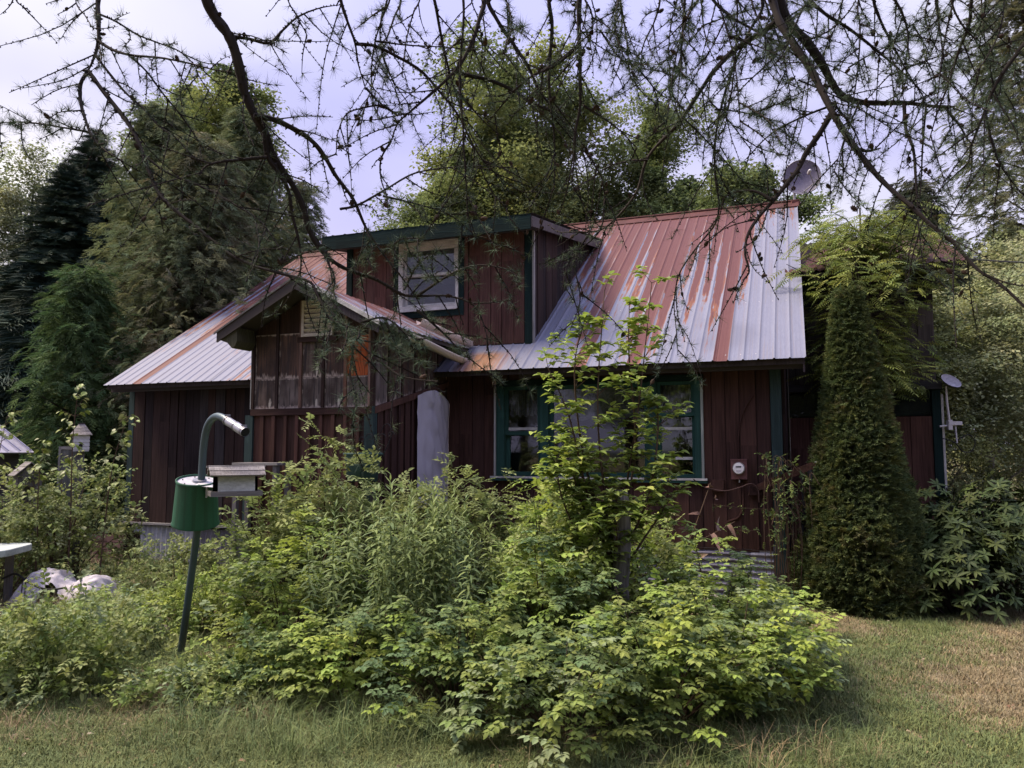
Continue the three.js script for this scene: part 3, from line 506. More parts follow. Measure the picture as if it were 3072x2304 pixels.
function dishBowl(rx, ry, depth) {
  const s = new Shape3(), n = 10, k = 32; for (const back of [0, 0.006]) for (let i = 0; i <= n; i++) for (let j = 0; j <= k; j++) { const r = i / n, a = j / k * 2 * Math.PI, rim = i === n ? 0.01 : 0; s.v(Math.cos(a) * r * rx, Math.sin(a) * r * ry, depth * r * r - back + (back ? 0 : 0) + rim * 0, 0.5 + 0.5 * Math.cos(a) * r, 0.5 + 0.5 * Math.sin(a) * r); }
  const w = k + 1; for (let o = 0; o < 2; o++) for (let i = 0; i < n; i++) for (let j = 0; j < k; j++) { const a = o * (n + 1) * w + i * w + j; s.quad(a, a + 1, a + w + 1, a + w); }
  return s.geo();
}
{
  const p = hw(-0.22, RV + 0.02, RH + 0.08), t = thing('satellite_dish', 'round grey satellite dish with faded lettering on the roof ridge', 'dish', null, [p.x, p.y, p.z]), met = std([0.3, 0.29, 0.31], { roughness: 0.5, metalness: 0.4 });
  const b = mesh('bowl', dishBowl(0.29, 0.29, 0.07), std([1, 1, 1], { map: dishText, roughness: 0.55 }), t); b.position.set(0.12, 0.39, 0.02); b.rotation.set(-0.02, -0.28, 0);
  mesh('rim', new THREE.TorusGeometry(0.29, 0.007, 6, 40).translate(0, 0, 0.07), met, t).position.set(0.12, 0.39, 0.02); t.children[1].rotation.copy(b.rotation);
  mesh('mast', new Shape3().tube([V(0, -0.06, 0), V(0, 0.2, 0), V(0.05, 0.38, -0.05)], [0.022, 0.022, 0.02], 8), met, t);
  mesh('feed_arm', new Shape3().tube([V(0.10, 0.12, 0.0), V(0.2, 0.2, 0.3), V(0.1, 0.33, 0.42)], [0.01, 0.01, 0.01], 6), met, t);
  mesh('receiver', new THREE.CapsuleGeometry(0.025, 0.06, 4, 10).rotateX(1.2), std([0.45, 0.44, 0.46], { roughness: 0.4 }), t).position.set(0.09, 0.35, 0.42);
  mesh('foot', new THREE.BoxGeometry(0.14, 0.05, 0.12), std([0.18, 0.07, 0.06], { map: speck }), t).position.set(0, -0.03, 0);
}
{
  const p = hw(-1.86, 1.72, 1.9), t = thing('satellite_dish', 'small grey satellite dish on a bent arm at the annex corner', 'dish', null, [p.x, p.y, p.z]), met = std([0.42, 0.41, 0.43], { roughness: 0.5, metalness: 0.2 });
  const b = mesh('bowl', dishBowl(0.125, 0.115, 0.05), std([0.33, 0.32, 0.38], { map: speck, roughness: 0.5 }), t); b.position.set(0.02, 0.52, 0.05); b.rotation.set(-0.75, 0.2, 0);
  mesh('arm', new Shape3().tube([V(0.03, 0.05, 0), V(0.0, 0.3, 0.02), V(-0.01, 0.49, 0.03)], [0.014, 0.013, 0.012], 8), met, t);
  mesh('clamp', new THREE.BoxGeometry(0.16, 0.045, 0.06), met, t).position.set(0.09, 0.04, 0.0); mesh('clamp', new THREE.BoxGeometry(0.05, 0.12, 0.05), met, t).position.set(0.03, 0.02, 0.0);
  mesh('mast', new Shape3().tube([V(-0.09, 0.0, 0.0), V(0.1, 0.02, 0), V(0.11, -0.2, 0)], [0.012, 0.012, 0.012], 6), met, t);
  mesh('cable', new Shape3().tube(curve([V(-0.08, -0.14, 0.02), V(0.06, -0.2, 0.05), V(0.16, -0.3, 0.02), V(0.28, -0.3, 0), V(0.33, -0.18, 0), V(0.26, -0.1, 0), V(0.12, -0.16, 0)], 24), Array(25).fill(0.006), 5), M.black, t);
}

// ================= service entrance on the front wall =================
{
  const c = hw(0.46, 0, 1.41), t = thing('electricity_meter', 'round electricity meter in a red painted metal box on the wall', 'meter', null, [c.x, 0, c.z], -HA), box = std([0.15, 0.07, 0.068], { map: speck, roughness: 0.6 });
  mesh('box', new THREE.BoxGeometry(0.17, 0.21, 0.08).translate(0, 1.40, 0.07), box, t); mesh('box_lid', new THREE.BoxGeometry(0.18, 0.012, 0.09).translate(0, 1.508, 0.072), box, t);
  const ring = mesh('ring', new THREE.CylinderGeometry(0.066, 0.066, 0.03, 32).rotateX(Math.PI / 2).translate(0.0, 1.415, 0.125), std([0.3, 0.3, 0.32], { roughness: 0.35, metalness: 0.6 }), t);
  mesh('face', new THREE.CylinderGeometry(0.056, 0.06, 0.03, 32).rotateX(Math.PI / 2).translate(0, 1.415, 0.148), std([0.66, 0.65, 0.68], { roughness: 0.35 }), t);
  mesh('display', new THREE.BoxGeometry(0.058, 0.014, 0.003).translate(0, 1.432, 0.164), M.black, t); mesh('name_plate', new THREE.BoxGeometry(0.05, 0.016, 0.002).translate(0, 1.39, 0.1645), std([0.48, 0.46, 0.52]), t);
  const dome = new THREE.MeshPhysicalMaterial({ roughness: 0.05, transmission: 1, thickness: 0, ior: 1.45 }); dome.side = THREE.DoubleSide; mesh('cover', new THREE.SphereGeometry(0.062, 24, 10, 0, 6.3, 0, 1.5).scale(1, 0.6, 1).rotateX(Math.PI / 2).translate(0, 1.415, 0.139), dome, t);
  mesh('seal', new THREE.BoxGeometry(0.012, 0.03, 0.006).translate(0, 1.275, 0.09), M.white, t);
  mesh('conduit', new Shape3().tube(curve([V(0, 1.50, 0.05), V(0, 1.75, 0.05), V(0.03, 1.95, 0.05), V(0.09, 2.1, 0.05), V(0.17, 2.22, 0.045)], 20), Array(21).fill(0.008), 6), M.redLow[0], t);
  mesh('conduit', new Shape3().tube(curve([V(0.03, 1.295, 0.06), V(0.035, 1.1, 0.05), V(0.03, 1.0, 0.05), V(-0.02, 0.88, 0.05), V(-0.13, 0.83, 0.05), V(-0.16, 0.80, 0.04)], 24), Array(25).fill(0.013), 8), M.redLow[0], t);
}
{
  const c = hw(0.69, 0, 0), t = thing('junction_box', 'small red painted junction box beside the meter', 'box', null, [c.x, 0, c.z], -HA);
  mesh('box', new THREE.BoxGeometry(0.13, 0.13, 0.06).translate(0, 1.22, 0.06), M.redLow[2], t); mesh('lid', new THREE.BoxGeometry(0.125, 0.125, 0.006).translate(0, 1.222, 0.094), M.redLow[0], t);
}
{ // cable from the window sill across to the corner
  const W = (u, h, o = 0.07) => hw(u, -o, h), t = thing('wall_cable', 'brown cable sagging from the window sill to the house corner', 'cable');
  mesh('cable', new Shape3().tube(curve([W(0.95, 1.29, 0.1), W(0.85, 1.21), W(0.72, 1.18, 0.12), W(0.6, 1.17, 0.16), W(0.45, 1.21, 0.18), W(0.33, 1.25, 0.14), W(0.27, 1.2, 0.12), W(0.26, 1.05, 0.1)], 40), Array(41).fill(0.007), 6), wood([0.10, 0.06, 0.055]), t);
}
{ // an old red board nailed out from the corner with hoses hung on its end
  const W = (u, h, o) => hw(u, -o, h), t = thing('hose_arm', 'weathered red board reaching out from the corner hung with dark tangled cords', 'arm');
  const a = W(0.33, 1.18, 0.06), b = W(-0.33, 1.47, 0.28), d = V(0, 0, 0).subVectors(b, a), q = mesh('arm_board', new THREE.BoxGeometry(d.length(), 0.07, 0.035), M.redLow[0], t); q.position.addVectors(a, b).multiplyScalar(0.5); q.quaternion.setFromUnitVectors(V(1, 0, 0), d.clone().normalize());
  mesh('mounting_block', new THREE.BoxGeometry(0.14, 0.09, 0.06), M.redLow[1], t).position.copy(W(0.3, 1.17, 0.065));
  const r = rng(9); for (let k = 0; k < 9; k++) { const e = V(0, 0, 0).lerpVectors(a, b, 0.72 + 0.28 * r()), L = 0.35 + 0.5 * r(); mesh('cord', new Shape3().tube(curve([e, V(e.x + 0.05 * (r() - 0.3), e.y - L * 0.4, e.z + 0.05 * r()), V(e.x + 0.12 * (r() - 0.5), e.y - L, e.z + 0.06 * r()), V(e.x + 0.12 * (r() - 0.2), e.y - L * 0.75, e.z + 0.04)], 16), Array(17).fill(0.008 + 0.007 * r()), 5), M.black, t); }
  mesh('white_cord', new Shape3().tube(curve([b.clone().add(V(-0.03, 0.02, 0.03)), b.clone().add(V(0.05, 0.0, 0.04)), b.clone().add(V(0.06, -0.15, 0.05)), b.clone().add(V(0.0, -0.3, 0.06)), b.clone().add(V(-0.03, -0.42, 0.05))], 20), Array(21).fill(0.006), 5), M.white, t);
  mesh('cord_plug', new THREE.BoxGeometry(0.025, 0.05, 0.02), M.white, t).position.copy(b).add(V(-0.03, -0.38, 0.06));
}
{ // overhead service wire
  const t = thing('overhead_wire', 'thin dark utility wire running off past the trees', 'wire');
  const a = hw(-0.35, 3.2, 4.9), b = V(16, 5.0, -14); mesh('wire', new Shape3().tube(curve([a, V(7.2, 4.62, -11.9), V(10.5, 4.72, -12.6), b], 40), Array(41).fill(0.012), 5), std([0.06, 0.06, 0.065]), t);
}

// ================= things at the entry =================
{ // cloth hung on the entry's side wall
  const s = new Shape3(), n = 26, k = 34, P = (a, b) => { // a across 0..1, b down 0..1
    const v = mix(-0.93, -0.07, a), arch = 2.345 - 0.11 * Math.pow(Math.abs(a - 0.48) * 2, 2) - 0.03 * noise(a * 7, 1, 2), h = mix(arch, 0.95, b), f = 0.03 * fbm(a * 5 + b * 2, b * 5, 3, 3) + 0.07 * Math.abs(noise(a * 6 - b * 4, b * 4 + a * 3, 8) - 0.5) + 0.02 * Math.abs(noise(a * 15 + b * 9, b * 8 - a * 5, 18) - 0.5) + (b < 0.12 ? 0.02 * Math.abs(noise(a * 14, b * 25, 9) - 0.4) : 0) + 0.01 * b;
    return [-(EU0 - 0.045 - f * 1.5 * Math.pow(Math.sin(Math.PI * clamp(a, 0.02, 0.98)), 0.6)), h, -(v + (a - 0.5) * -0.04 * b)];
  };
  for (let j = 0; j <= k; j++) for (let i = 0; i <= n; i++) s.v(...P(i / n, j / k), i / n * 0.86, j / k * 1.4);
  for (let j = 0; j < k; j++) for (let i = 0; i < n; i++) { const a = j * (n + 1) + i; s.quad(a, a + 1, a + n + 2, a + n + 1); }
  const t = thing('hanging_cloth', 'pale lilac grey cloth hung over the entry side doorway', 'cloth', null, [HO.x, 0, HO.z], -HA);
  mesh('cloth', s.geo(), std([0.36, 0.345, 0.40], { roughness: 0.95 }), t);
  mesh('hem_cord', new Shape3().tube(Array.from({ length: 13 }, (_, i) => V(...P(1, i / 12)).add(V(0.004, 0, 0.004))), Array(13).fill(0.004), 5), M.pink, t);
}
{ // wrought iron hook with scrolls
  const o = [4.0 + 0.06, EF - 0.12], W = (du, h) => hw(3.95 + du, EF - 0.06, h), t = thing('iron_hanger', 'black wrought iron hanger with scrolls at the entry corner', 'hanger'), iron = std([0.02, 0.018, 0.02], { roughness: 0.6 });
  mesh('upright', new Shape3().tube([W(0, 0.0), W(0, 1.72)], [0.008, 0.007], 6), iron, t);
  const scroll = (x0, y0, r, dir, n = 20) => Array.from({ length: n + 1 }, (_, i) => { const a = i / n * 5.2, q = r * (1 - 0.13 * a); return W(x0 + dir * q * Math.cos(a), y0 + q * Math.sin(a)); });
  for (const [x, y, r, dr] of [[0.07, 1.74, 0.05, 1], [-0.07, 1.74, 0.05, -1], [-0.18, 1.77, 0.04, -1], [0.16, 1.72, 0.035, 1]]) mesh('scroll', new Shape3().tube(scroll(x, y, r, dr), Array(21).fill(0.005), 5), iron, t);
  mesh('brace', new Shape3().tube(curve([W(0, 1.48), W(-0.08, 1.55), W(-0.17, 1.72), W(-0.2, 1.8)], 12), Array(13).fill(0.006), 5), iron, t);
  mesh('fan_top', new Shape3().tube(curve([W(-0.06, 1.8), W(-0.1, 1.87), W(-0.15, 1.88), W(-0.19, 1.82)], 12), Array(13).fill(0.005), 5), iron, t);
}
{ // tub on the ledge by the entry corner
  const c = hw(4.0, EF - 0.22, 0), t = thing('planter_tub', 'dark green tapered tub standing by the entry corner post', 'tub', null, [c.x, 0, c.z]);
  const pr = [[0.0, 1.30], [0.15, 1.30], [0.185, 1.56], [0.20, 1.565], [0.20, 1.585], [0.18, 1.585], [0.14, 1.33], [0, 1.33]].map(([r, y]) => new THREE.Vector2(r, y)); mesh('tub', new THREE.LatheGeometry(pr, 28), std([0.05, 0.095, 0.09], { map: speck, roughness: 0.6 }), t);
  mesh('stand_leg', new Shape3().tube([V(0.1, 0, 0), V(0.1, 1.3, 0)], [0.02, 0.02], 6), M.dark, t); mesh('stand_leg', new Shape3().tube([V(-0.1, 0, 0), V(-0.1, 1.3, 0)], [0.02, 0.02], 6), M.dark, t); mesh('stand_leg', new Shape3().tube([V(0, 0, -0.1), V(0, 1.3, -0.1)], [0.02, 0.02], 6), M.dark, t);
}
{ // plank table under the entry's left end
  const c = hw(5.22, EF - 0.25, 0), t = thing('potting_bench', 'weathered grey plank bench against the entry front', 'bench', null, [c.x, 0, c.z], -HA);
  for (let k = 0; k < 3; k++) mesh('plank', new Shape3().box(-0.28, 0.3, 1.455, 1.48, -0.14 + k * 0.095, -0.05 + k * 0.095), M.grey[k], t);
  for (const [x, z] of [[-0.25, -0.1], [0.26, -0.1], [-0.25, 0.1], [0.26, 0.1]]) mesh('leg', new Shape3().box(x - 0.025, x + 0.025, 0, 1.452, z - 0.025, z + 0.025), M.grey[1], t);
}

// ================= bird feeder on the bent pipe =================
{
  const t = thing('bird_feeder_pole', 'leaning steel pipe with green bucket baffle and hooked end', 'pole', null, [-2.545, 0, -6.03]);
  const o = V(-2.545, 0, -6.03), w = (x, y, z) => V(x, y, z).sub(o), pipe = std([0.06, 0.092, 0.11], { map: grime, roughness: 0.42, metalness: 0.35 }), joint = std([0.30, 0.31, 0.36], { map: speck, roughness: 0.4, metalness: 0.45 });
  const pts = curve([w(-2.56, -0.15, -6.05), w(-2.44, 0.52, -5.92), w(-2.34, 1.07, -5.8), w(-2.302, 1.389, -5.74), w(-2.279, 1.62, -5.7), w(-2.249, 1.745, -5.66), w(-2.206, 1.817, -5.62), w(-2.144, 1.850, -5.57), w(-2.067, 1.838, -5.5), w(-1.983, 1.795, -5.43), w(-1.87, 1.745, -5.33)], 60);
  mesh('pipe', new Shape3().tube(pts, Array(61).fill(0.0265), 18, false), pipe, t);
  const a = w(-2.03, 1.82, -5.468), b = w(-1.835, 1.73, -5.3), at = (k) => V(0, 0, 0).lerpVectors(a, b, k);
  mesh('coupling', new Shape3().tube([at(0), at(0.02), at(0.5)], [0.029, 0.031, 0.031], 20, false), joint, t); mesh('coupling', new Shape3().tube([at(0.5), at(0.52), at(1)], [0.0335, 0.0335, 0.0335], 20, false), joint, t);
  mesh('bore', new Shape3().tube([at(0.55), at(0.999)], [0.029, 0.029], 20), M.black, t);
  for (const k of [0.03, 0.5, 0.9]) { mesh('band_clamp', new Shape3().tube([at(k), at(k + 0.055)], [0.0352, 0.0352], 20), std([0.12, 0.12, 0.13], { roughness: 0.4, metalness: 0.6 }), t); if (k !== 0.5) mesh('clamp_screw', new THREE.BoxGeometry(0.035, 0.014, 0.014), joint, t).position.copy(at(k + 0.03)).add(V(0, 0.04, 0)); }
  // bucket baffle, upside down on the pipe
  const bk = group('baffle', t); bk.position.copy(w(-2.362, 1.062, -5.81)); bk.rotation.set(0.24, 0, -0.09);
  const gm = std([0.010, 0.085, 0.042], { roughness: 0.55, map: grime });
  mesh('bucket', new THREE.LatheGeometry([[0.165, 0], [0.172, 0.006], [0.165, 0.012], [0.1415, 0.318], [0.147, 0.324], [0.146, 0.34], [0.137, 0.341], [0.135, 0.31], [0.158, 0.01], [0.165, 0]].map(([r, y]) => new THREE.Vector2(r, y)), 48), gm, bk);
  mesh('lid', new THREE.CylinderGeometry(0.137, 0.137, 0.006, 40).translate(0, 0.325, 0), std([0.46, 0.46, 0.50], { map: speck, roughness: 0.45, metalness: 0.3 }), bk);
  mesh('collar', new THREE.CylinderGeometry(0.048, 0.052, 0.016, 24).translate(0.02, 0.336, 0), joint, bk);
  for (let k = 0; k < 6; k++) mesh('rivet', new THREE.SphereGeometry(0.006, 8, 6).translate(Math.cos(k * 1.05) * 0.105, 0.329, Math.sin(k * 1.05) * 0.105), M.dark, bk);
  mesh('bracket', new Shape3().box(0.03, 0.19, 0.328, 0.332, -0.01, 0.12), std([0.50, 0.50, 0.52], { map: speck, roughness: 0.5 }), bk); mesh('bracket_lip', new Shape3().box(0.115, 0.125, 0.25, 0.328, 0.105, 0.125), joint, bk);
}
{
  const t = thing('bird_feeder', 'small wooden hopper bird feeder with shingled gable roof on the pipe', 'bird feeder', null, [-1.985, 1.285, -5.56], 0.48), g2 = M.grey;
  mesh('tray_floor', new Shape3().box(-0.165, 0.165, 0.0, 0.012, -0.09, 0.09), g2[1], t);
  for (const z of [-0.095, 0.085]) mesh('tray_side', new Shape3().box(-0.175, 0.175, -0.002, 0.034, z, z + 0.012), g2[0], t); for (const x of [-0.175, 0.164]) mesh('tray_side', new Shape3().box(x, x + 0.011, -0.001, 0.033, -0.083, 0.084), g2[1], t);
  for (const x of [-0.145, 0.13]) mesh('end_wall', slab([[-0.075, 0.012], [0.075, 0.012], [0.055, 0.125], [0, 0.178], [-0.055, 0.125]], 'v', x, 0.014).geo(true).scale(-1, 1, 1), g2[1], t);
  const pl = std([0.46, 0.48, 0.42], { map: speck, roughness: 0.45 }); for (const sg of [1, -1]) { const q = mesh('hopper_panel', new THREE.BoxGeometry(0.25, 0.12, 0.004), pl, t); q.position.set(-0.0, 0.082, sg * 0.062); q.rotation.x = -sg * 0.2; }
  for (const sg of [1, -1]) for (let k = 0; k < 2; k++) { const q = mesh('roof_slat', new THREE.BoxGeometry(0.38 - 0.006 * k, 0.012, 0.066), [g2[2], g2[0]][k], t), d = 0.030 + k * 0.056; q.position.set(0.005, 0.200 - d * 0.52 + 0.004 * (2 - k), sg * d * 0.88); q.rotation.x = sg * 0.53; }
  mesh('ridge_strip', new Shape3().box(-0.198, 0.205, 0.198, 0.212, -0.012, 0.012), g2[0], t);
}

// ================= clutter on the left =================
function birdhouse(t, y, w, h, d, roofM, wallM, slope) {
  for (const [n, g] of [['front', slab([[-w / 2, y], [w / 2, y], [w / 2, y + h], [0, y + h + w / 2 * slope], [-w / 2, y + h]], 'u', -d / 2, 0.012)], ['back', slab([[-w / 2, y], [w / 2, y], [w / 2, y + h], [0, y + h + w / 2 * slope], [-w / 2, y + h]], 'u', d / 2 - 0.012, 0.012)]]) mesh(n, g, wallM, t);
  for (const s of [-1, 1]) mesh('side', new Shape3().box(s * w / 2 - (s > 0 ? 0.012 : 0), s * w / 2 + (s > 0 ? 0 : 0.012), y, y + h, -d / 2 + 0.013, d / 2 - 0.013), wallM, t);
  mesh('floor', new Shape3().box(-w / 2 + 0.013, w / 2 - 0.013, y, y + 0.012, -d / 2 + 0.013, d / 2 - 0.013), wallM, t);
  const L = Math.hypot(w / 2 + 0.04, (w / 2 + 0.04) * slope);
  for (const s of [-1, 1]) for (let k = 0; k < 3; k++) { const q = mesh('shingle_course', new THREE.BoxGeometry(L / 3 + 0.015, 0.008, d + 0.09), roofM[k % roofM.length], t), f = (k + 0.5) / 3; q.position.set(s * (w / 2 + 0.04) * f, y + h + w / 2 * slope + 0.02 - (w / 2 + 0.04) * slope * f + 0.005 * (2 - k), 0); q.rotation.z = -s * Math.atan(slope); }
  mesh('entrance_hole', new THREE.CylinderGeometry(0.02, 0.02, 0.004, 16).rotateX(Math.PI / 2).translate(0, y + h * 0.62, d / 2 + 0.002), M.black, t);
}
{
  const t = thing('birdhouse', 'white birdhouse with pyramid shingle roof on a post', 'birdhouse', null, [-5.31, 0, -9.5], 0.5), wm = std([0.55, 0.54, 0.58], { map: speck });
  mesh('post', new Shape3().box(-0.045, 0.045, -0.1, 1.6, -0.045, 0.045), M.grey[1], t); mesh('box', new Shape3().box(-0.09, 0.09, 1.6, 1.8, -0.09, 0.09), wm, t);
  for (let k = 0; k < 4; k++) mesh('siding_strip', new Shape3().box(-0.094, 0.094, 1.62 + k * 0.045, 1.652 + k * 0.045, -0.095, 0.095), wm, t);
  for (let k = 0; k < 3; k++) mesh('shingle_course', new THREE.CylinderGeometry(0.125 - k * 0.04, 0.175 - k * 0.04, 0.05, 4).rotateY(Math.PI / 4).translate(0, 1.825 + k * 0.042, 0), M.grey[k % 2], t);
  mesh('finial', new Shape3().box(-0.035, 0.035, 1.935, 1.95, -0.035, 0.035), M.dark, t); mesh('entrance_hole', new THREE.CylinderGeometry(0.022, 0.022, 0.004, 16).rotateX(Math.PI / 2).translate(0, 1.67, 0.0965), M.black, t);
}
{
  const t = thing('birdhouse', 'grey gabled birdhouse with shingled roof low on the left edge', 'birdhouse', null, [-5.6, 0, -8.95], 0.75);
  mesh('post', new Shape3().box(-0.04, 0.04, -0.1, 1.2, -0.04, 0.04), M.grey[1], t); birdhouse(t, 1.2, 0.24, 0.14, 0.26, [M.grey[0], M.grey[2]], M.grey[1], 0.85); mesh('porch_post', new Shape3().box(0.05, 0.09, 0.6, 1.2, 0.1, 0.14), M.grey[2], t);
}
{
  const t = thing('shed', 'small grey plywood shed with pale metal roof at the yard edge', 'shed', null, [-7.95, 0, -10.6], 0.25);
  const w = 0.75; mesh('gable_wall', slab([[-w, 0], [w, 0], [w, 1.62], [0, 2.25], [-w, 1.62]], 'u', -0.9, 0.03), std([0.30, 0.26, 0.27], { map: ply }), t); for (const s of [-1, 1]) mesh('side_wall', new Shape3().box(s * w - 0.015, s * w + 0.015, 0, 1.6, -0.86, 0.86), M.grey[1], t); mesh('back_wall', slab([[-w, 0], [w, 0], [w, 1.62], [0, 2.25], [-w, 1.62]], 'u', 0.88, 0.03), M.grey[1], t);
  for (const s of [-1, 1]) { const q = mesh('roof_panel', new THREE.BoxGeometry(1.2, 0.025, 2.1), std([0.48, 0.47, 0.55], { map: speck, roughness: 0.5 }), t); q.position.set(s * 0.45, 1.98 - 0.02, 0); q.rotation.z = -s * 0.70; for (let k = 0; k < 5; k++) { const r = mesh('rib', new THREE.BoxGeometry(1.2, 0.02, 0.02), std([0.42, 0.41, 0.5], { roughness: 0.5 }), t); r.position.set(s * 0.45 + s * 0.012, 2.0 - 0.005, -0.9 + k * 0.45); r.rotation.z = -s * 0.70; } }
}
{
  const t = thing('chair_frame', 'old grey chair back standing among the birch leaves', 'chair', null, [-5.5, 0, -9.6], 0.2);
  mesh('face', new Shape3().box(-0.1, 0.1, 0.7, 1.62, -0.01, 0.01), wood([0.17, 0.175, 0.18]), t); for (const x of [-0.12, 0.101]) mesh('stile', new Shape3().box(x, x + 0.025, 0, 1.66, -0.02, 0.02), M.grey[2], t); mesh('rail', new Shape3().box(-0.094, 0.1, 1.622, 1.66, -0.018, 0.018), M.grey[2], t);
}
{ // table top with rounded corner
  const sh = new THREE.Shape(); sh.moveTo(-0.55, -0.35); sh.lineTo(0.40, -0.35); sh.quadraticCurveTo(0.55, -0.34, 0.55, -0.2); sh.lineTo(0.55, 0.2); sh.quadraticCurveTo(0.54, 0.35, 0.4, 0.35); sh.lineTo(-0.55, 0.35);
  const t = thing('garden_table', 'pale grey green weathered garden table top at the left edge', 'table', null, [-5.42, 0, -7.65], 0.15);
  mesh('table_top', new THREE.ExtrudeGeometry(sh, { depth: 0.05, bevelEnabled: true, bevelSize: 0.008, bevelThickness: 0.008, bevelSegments: 2 }).rotateX(-Math.PI / 2).translate(0, 0.60, 0), std([0.40, 0.45, 0.43], { map: speck, roughness: 0.7 }), t);
  for (const [x, z] of [[-0.4, -0.25], [0.35, -0.25], [-0.4, 0.25], [0.35, 0.25]]) mesh('leg', new Shape3().box(x - 0.03, x + 0.03, 0, 0.592, z - 0.03, z + 0.03), M.grey[1], t);
}
{ // white tarp heap with a dark mouth
  const t = thing('tarp_heap', 'crumpled white tarp draped over a low frame in the weeds', 'tarp', null, [-4.62, 0, -8.15]); t.scale.set(0.82, 0.9, 0.9);
  const s = new Shape3(), n = 48, k = 26;
  for (let j = 0; j <= k; j++) for (let i = 0; i <= n; i++) {
    const a = i / n, b = j / k, x = (a - 0.5) * 1.25, lobe = 0.36 * Math.exp(-(((a - 0.30) / 0.23) ** 4)) + 0.30 * Math.exp(-(((a - 0.76) / 0.2) ** 4)), th = Math.PI * b, hgt = (0.03 + lobe) * Math.pow(Math.sin(th), 0.8), z = 0.34 * Math.cos(th) * (1 + 0.15 * Math.sin(a * 9)), wr = 0.07 * (fbm(a * 7, b * 5, 7, 3) - 0.5) + 0.11 * Math.abs(noise(a * 11 + b * 5, b * 7 - a * 3, 4) - 0.5) + 0.05 * Math.abs(noise(a * 23 - b * 9, b * 17, 14) - 0.5);
    s.v(x + wr, Math.max(0, hgt + wr * Math.sin(th)), z + wr, x, z);
  }
  for (let j = 0; j < k; j++) for (let i = 0; i < n; i++) { const ca = (i + 0.5) / n, cb = (j + 0.5) / k; if (Math.hypot((ca - 0.46) / 0.10, (cb - 0.05) / 0.22) < 1) continue; const a = j * (n + 1) + i; s.quad(a, a + 1, a + n + 2, a + n + 1); }
  mesh('tarp', s.geo(), std([0.50, 0.47, 0.50], { map: speck, roughness: 0.8 }), t);
  mesh('frame_rod', new Shape3().tube(curve([V(-0.62, 0.36, 0.3), V(-0.42, 0.42, 0.36), V(-0.2, 0.33, 0.42), V(0.02, 0.26, 0.42), V(0.2, 0.27, 0.36)], 24), Array(25).fill(0.012), 6), M.black, t); for (const x of [-0.3, -0.26]) mesh('frame_leg', new Shape3().tube([V(x, -0.05, 0.43), V(x, 0.36, 0.40)], [0.007, 0.007], 5), M.dark, t);
}
{
  const c = hw(9.0, -0.45, 0), t = thing('wooden_crate', 'reddish brown slatted crate in front of the pale corrugated skirting', 'crate', null, [c.x, 0, c.z], -0.3);
  for (let k = 0; k < 4; k++) mesh('slat', new Shape3().box(-0.28, 0.28, 0.02 + k * 0.105, 0.115 + k * 0.105, 0.15, 0.165), wood([0.20, 0.12, 0.11]), t); for (const x of [-0.28, 0.25]) mesh('end_post', new Shape3().box(x, x + 0.03, 0, 0.45, -0.15, 0.148), M.brown[2], t); mesh('back', new Shape3().box(-0.248, 0.248, 0.02, 0.43, -0.15, -0.135), M.brown[2], t);
}
const stone = (lab, x, z, s, seed) => { const g = new THREE.IcosahedronGeometry(s, 3), p = g.attributes.position; for (let i = 0; i < p.count; i++) { const q = V(p.getX(i), p.getY(i), p.getZ(i)), k = 0.75 + 0.5 * fbm(q.x / s * 1.3 + seed, q.y / s * 1.3 + q.z / s, seed, 3); p.setXYZ(i, q.x * k * 1.25, q.y * k * 0.62, q.z * k); } g.computeVertexNormals(); const o = mesh(numbered('stone'), g, std([0.27, 0.24, 0.23], { map: speck })); o.position.set(x, s * 0.3 + groundH(x, z), z); o.userData = { label: lab, category: 'stone', group: 'stones in the grass' }; scene.add(o); };
stone('rounded grey stone in the weeds beside the feeder pole', -3.1, -6.9, 0.10, 3); stone('pale pink stone at the foot of the corrugated skirting', 2.05, -8.0, 0.15, 5); stone('small grey stone half hidden by long grass below the feeder', -1.75, -4.85, 0.05, 9);
{ // cedar fence post among the shrubs
  const t = thing('fence_post', 'weathered grey round fence post standing behind the leafy sapling', 'post', null, [0.82, 0, -5.85]), s = new Shape3();
  const p = [], r = []; for (let k = 0; k <= 10; k++) { p.push(V(0.012 * Math.sin(k), -0.1 + k * 0.139, 0.01 * Math.cos(k * 2))); r.push(0.068 - 0.0008 * k + 0.003 * noise(k, 2, 2)); } mesh('post', s.tube(p, r, 18).geo(), wood([0.27, 0.255, 0.245]), t); mesh('top_cut', new THREE.CylinderGeometry(0.055, 0.062, 0.02, 18).translate(p[10].x, 1.30, p[10].z), M.grey[1], t);
}
// ================= trees =================
const bark = std([0.085, 0.07, 0.06], { map: grain, bumpMap: grainBump, bumpScale: 0.02, roughness: 0.95 }), barkPale = std([0.36, 0.34, 0.31], { map: worn, roughness: 0.9 }), barkDark = std([0.05, 0.042, 0.04], { map: grain, bumpMap: grainBump, bumpScale: 0.004, roughness: 0.92 });
const leafM = leafMat(), farM = leafMat({ transmission: 0.42, clearcoat: 0 }), needleM = std([1, 1, 1], { roughness: 0.65 }), sprayM = leafMat({ transmission: 0.28, clearcoat: 0 }), glossM = std([1, 1, 1], { roughness: 0.58 });
const rdir = (r) => { const a = r() * 6.283, y = r() * 2 - 1, q = Math.sqrt(1 - y * y); return V(q * Math.cos(a), y, q * Math.sin(a)); };
const jit = (c, r, k = 0.25) => { const f = 1 + (r() - 0.5) * 2 * k, g = 1 + (r() - 0.5) * k * 0.7; return [c[0] * f * g, c[1] * f, c[2] * f / g]; };
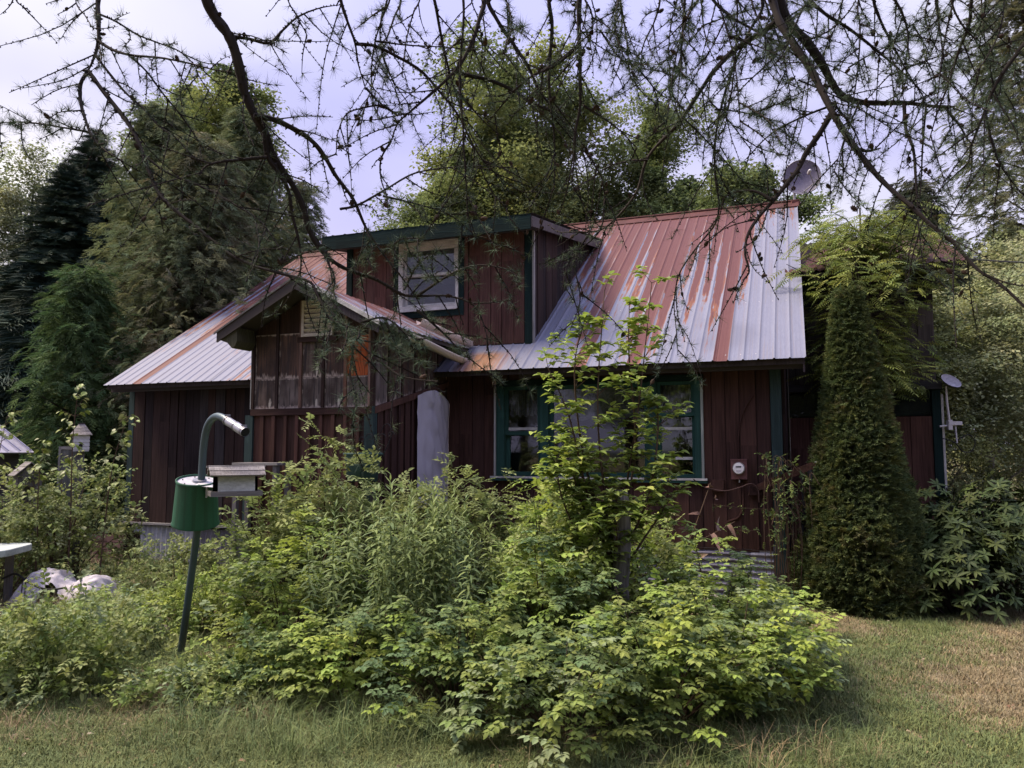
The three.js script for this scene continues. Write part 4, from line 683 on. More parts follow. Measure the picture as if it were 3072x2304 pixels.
// geometries shared by many plants
function leafClump(seed, n, rad, len, wid) {
  const r = rng(seed), s = new Shape3(); for (let i = 0; i < n; i++) { const o = rdir(r).multiplyScalar(rad * Math.cbrt(r())); o.y *= 0.75; const a = r() * 6.283, d = dirOf(a, -0.5 + 0.7 * r()), n2 = V(0, 1, 0).addScaledVector(rdir(r), 0.55); n2.addScaledVector(d, -n2.dot(d)).normalize(); s.leaf(o, d, n2, len * (0.7 + 0.6 * r()), wid * (0.7 + 0.6 * r()), 0.25, 0.25, 0); } return s.geo(true);
}
const clumps = [1, 2, 3].map((k) => leafClump(k, 46, 0.42, 0.105, 0.07));
function fan(seed, fingers, len, droop, wid, sub = 3) {    // flat spray of scale leaves along +z
  const r = rng(seed), s = new Shape3(); for (let i = 0; i < fingers; i++) { const t = (i + 0.3) / fingers, sd = i % 2 ? 1 : -1, o = V(0, -droop * t * t * len, t * len * 0.75), L = len * (0.5 - 0.3 * t) * (0.8 + 0.4 * r()); for (let k = 0; k < sub; k++) { const a = sd * (0.35 + 0.45 * r() + 0.1 * k), d = V(Math.sin(a), -0.25 * r() - droop * 0.4, Math.cos(a)).normalize(), up = rdir(r).add(V(0, 0.6, 0)), q = V(0, 0, 0).crossVectors(up, d).normalize(); s.blade(o.clone().addScaledVector(d, L * 0.18 * k), d, q, L * (1 - 0.15 * k), wid * (0.8 + 0.5 * r())); } }
  s.blade(V(0, 0, 0), V(0, -droop * 0.5, 1).normalize(), V(1, 0, 0), len, wid * 1.1); return s.geo(true);
}
const cedarFans = [11, 12, 13].map((k) => fan(k, 12, 0.30, 0.5, 0.013, 3)), arbFans = [21, 22, 23].map((k) => fan(k, 10, 0.115, 0.3, 0.009, 3)), spruceFans = [31, 32].map((k) => fan(k, 40, 1, 0.3, 0.015, 4));
function pinnate(seed, pairs, len, ll, lw, droop) {        // compound leaf along +z
  const r = rng(seed), s = new Shape3(), at = (t) => V(0, -droop * len * t * t, len * t); s.tube([at(0), at(0.5), at(1)], [0.0016, 0.0013, 0.001].map((q) => q * Math.max(1, len * 6)), 3, false);
  for (let k = 0; k < pairs; k++) { const t = 0.25 + 0.7 * k / Math.max(1, pairs - 1), sz = 1 - 0.35 * Math.abs(t - 0.6); for (const sd of [-1, 1]) { const d = V(sd * 0.92, -0.12 + 0.2 * (r() - 0.5) - droop * 0.3, 0.42).normalize(), n = V(0.25 * (r() - 0.5), 1, 0.25 * (r() - 0.5)); n.addScaledVector(d, -n.dot(d)).normalize(); s.leaf(at(t), d, n, ll * sz * (0.85 + 0.3 * r()), lw * sz, 0.22, 0.18, ll > 0.02 && lw > 0.012 ? 1 : 0); } }
  s.leaf(at(0.98), V(0, -0.2 - droop * 0.5, 1).normalize(), V(0, 1, 0.2).normalize(), ll * 1.05, lw, 0.22, 0.2, lw > 0.012 ? 1 : 0); return s.geo(true);
}
function limbs(s, r, base, h, r0, n, spread, lo = 0.3) {
  const lean = V((r() - 0.5) * 0.08 * h, h, (r() - 0.5) * 0.08 * h), tr = []; for (let k = 0; k <= 8; k++) tr.push(V(lean.x * (k / 8) ** 2 + 0.05 * (r() - 0.5), h * k / 8 - 0.1, lean.z * (k / 8) ** 2 + 0.05 * (r() - 0.5)));
  s.tube(tr, tr.map((_, k) => r0 * (1.15 - k / 8 * 1.05)), 9); const tips = [];
  for (let i = 0; i < n; i++) { const t = lo + (0.95 - lo) * i / n, o = tr[Math.floor(t * 8)].clone(), a = i * 2.4 + r(), L = spread * (1.15 - t * 0.75) * (0.7 + 0.5 * r()), e = 0.35 + 0.5 * r(), p = [o, o.clone().add(dirOf(a, e * 0.8).multiplyScalar(L * 0.5)), o.clone().add(dirOf(a + 0.3 * (r() - 0.5), e).multiplyScalar(L))]; s.tube(curve(p, 5), [1, 0.8, 0.6, 0.45, 0.3, 0.2].map((q) => q * r0 * 0.42), 5); tips.push(p[2], p[1]); }
  return tips;
}
function broadleaf(name, label, pos, { h, spread, base = 0.3, n = 1300, seed = 1, cols, size = 1, grp = 'trees behind the cabin', bk = bark, narrow = 1 }) {
  const r = rng(seed), t = thing(name, label, 'tree', grp, pos), s = new Shape3(), tips = limbs(s, r, 0, h * 0.92, h * 0.016, 16, spread, base); mesh('trunk', s.geo(), bk, t);
  const lobes = tips.map((q) => [q, spread * (0.15 + 0.2 * r())]); for (let k = 0; k < 22; k++) { const a = r() * 6.28, y = base + (1 - base) * r(), w = spread * Math.sqrt(Math.max(0.05, 1 - ((y - 0.5) / 0.62) ** 2)) * 0.75 * narrow; lobes.push([V(Math.cos(a) * w, y * h, Math.sin(a) * w), spread * (0.12 + 0.22 * r())]); }
  for (let k = 0; k < 7; k++) { const a = k * 2.4, q = k ? spread * (0.25 + 0.5 * r()) : 0, top = h * (k ? 1.0 - 0.4 * q / spread - 0.08 * r() : 1.0), x = Math.cos(a) * q, z = Math.sin(a) * q; for (let j = 0; j < 5; j++) lobes.push([V(x + 0.15 * (r() - 0.5), top - 0.16 * spread * j, z), spread * (0.045 + 0.05 * j)]); }
  const L = [[], [], []], lc = lobes.map(() => cols[Math.floor(r() * cols.length)]);
  for (let i = 0; i < n; i++) { const k = Math.floor(r() * lobes.length), [c, R] = lobes[k], d = rdir(r); d.y *= 0.8; const o = c.clone().addScaledVector(d, R * (0.35 + 0.85 * r())); if (o.y > h * 1.04) continue; L[i % 3].push([pose(o, dirOf(r() * 6.28, (r() - 0.5) * 0.6), V(0, 1, 0), size * (0.6 + 0.7 * r())), jit(lc[k], r)]); }
  const cr = group('crown', t); clumps.forEach((g, i) => many('leaves', g, farM, L[i], cr)); return t;
}
function spruce(label, pos, { h, R, n = 420, seed = 1, cols, grp = 'dark spruces at the yard edge' }) {
  const r = rng(seed), t = thing('spruce_tree', label, 'tree', grp, pos), s = new Shape3(); s.tube([V(0, -0.1, 0), V(0, h * 0.5, 0), V(0, h, 0)], [h * 0.014, h * 0.009, 0.01], 8); mesh('trunk', s.geo(), bark, t);
  const L = [[], []]; for (let i = 0; i < n; i++) { const k = Math.pow(i / n, 0.85), y = mix(0.05, 0.985, k) * h, w = R * Math.pow(1 - y / h, 0.85) * (0.75 + 0.45 * r()) + 0.12, a = i * 2.399 + r() * 0.6, e = mix(-0.28, 0.55, k * k) + (r() - 0.5) * 0.3; L[i % 2].push([pose(V(0, y, 0), dirOf(a, e), V(0, 1, 0), w), jit(cols[Math.floor(r() * cols.length)], r)]); if (r() < 0.7) L[i % 2].push([pose(dirOf(a, e).multiplyScalar(w * 0.35).add(V(0, y, 0)), dirOf(a + (r() - 0.5) * 1.6, e - 0.2), V(0, 1, 0), w * 0.6), jit(cols[Math.floor(r() * cols.length)], r)]); }
  const cr = group('crown', t); spruceFans.forEach((g, i) => many('needles', g, needleM, L[i], cr)); return t;
}
function cedar(label, pos, { h, R, n = 2400, seed = 1, cols, lo = 0.05, grp = 'ragged cedars beside the cabin', size = 1, pow = 0.75 }) {
  const r = rng(seed), t = thing('cedar_tree', label, 'tree', grp, pos), s = new Shape3(); s.tube([V(0, -0.1, 0), V(0.05, h * 0.5, 0.05), V(0, h, 0)], [h * 0.017, h * 0.01, 0.01], 8);
  const L = [[], [], []], nb = Math.round(n / 26);
  for (let b = 0; b < nb; b++) { const k = (b + r()) / nb, y = mix(lo, 0.98, k) * h, w = (R * Math.pow(1 - k * 0.97, pow) + 0.1) * (0.65 + 0.5 * r()), a = b * 2.4 + r(), e = 0.1 + 0.5 * k, c = cols[Math.floor(r() * cols.length)], tip = dirOf(a, e).multiplyScalar(w).add(V(0, y - 0.10 * w, 0)); if (b % 3 === 0) s.tube(curve([V(0, y - 0.2 * w, 0), tip.clone().multiplyScalar(0.5).add(V(0, y * 0.5 - 0.1, 0)), tip], 4), [0.025, 0.02, 0.014, 0.01, 0.006], 4); for (let i = 0; i < 26; i++) { const q = Math.pow(r(), 0.6), o = V(0, y - 0.2 * w, 0).lerp(tip, q).addScaledVector(rdir(r), 0.16 + 0.14 * w * r()); L[i % 3].push([pose(o, dirOf(a + (r() - 0.5) * 2.2, -0.5 + 0.8 * r()), V((r() - 0.5), 0.7, (r() - 0.5)), size * (0.55 + 0.75 * r())), jit(c, r, 0.3)]); } }
  mesh('trunk', s.geo(), bark, t); const cr = group('crown', t); cedarFans.forEach((g, i) => many('foliage', g, sprayM, L[i], cr)); return t;
}
const GY = [[0.20, 0.235, 0.075], [0.165, 0.205, 0.07], [0.215, 0.24, 0.085], [0.145, 0.19, 0.07]], GM = [[0.12, 0.165, 0.06], [0.10, 0.145, 0.06], [0.145, 0.185, 0.07]], GD = [[0.035, 0.06, 0.042], [0.026, 0.05, 0.04], [0.048, 0.07, 0.045]], CE = [[0.145, 0.175, 0.085], [0.12, 0.155, 0.08], [0.135, 0.15, 0.08], [0.15, 0.142, 0.085], [0.15, 0.18, 0.09]], BI = [[0.235, 0.265, 0.13], [0.205, 0.24, 0.11], [0.27, 0.29, 0.16]];
const SV = [[0.29, 0.325, 0.17], [0.25, 0.29, 0.14], [0.32, 0.345, 0.20]];   // silvery young leaves
// left
spruce('tallest dark spruce rising behind the birch leaves', [-12.3, 0, -22], { h: 11.2, R: 4.3, n: 760, seed: 3, cols: GD });
spruce('broad dark spruce standing in front of the tallest spruce', [-10.4, 0, -17.5], { h: 8.4, R: 3.5, n: 720, seed: 5, cols: GD });
spruce('dark spruce at the far left edge of the yard', [-15.6, 0, -21], { h: 8.8, R: 3.6, n: 620, seed: 7, cols: GD });
broadleaf('birch_tree', 'pale leaved birch rising behind the spruces', [-16.6, 0, -26], { h: 12.0, spread: 2.6, n: 1100, seed: 21, cols: BI, narrow: 0.6 });
broadleaf('birch_tree', 'loose pale birch at the left edge beyond the spruces', [-18.4, 0, -25], { h: 10.2, spread: 2.4, n: 900, seed: 22, cols: BI, narrow: 0.6 });
cedar('large brownish cedar overhanging the left roof end', [-5.95, 0, -14.3], { h: 7.6, R: 2.5, n: 8500, seed: 31, cols: [CE[2], CE[3], CE[4], CE[1], CE[2]], size: 0.95 });
cedar('green cedar with a pointed top left of the brownish cedar', [-7.35, 0, -15.6], { h: 8.9, R: 2.2, n: 6200, seed: 32, cols: [CE[0], CE[1], CE[4], CE[0]] });
cedar('green cedar spire between the brownish cedar and the roof', [-6.1, 0, -17.2], { h: 9.6, R: 2.2, n: 6200, seed: 33, cols: [CE[0], CE[1], CE[4]] });
cedar('low bright green cedar beside the left wall', [-7.35, 0, -13.0], { h: 4.7, R: 1.35, n: 3200, seed: 34, cols: [[0.075, 0.125, 0.045], [0.06, 0.105, 0.04]] });
cedar('cedar tops showing above the left roof ridge', [-5.2, 0, -18.6], { h: 8.3, R: 1.5, n: 3600, seed: 35, cols: [CE[0], CE[4], CE[3]] });
broadleaf('maple_tree', 'tall yellow green maple with pointed tops behind the cedars', [-8.0, 0, -21], { h: 12.2, spread: 2.3, n: 2600, seed: 41, cols: GY, narrow: 0.75 });
broadleaf('maple_tree', 'yellow green maple left of the sky gap', [-10.2, 0, -23.5], { h: 12.8, spread: 3.0, n: 2600, seed: 42, cols: [GY[0], GY[1], GM[2]], narrow: 0.7 });
// behind the house
broadleaf('maple_tree', 'large olive maple above the dormer', [0.0, 0, -23.0], { h: 13.2, spread: 3.8, n: 4600, seed: 43, cols: [GY[1], GY[3], GM[2], GY[0]] });
broadleaf('maple_tree', 'smaller maple left of the one above the dormer', [-2.0, 0, -22.0], { h: 9.4, spread: 2.3, n: 2200, seed: 44, cols: [GY[1], GY[3]] });
broadleaf('maple_tree', 'maple behind the middle of the roof ridge', [4.6, 0, -23.5], { h: 12.2, spread: 2.8, n: 3000, seed: 45, cols: [GM[2], GY[3], GM[0]] });
broadleaf('maple_tree', 'dense green maple behind the roof beside the dish', [6.6, 0, -20.0], { h: 8.9, spread: 2.1, n: 2300, seed: 46, cols: [GM[2], GM[0], GY[3]] });
broadleaf('maple_tree', 'low maple filling the gap behind the ridge', [2.2, 0, -24.5], { h: 9.4, spread: 3.2, n: 2200, seed: 47, cols: [GM[0], GM[1], GY[3]] });
// right
cedar('tall ragged hemlock at the right edge', [11.0, 0, -15.8], { h: 13.5, R: 2.6, n: 6200, seed: 51, cols: [[0.13, 0.15, 0.075], [0.105, 0.125, 0.065], [0.15, 0.155, 0.085]], lo: 0.18, grp: 'dark trees on the right', size: 1.05 });
cedar('dark cedar behind the annex', [8.9, 0, -16.6], { h: 7.6, R: 2.0, n: 4500, seed: 52, cols: [[0.075, 0.085, 0.05], [0.06, 0.07, 0.048]], grp: 'dark trees on the right' });
broadleaf('birch_tree', 'slim white stemmed birch beyond the annex', [8.05, 0, -13.0], { h: 4.6, spread: 1.3, n: 620, seed: 53, cols: SV, size: 0.62, bk: barkPale, grp: 'birches on the right', base: 0.35 });
broadleaf('birch_tree', 'young birch at the right edge', [9.6, 0, -13.6], { h: 5.6, spread: 1.7, n: 800, seed: 54, cols: SV, size: 0.7, bk: barkPale, grp: 'birches on the right', base: 0.15 });
broadleaf('birch_tree', 'young birch close behind the annex corner', [7.15, 0, -12.9], { h: 4.2, spread: 1.2, n: 620, seed: 55, cols: [SV[0], SV[1], GY[2]], size: 0.62, bk: barkPale, grp: 'birches on the right', base: 0.1 });
broadleaf('maple_tree', 'leafy thicket tree beyond the birches', [12.5, 0, -19], { h: 7.0, spread: 3.0, n: 1500, seed: 56, cols: [BI[1], BI[0], GM[2]], base: 0.05 });
// the wood beyond, one tree after another
{
  const src = scene.children.filter((o) => /maple_tree|spruce_tree/.test(o.name)), r = rng(88); let k = 0;
  const where = ['far left behind the birches', 'behind the spruces', 'behind the tall maple', 'in the gap beside the dormer', 'behind the dormer maple', 'past the ridge middle', 'past the dish', 'beyond the hemlock', 'beyond the right edge birches'];
  for (let x = -28; x <= 28; x += 7) { const o = src[[0, 6, 4, 7, 8, 9, 10, 3, 6][k] % src.length].clone(); o.name = numbered(/spruce/.test(o.name) ? 'spruce_tree' : 'maple_tree'); o.position.set(x + 2 * (r() - 0.5), 0, -32 - 3 * r()); o.rotation.y = r() * 6; o.scale.setScalar(0.78 + 0.15 * r()); o.userData = { label: 'distant woodland tree ' + where[k], category: 'tree', group: 'far wood' }; scene.add(o); k++; }
  // trees behind the photographer, mirrored in the panes
  k = 0; const wb = ['far left', 'left', 'centre left', 'centre', 'centre right', 'right', 'far right', 'near left', 'near centre', 'near right', 'nearest right'];
  for (const [x, zz] of [[-17, 11], [-11, 11], [-5.5, 12], [0, 11], [6, 12], [11.5, 11], [17, 12], [-8, 6], [-2.6, 5.6], [4.6, 5.2], [9.5, 6]]) { const o = src[(k * 3 + 4) % src.length].clone(); o.name = numbered(/spruce/.test(o.name) ? 'spruce_tree' : 'maple_tree'); o.position.set(x, 0, zz); o.rotation.y = r() * 6; o.scale.setScalar(zz < 8 ? 1.05 : 0.98); o.userData = { label: 'tree across the drive mirrored in the dormer window, ' + wb[k], category: 'tree', group: 'trees across the drive' }; scene.add(o); k++; }
}
// ---- columnar arborvitae in front of the annex ----
function arbor(label, pos, h, R, n, seed) {
  const r = rng(seed), t = thing('arborvitae', label, 'conifer', 'columnar arborvitae by the cabin corner', pos), prof = (k) => R * (k < 0.1 ? 0.86 + 1.4 * k : Math.pow(1 - (k - 0.1) / 0.9, 1.12) * 0.98 + 0.015);
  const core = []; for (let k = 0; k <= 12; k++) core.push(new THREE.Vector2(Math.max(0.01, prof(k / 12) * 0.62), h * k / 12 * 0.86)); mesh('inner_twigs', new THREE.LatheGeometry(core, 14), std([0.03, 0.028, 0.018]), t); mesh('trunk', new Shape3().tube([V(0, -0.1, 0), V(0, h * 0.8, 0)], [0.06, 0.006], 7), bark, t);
  const L = [[], [], []], cs = [[0.085, 0.11, 0.036], [0.07, 0.098, 0.035], [0.105, 0.128, 0.04], [0.115, 0.112, 0.045]], lump = (a, y) => 1 + 0.22 * (fbm(Math.cos(a) * 2 + 5, Math.sin(a) * 2 + y * 2.6, seed, 3) - 0.5) * 2;
  for (let i = 0; i < n; i++) { let k = r(); k = 1 - Math.sqrt(1 - k * 0.985); const a = r() * 6.283, y = k * h, lm = lump(a, y), q = prof(k) * lm * (0.74 + 0.27 * Math.sqrt(r())), o = V(Math.cos(a) * q, y + 0.03, Math.sin(a) * q), dr = V(Math.cos(a), 0.35 + 0.6 * r(), Math.sin(a)).addScaledVector(rdir(r), 0.6), c = cs[Math.floor(4 * fbm(a * 2 + 9, y * 4, seed + 4, 2) * 0.999 * (0.6 + 0.6 * r())) % 4]; L[i % 3].push([pose(o, dr, rdir(r).addScaledVector(V(0, 1, 0), 0.4), 0.65 + 0.6 * r()), jit(c, r, 0.3)]); }
  const cr = group('crown', t); arbFans.forEach((g, i) => many('foliage', g, sprayM, L[i], cr)); return t;
}
arbor('tall dense cone shaped arborvitae at the cabin corner', [3.57, 0, -8.05], 3.72, 0.585, 18000, 61);
arbor('shorter arborvitae crowding the right of the tall one', [4.13, 0, -8.55], 2.15, 0.38, 6000, 62);
// ---- feathery tree between arborvitae and annex ----
{
  const r = rng(71), t = thing('feathery_tree', 'light green tree with long drooping feathery leaves before the annex', 'tree', null, [4.45, 0, -9.6]), s = new Shape3(), L = [[], []], fr = [pinnate(5, 7, 0.22, 0.055, 0.0165, 0.35), pinnate(6, 6, 0.19, 0.05, 0.0155, 0.25)];
  s.tube(curve([V(0, -0.1, 0), V(0.05, 1.5, 0), V(-0.05, 3, 0.05), V(0, 4.7, 0)], 10), Array.from({ length: 11 }, (_, k) => 0.05 - 0.004 * k), 7);
  for (let b = 0; b < 96; b++) { const k = b / 96, y = mix(2.5, 4.75, k), w = (y < 3.3 ? 0.8 : 1.2) * (1.05 - 0.55 * Math.max(0, k - 0.55) / 0.45) * (0.6 + 0.5 * r()), a = b * 2.4 + r(), tip = dirOf(a, 0.35 + 0.3 * r()).multiplyScalar(w).add(V(0, y - 0.3, 0)), o = V(0, y - 0.3, 0); s.tube([o, o.clone().lerp(tip, 0.5).add(V(0, 0.06, 0)), tip], [0.014, 0.009, 0.004], 4); for (let i = 0; i < 28; i++) { const q = 0.2 + 0.8 * r(), p = o.clone().lerp(tip, q).addScaledVector(rdir(r), 0.13); L[i % 2].push([pose(p, dirOf(a + (r() - 0.5) * 3.4, -0.5 + 0.9 * r()), V(0.8 * (r() - 0.5), 1, 0.8 * (r() - 0.5)), 0.7 + 0.6 * r()), jit([[0.18, 0.23, 0.05], [0.14, 0.19, 0.045], [0.21, 0.24, 0.055]][Math.floor(r() * 3)], r)]); } }
  mesh('trunk', s.geo(), bark, t); const cr = group('crown', t); fr.forEach((g, i) => many('leaves', g, leafM, L[i], cr));
}
// ---- rhododendrons at the right ----
function rosette(seed, n, len, wid) { const r = rng(seed), s = new Shape3(); for (let k = 0; k < n; k++) { const a = k / n * 6.283 + r() * 0.4, d = dirOf(a, 0.15 + 0.35 * r() - (k % 2) * 0.35), n2 = V(0, 1, 0); n2.addScaledVector(d, -n2.dot(d)).normalize(); s.leaf(V(0, 0, 0), d, n2, len * (0.75 + 0.4 * r()), wid, 0.3, 0.25, 2); } const q = s.geo(); q.rotateX(Math.PI / 2); return q; }
const rhodo = [rosette(1, 9, 0.10, 0.027), rosette(2, 8, 0.095, 0.025), rosette(3, 10, 0.10, 0.026)];
function dome(label, name, cat, grp, pos, rx, rz, h, n, geos, mat, cols, seed, { size = 1, inner = 0.6, stems = 14, stemM = bark, lo = 0.06, tilt = 0.5, clump = 5, spread = 0.12 } = {}) {
  const r = rng(seed), t = thing(name, label, cat, grp, pos), s = new Shape3(), L = geos.map(() => []), lump = (a, e) => 0.58 + 0.85 * fbm(Math.cos(a) * 2.2 + seed, e * 2.4 + Math.sin(a) * 2.2, seed, 3);
  const heads = []; for (let i = 0; i < n / clump; i++) { const a = r() * 6.283, e = Math.asin(Math.pow(r(), 0.75)), q = lump(a, e) * mix(inner, 1.05, Math.sqrt(r())), o = V(Math.cos(a) * Math.cos(e) * rx * q, lo * h + Math.sin(e) * h * q * 0.95, Math.sin(a) * Math.cos(e) * rz * q); heads.push([o, a, e]); }
  heads.forEach(([o, a, e], i) => {
    const c = cols[Math.floor(r() * cols.length)], sz = size * (0.75 + 0.5 * r());
    if (i % Math.max(1, Math.floor(heads.length / stems)) === 0) s.tube(curve([V(o.x * 0.15, -0.05, o.z * 0.15), V(o.x * 0.45, o.y * 0.5, o.z * 0.45), o], 6), [5, 4.5, 4, 3.4, 2.8, 2.2, 1.5].map((q) => q * 0.001 * (0.8 + h)), 5);
    for (let k = 0; k < clump; k++) { const g = Math.floor(r() * geos.length), p = o.clone().addScaledVector(rdir(r), spread * r()), d = V(Math.cos(a), 0, Math.sin(a)).multiplyScalar(0.6).addScaledVector(rdir(r), 0.9); d.y = d.y * tilt + 0.12; L[g].push([pose(p, d, V(0.35 * (r() - 0.5), 1, 0.35 * (r() - 0.5)), sz * (0.8 + 0.4 * r())), jit(c, r, 0.2)]); }
  });
  mesh('stems', s.geo(), stemM, t).userData.kind = 'stuff'; geos.forEach((g, i) => many('foliage', g, mat, L[i], t)); return t;
}
const RH_C = [[0.04, 0.06, 0.017], [0.054, 0.075, 0.021], [0.03, 0.048, 0.015]];
function rhododendron(label, pos, rx, rz, h, n, seed) {
  const r = rng(seed), t = thing('rhododendron', label, 'shrub', 'rhododendrons beside the lawn', pos), s = new Shape3(), L = [[], [], []];
  for (let i = 0; i < n; i++) { const a = r() * 6.283, e = Math.asin(Math.pow(r(), 0.8)), q = 0.78 + 0.3 * r() + 0.25 * (fbm(Math.cos(a) * 2, e * 2 + Math.sin(a), seed, 3) - 0.5), o = V(Math.cos(a) * Math.cos(e) * rx * q, 0.12 + Math.sin(e) * h * q * 0.95, Math.sin(a) * Math.cos(e) * rz * q); L[i % 3].push([pose(o, V(Math.cos(a) * 0.6, 0.55 + 0.4 * r(), Math.sin(a) * 0.6).addScaledVector(rdir(r), 0.35), rdir(r), 0.8 + 0.45 * r()), jit(RH_C[Math.floor(r() * 3)], r, 0.25)]); if (i % 12 === 0) s.tube([V(o.x * 0.2, -0.05, o.z * 0.2), V(o.x * 0.6, o.y * 0.55, o.z * 0.6), o], [0.014, 0.01, 0.005], 5); }
  mesh('stems', s.geo(), bark, t).userData.kind = 'stuff'; rhodo.forEach((g, i) => many('leaves', g, glossM, L[i], t));
}
rhododendron('glossy rhododendron at the front edge of the lawn', [4.45, 0, -7.75], 0.62, 0.5, 0.8, 330, 81);
rhododendron('larger rhododendron at the right edge', [5.3, 0, -8.3], 0.9, 0.7, 1.15, 560, 82);
rhododendron('upright rhododendron against the red annex wall', [4.85, 0, -9.0], 0.55, 0.5, 1.1, 320, 83);
// ================= shrubs, weeds and grass =================
// a leafy shoot: stem along +z with leaves set round it
function shoot(seed, n, len, ll, lw, { fine = 1, up = 0.5, fold = 0.25, curl = 0.25, pairs = false, t0 = 0.15 } = {}) {
  const r = rng(seed), s = new Shape3(), at = (t) => V(0.03 * len * Math.sin(t * 3 + seed), -0.12 * len * t * t, len * t); s.tube([at(0), at(0.5), at(1)], [0.0022, 0.0016, 0.0009], 4, false);
  for (let k = 0; k < n; k++) { const t = t0 + (1 - t0) * (k + 0.5) / n, a = pairs ? (k % 2 ? 0 : Math.PI) + (r() - 0.5) * 0.6 : k * 2.4 + r() * 0.5, d = V(Math.cos(a) * 0.85, Math.sin(a) * 0.55 + up * 0.35, 0.5 + 0.4 * (t > 0.9 ? 1 : 0)).normalize(), n2 = V(0.35 * (r() - 0.5), 1, -0.2 + 0.3 * (r() - 0.5)); n2.addScaledVector(d, -n2.dot(d)).normalize(); s.leaf(at(t), d, n2, ll * (0.7 + 0.55 * r()), lw * (0.75 + 0.45 * r()), fold, curl, fine); }
  return s.geo(true);
}
const roseG = [pinnate(1, 3, 0.095, 0.042, 0.026, 0.02), pinnate(2, 3, 0.085, 0.036, 0.023, 0.12), pinnate(3, 2, 0.08, 0.044, 0.029, 0.02)];
const shrubG = [shoot(4, 9, 0.17, 0.045, 0.022, { pairs: true }), shoot(5, 10, 0.19, 0.042, 0.02, { pairs: true }), shoot(6, 8, 0.15, 0.05, 0.025)];
const birchG = [shoot(7, 6, 0.2, 0.055, 0.038, { curl: 0.5, up: -0.2 }), shoot(8, 7, 0.22, 0.052, 0.036, { curl: 0.4, up: -0.1 }), shoot(9, 5, 0.18, 0.06, 0.042, { curl: 0.5 })];
const herbG = [shoot(14, 8, 0.12, 0.035, 0.02), pinnate(15, 4, 0.1, 0.03, 0.014, 0.3), shoot(16, 6, 0.1, 0.045, 0.03)];
const LIME = [[0.235, 0.31, 0.055], [0.20, 0.285, 0.055], [0.26, 0.325, 0.06]], MID = [[0.165, 0.22, 0.052], [0.14, 0.20, 0.055], [0.19, 0.24, 0.058]], DEEP = [[0.10, 0.155, 0.055], [0.085, 0.14, 0.055]], SAGE = [[0.185, 0.24, 0.12], [0.21, 0.265, 0.14]], stemB = std([0.075, 0.05, 0.036]), stemG = std([0.11, 0.14, 0.05]);
const rosebush = (label, x, z, rx, rz, h, n, seed, cols) => dome(label, 'wild_rose_bush', 'shrub', 'wild roses in front of the cabin', [x, 0, z], rx, rz, h, n, roseG, leafM, cols, seed, { size: 1.05, stems: 26, stemM: stemB, clump: 7, spread: 0.085, inner: 0.4, tilt: 0.4, lo: 0.16 });
const RC1 = [...LIME, ...MID, MID[0], DEEP[0]], RC2 = [...MID, LIME[1], ...DEEP], RC3 = [LIME[0], LIME[1], LIME[2], MID[2], SAGE[0]];
rosebush('lime tipped rose bush at the very front of the thicket', 0.9, -4.75, 0.8, 0.5, 0.66, 1230, 101, RC1);
rosebush('bright rose bush spreading towards the lawn', 1.42, -5.05, 0.62, 0.5, 0.6, 983, 102, RC3);
rosebush('low rose bush with bluish leaves nearest the camera', 0.28, -4.4, 0.55, 0.4, 0.46, 615, 103, [SAGE[0], ...MID, DEEP[0]]);
rosebush('tall rose bush in front of the fence post', 1.5, -5.75, 0.65, 0.5, 0.8, 902, 104, RC1);
rosebush('outlying rose bush on the lawn side', 1.88, -5.9, 0.45, 0.45, 0.46, 533, 105, RC3);
rosebush('deep green rose bush right of the goldenrod', 0.22, -5.6, 0.5, 0.5, 0.88, 820, 106, RC2);
rosebush('rose bush at the foot of the goldenrod', -0.35, -4.95, 0.55, 0.4, 0.52, 697, 107, RC2);
rosebush('sparse rose bush by the corrugated skirting', 2.05, -6.7, 0.6, 0.45, 0.34, 410, 108, RC3);
rosebush('rose bush left of the goldenrod', -1.15, -5.2, 0.45, 0.4, 0.5, 574, 109, RC1);
rosebush('rose bush behind the fence post', 0.6, -6.9, 0.85, 0.5, 1.0, 1066, 110, RC1);
rosebush('rose bush beside the feeder pole', -1.7, -6.0, 0.5, 0.5, 0.85, 779, 111, RC3);
const shrub = (label, x, z, rx, rz, h, n, seed, cols, geos = shrubG, o = {}) => dome(label, 'leafy_shrub', 'shrub', 'shrubs along the cabin front', [x, 0, z], rx, rz, h, n, geos, leafM, cols, seed, { size: 1, stems: 24, stemM: stemB, clump: 4, spread: 0.10, inner: 0.5, tilt: 0.7, ...o });
const SC = [[0.20, 0.24, 0.08], [0.17, 0.21, 0.07], [0.14, 0.185, 0.062], [0.225, 0.265, 0.095]];
shrub('rounded shrub below the entry front', -1.75, -7.05, 0.6, 0.45, 1.5, 900, 121, SC);
shrub('shrub below the hanging cloth', -0.45, -7.1, 0.55, 0.45, 1.43, 850, 122, SC);
shrub('shrub between the entry and the goldenrod', -1.05, -6.9, 0.55, 0.45, 1.28, 750, 123, SC);
shrub('broad shrub under the front window', 0.35, -7.35, 0.75, 0.45, 1.15, 950, 124, [...SC, LIME[0]]);
shrub('shrub behind the feeder pole', -2.05, -6.9, 0.5, 0.5, 1.05, 700, 125, [SC[1], SC[2], MID[0]]);
shrub('lime green shrub left of the sapling', 0.28, -6.2, 0.42, 0.4, 1.25, 620, 126, [...LIME, SC[3]]);
shrub('dense shrub around the birch saplings', -5.2, -9.0, 0.8, 0.5, 1.3, 1000, 127, [...SC, BI[0]], birchG, { size: 0.8 });
shrub('shrub between the birches and the feeder pole', -3.55, -8.3, 0.5, 0.4, 0.62, 420, 128, SC, birchG, { size: 0.8 });
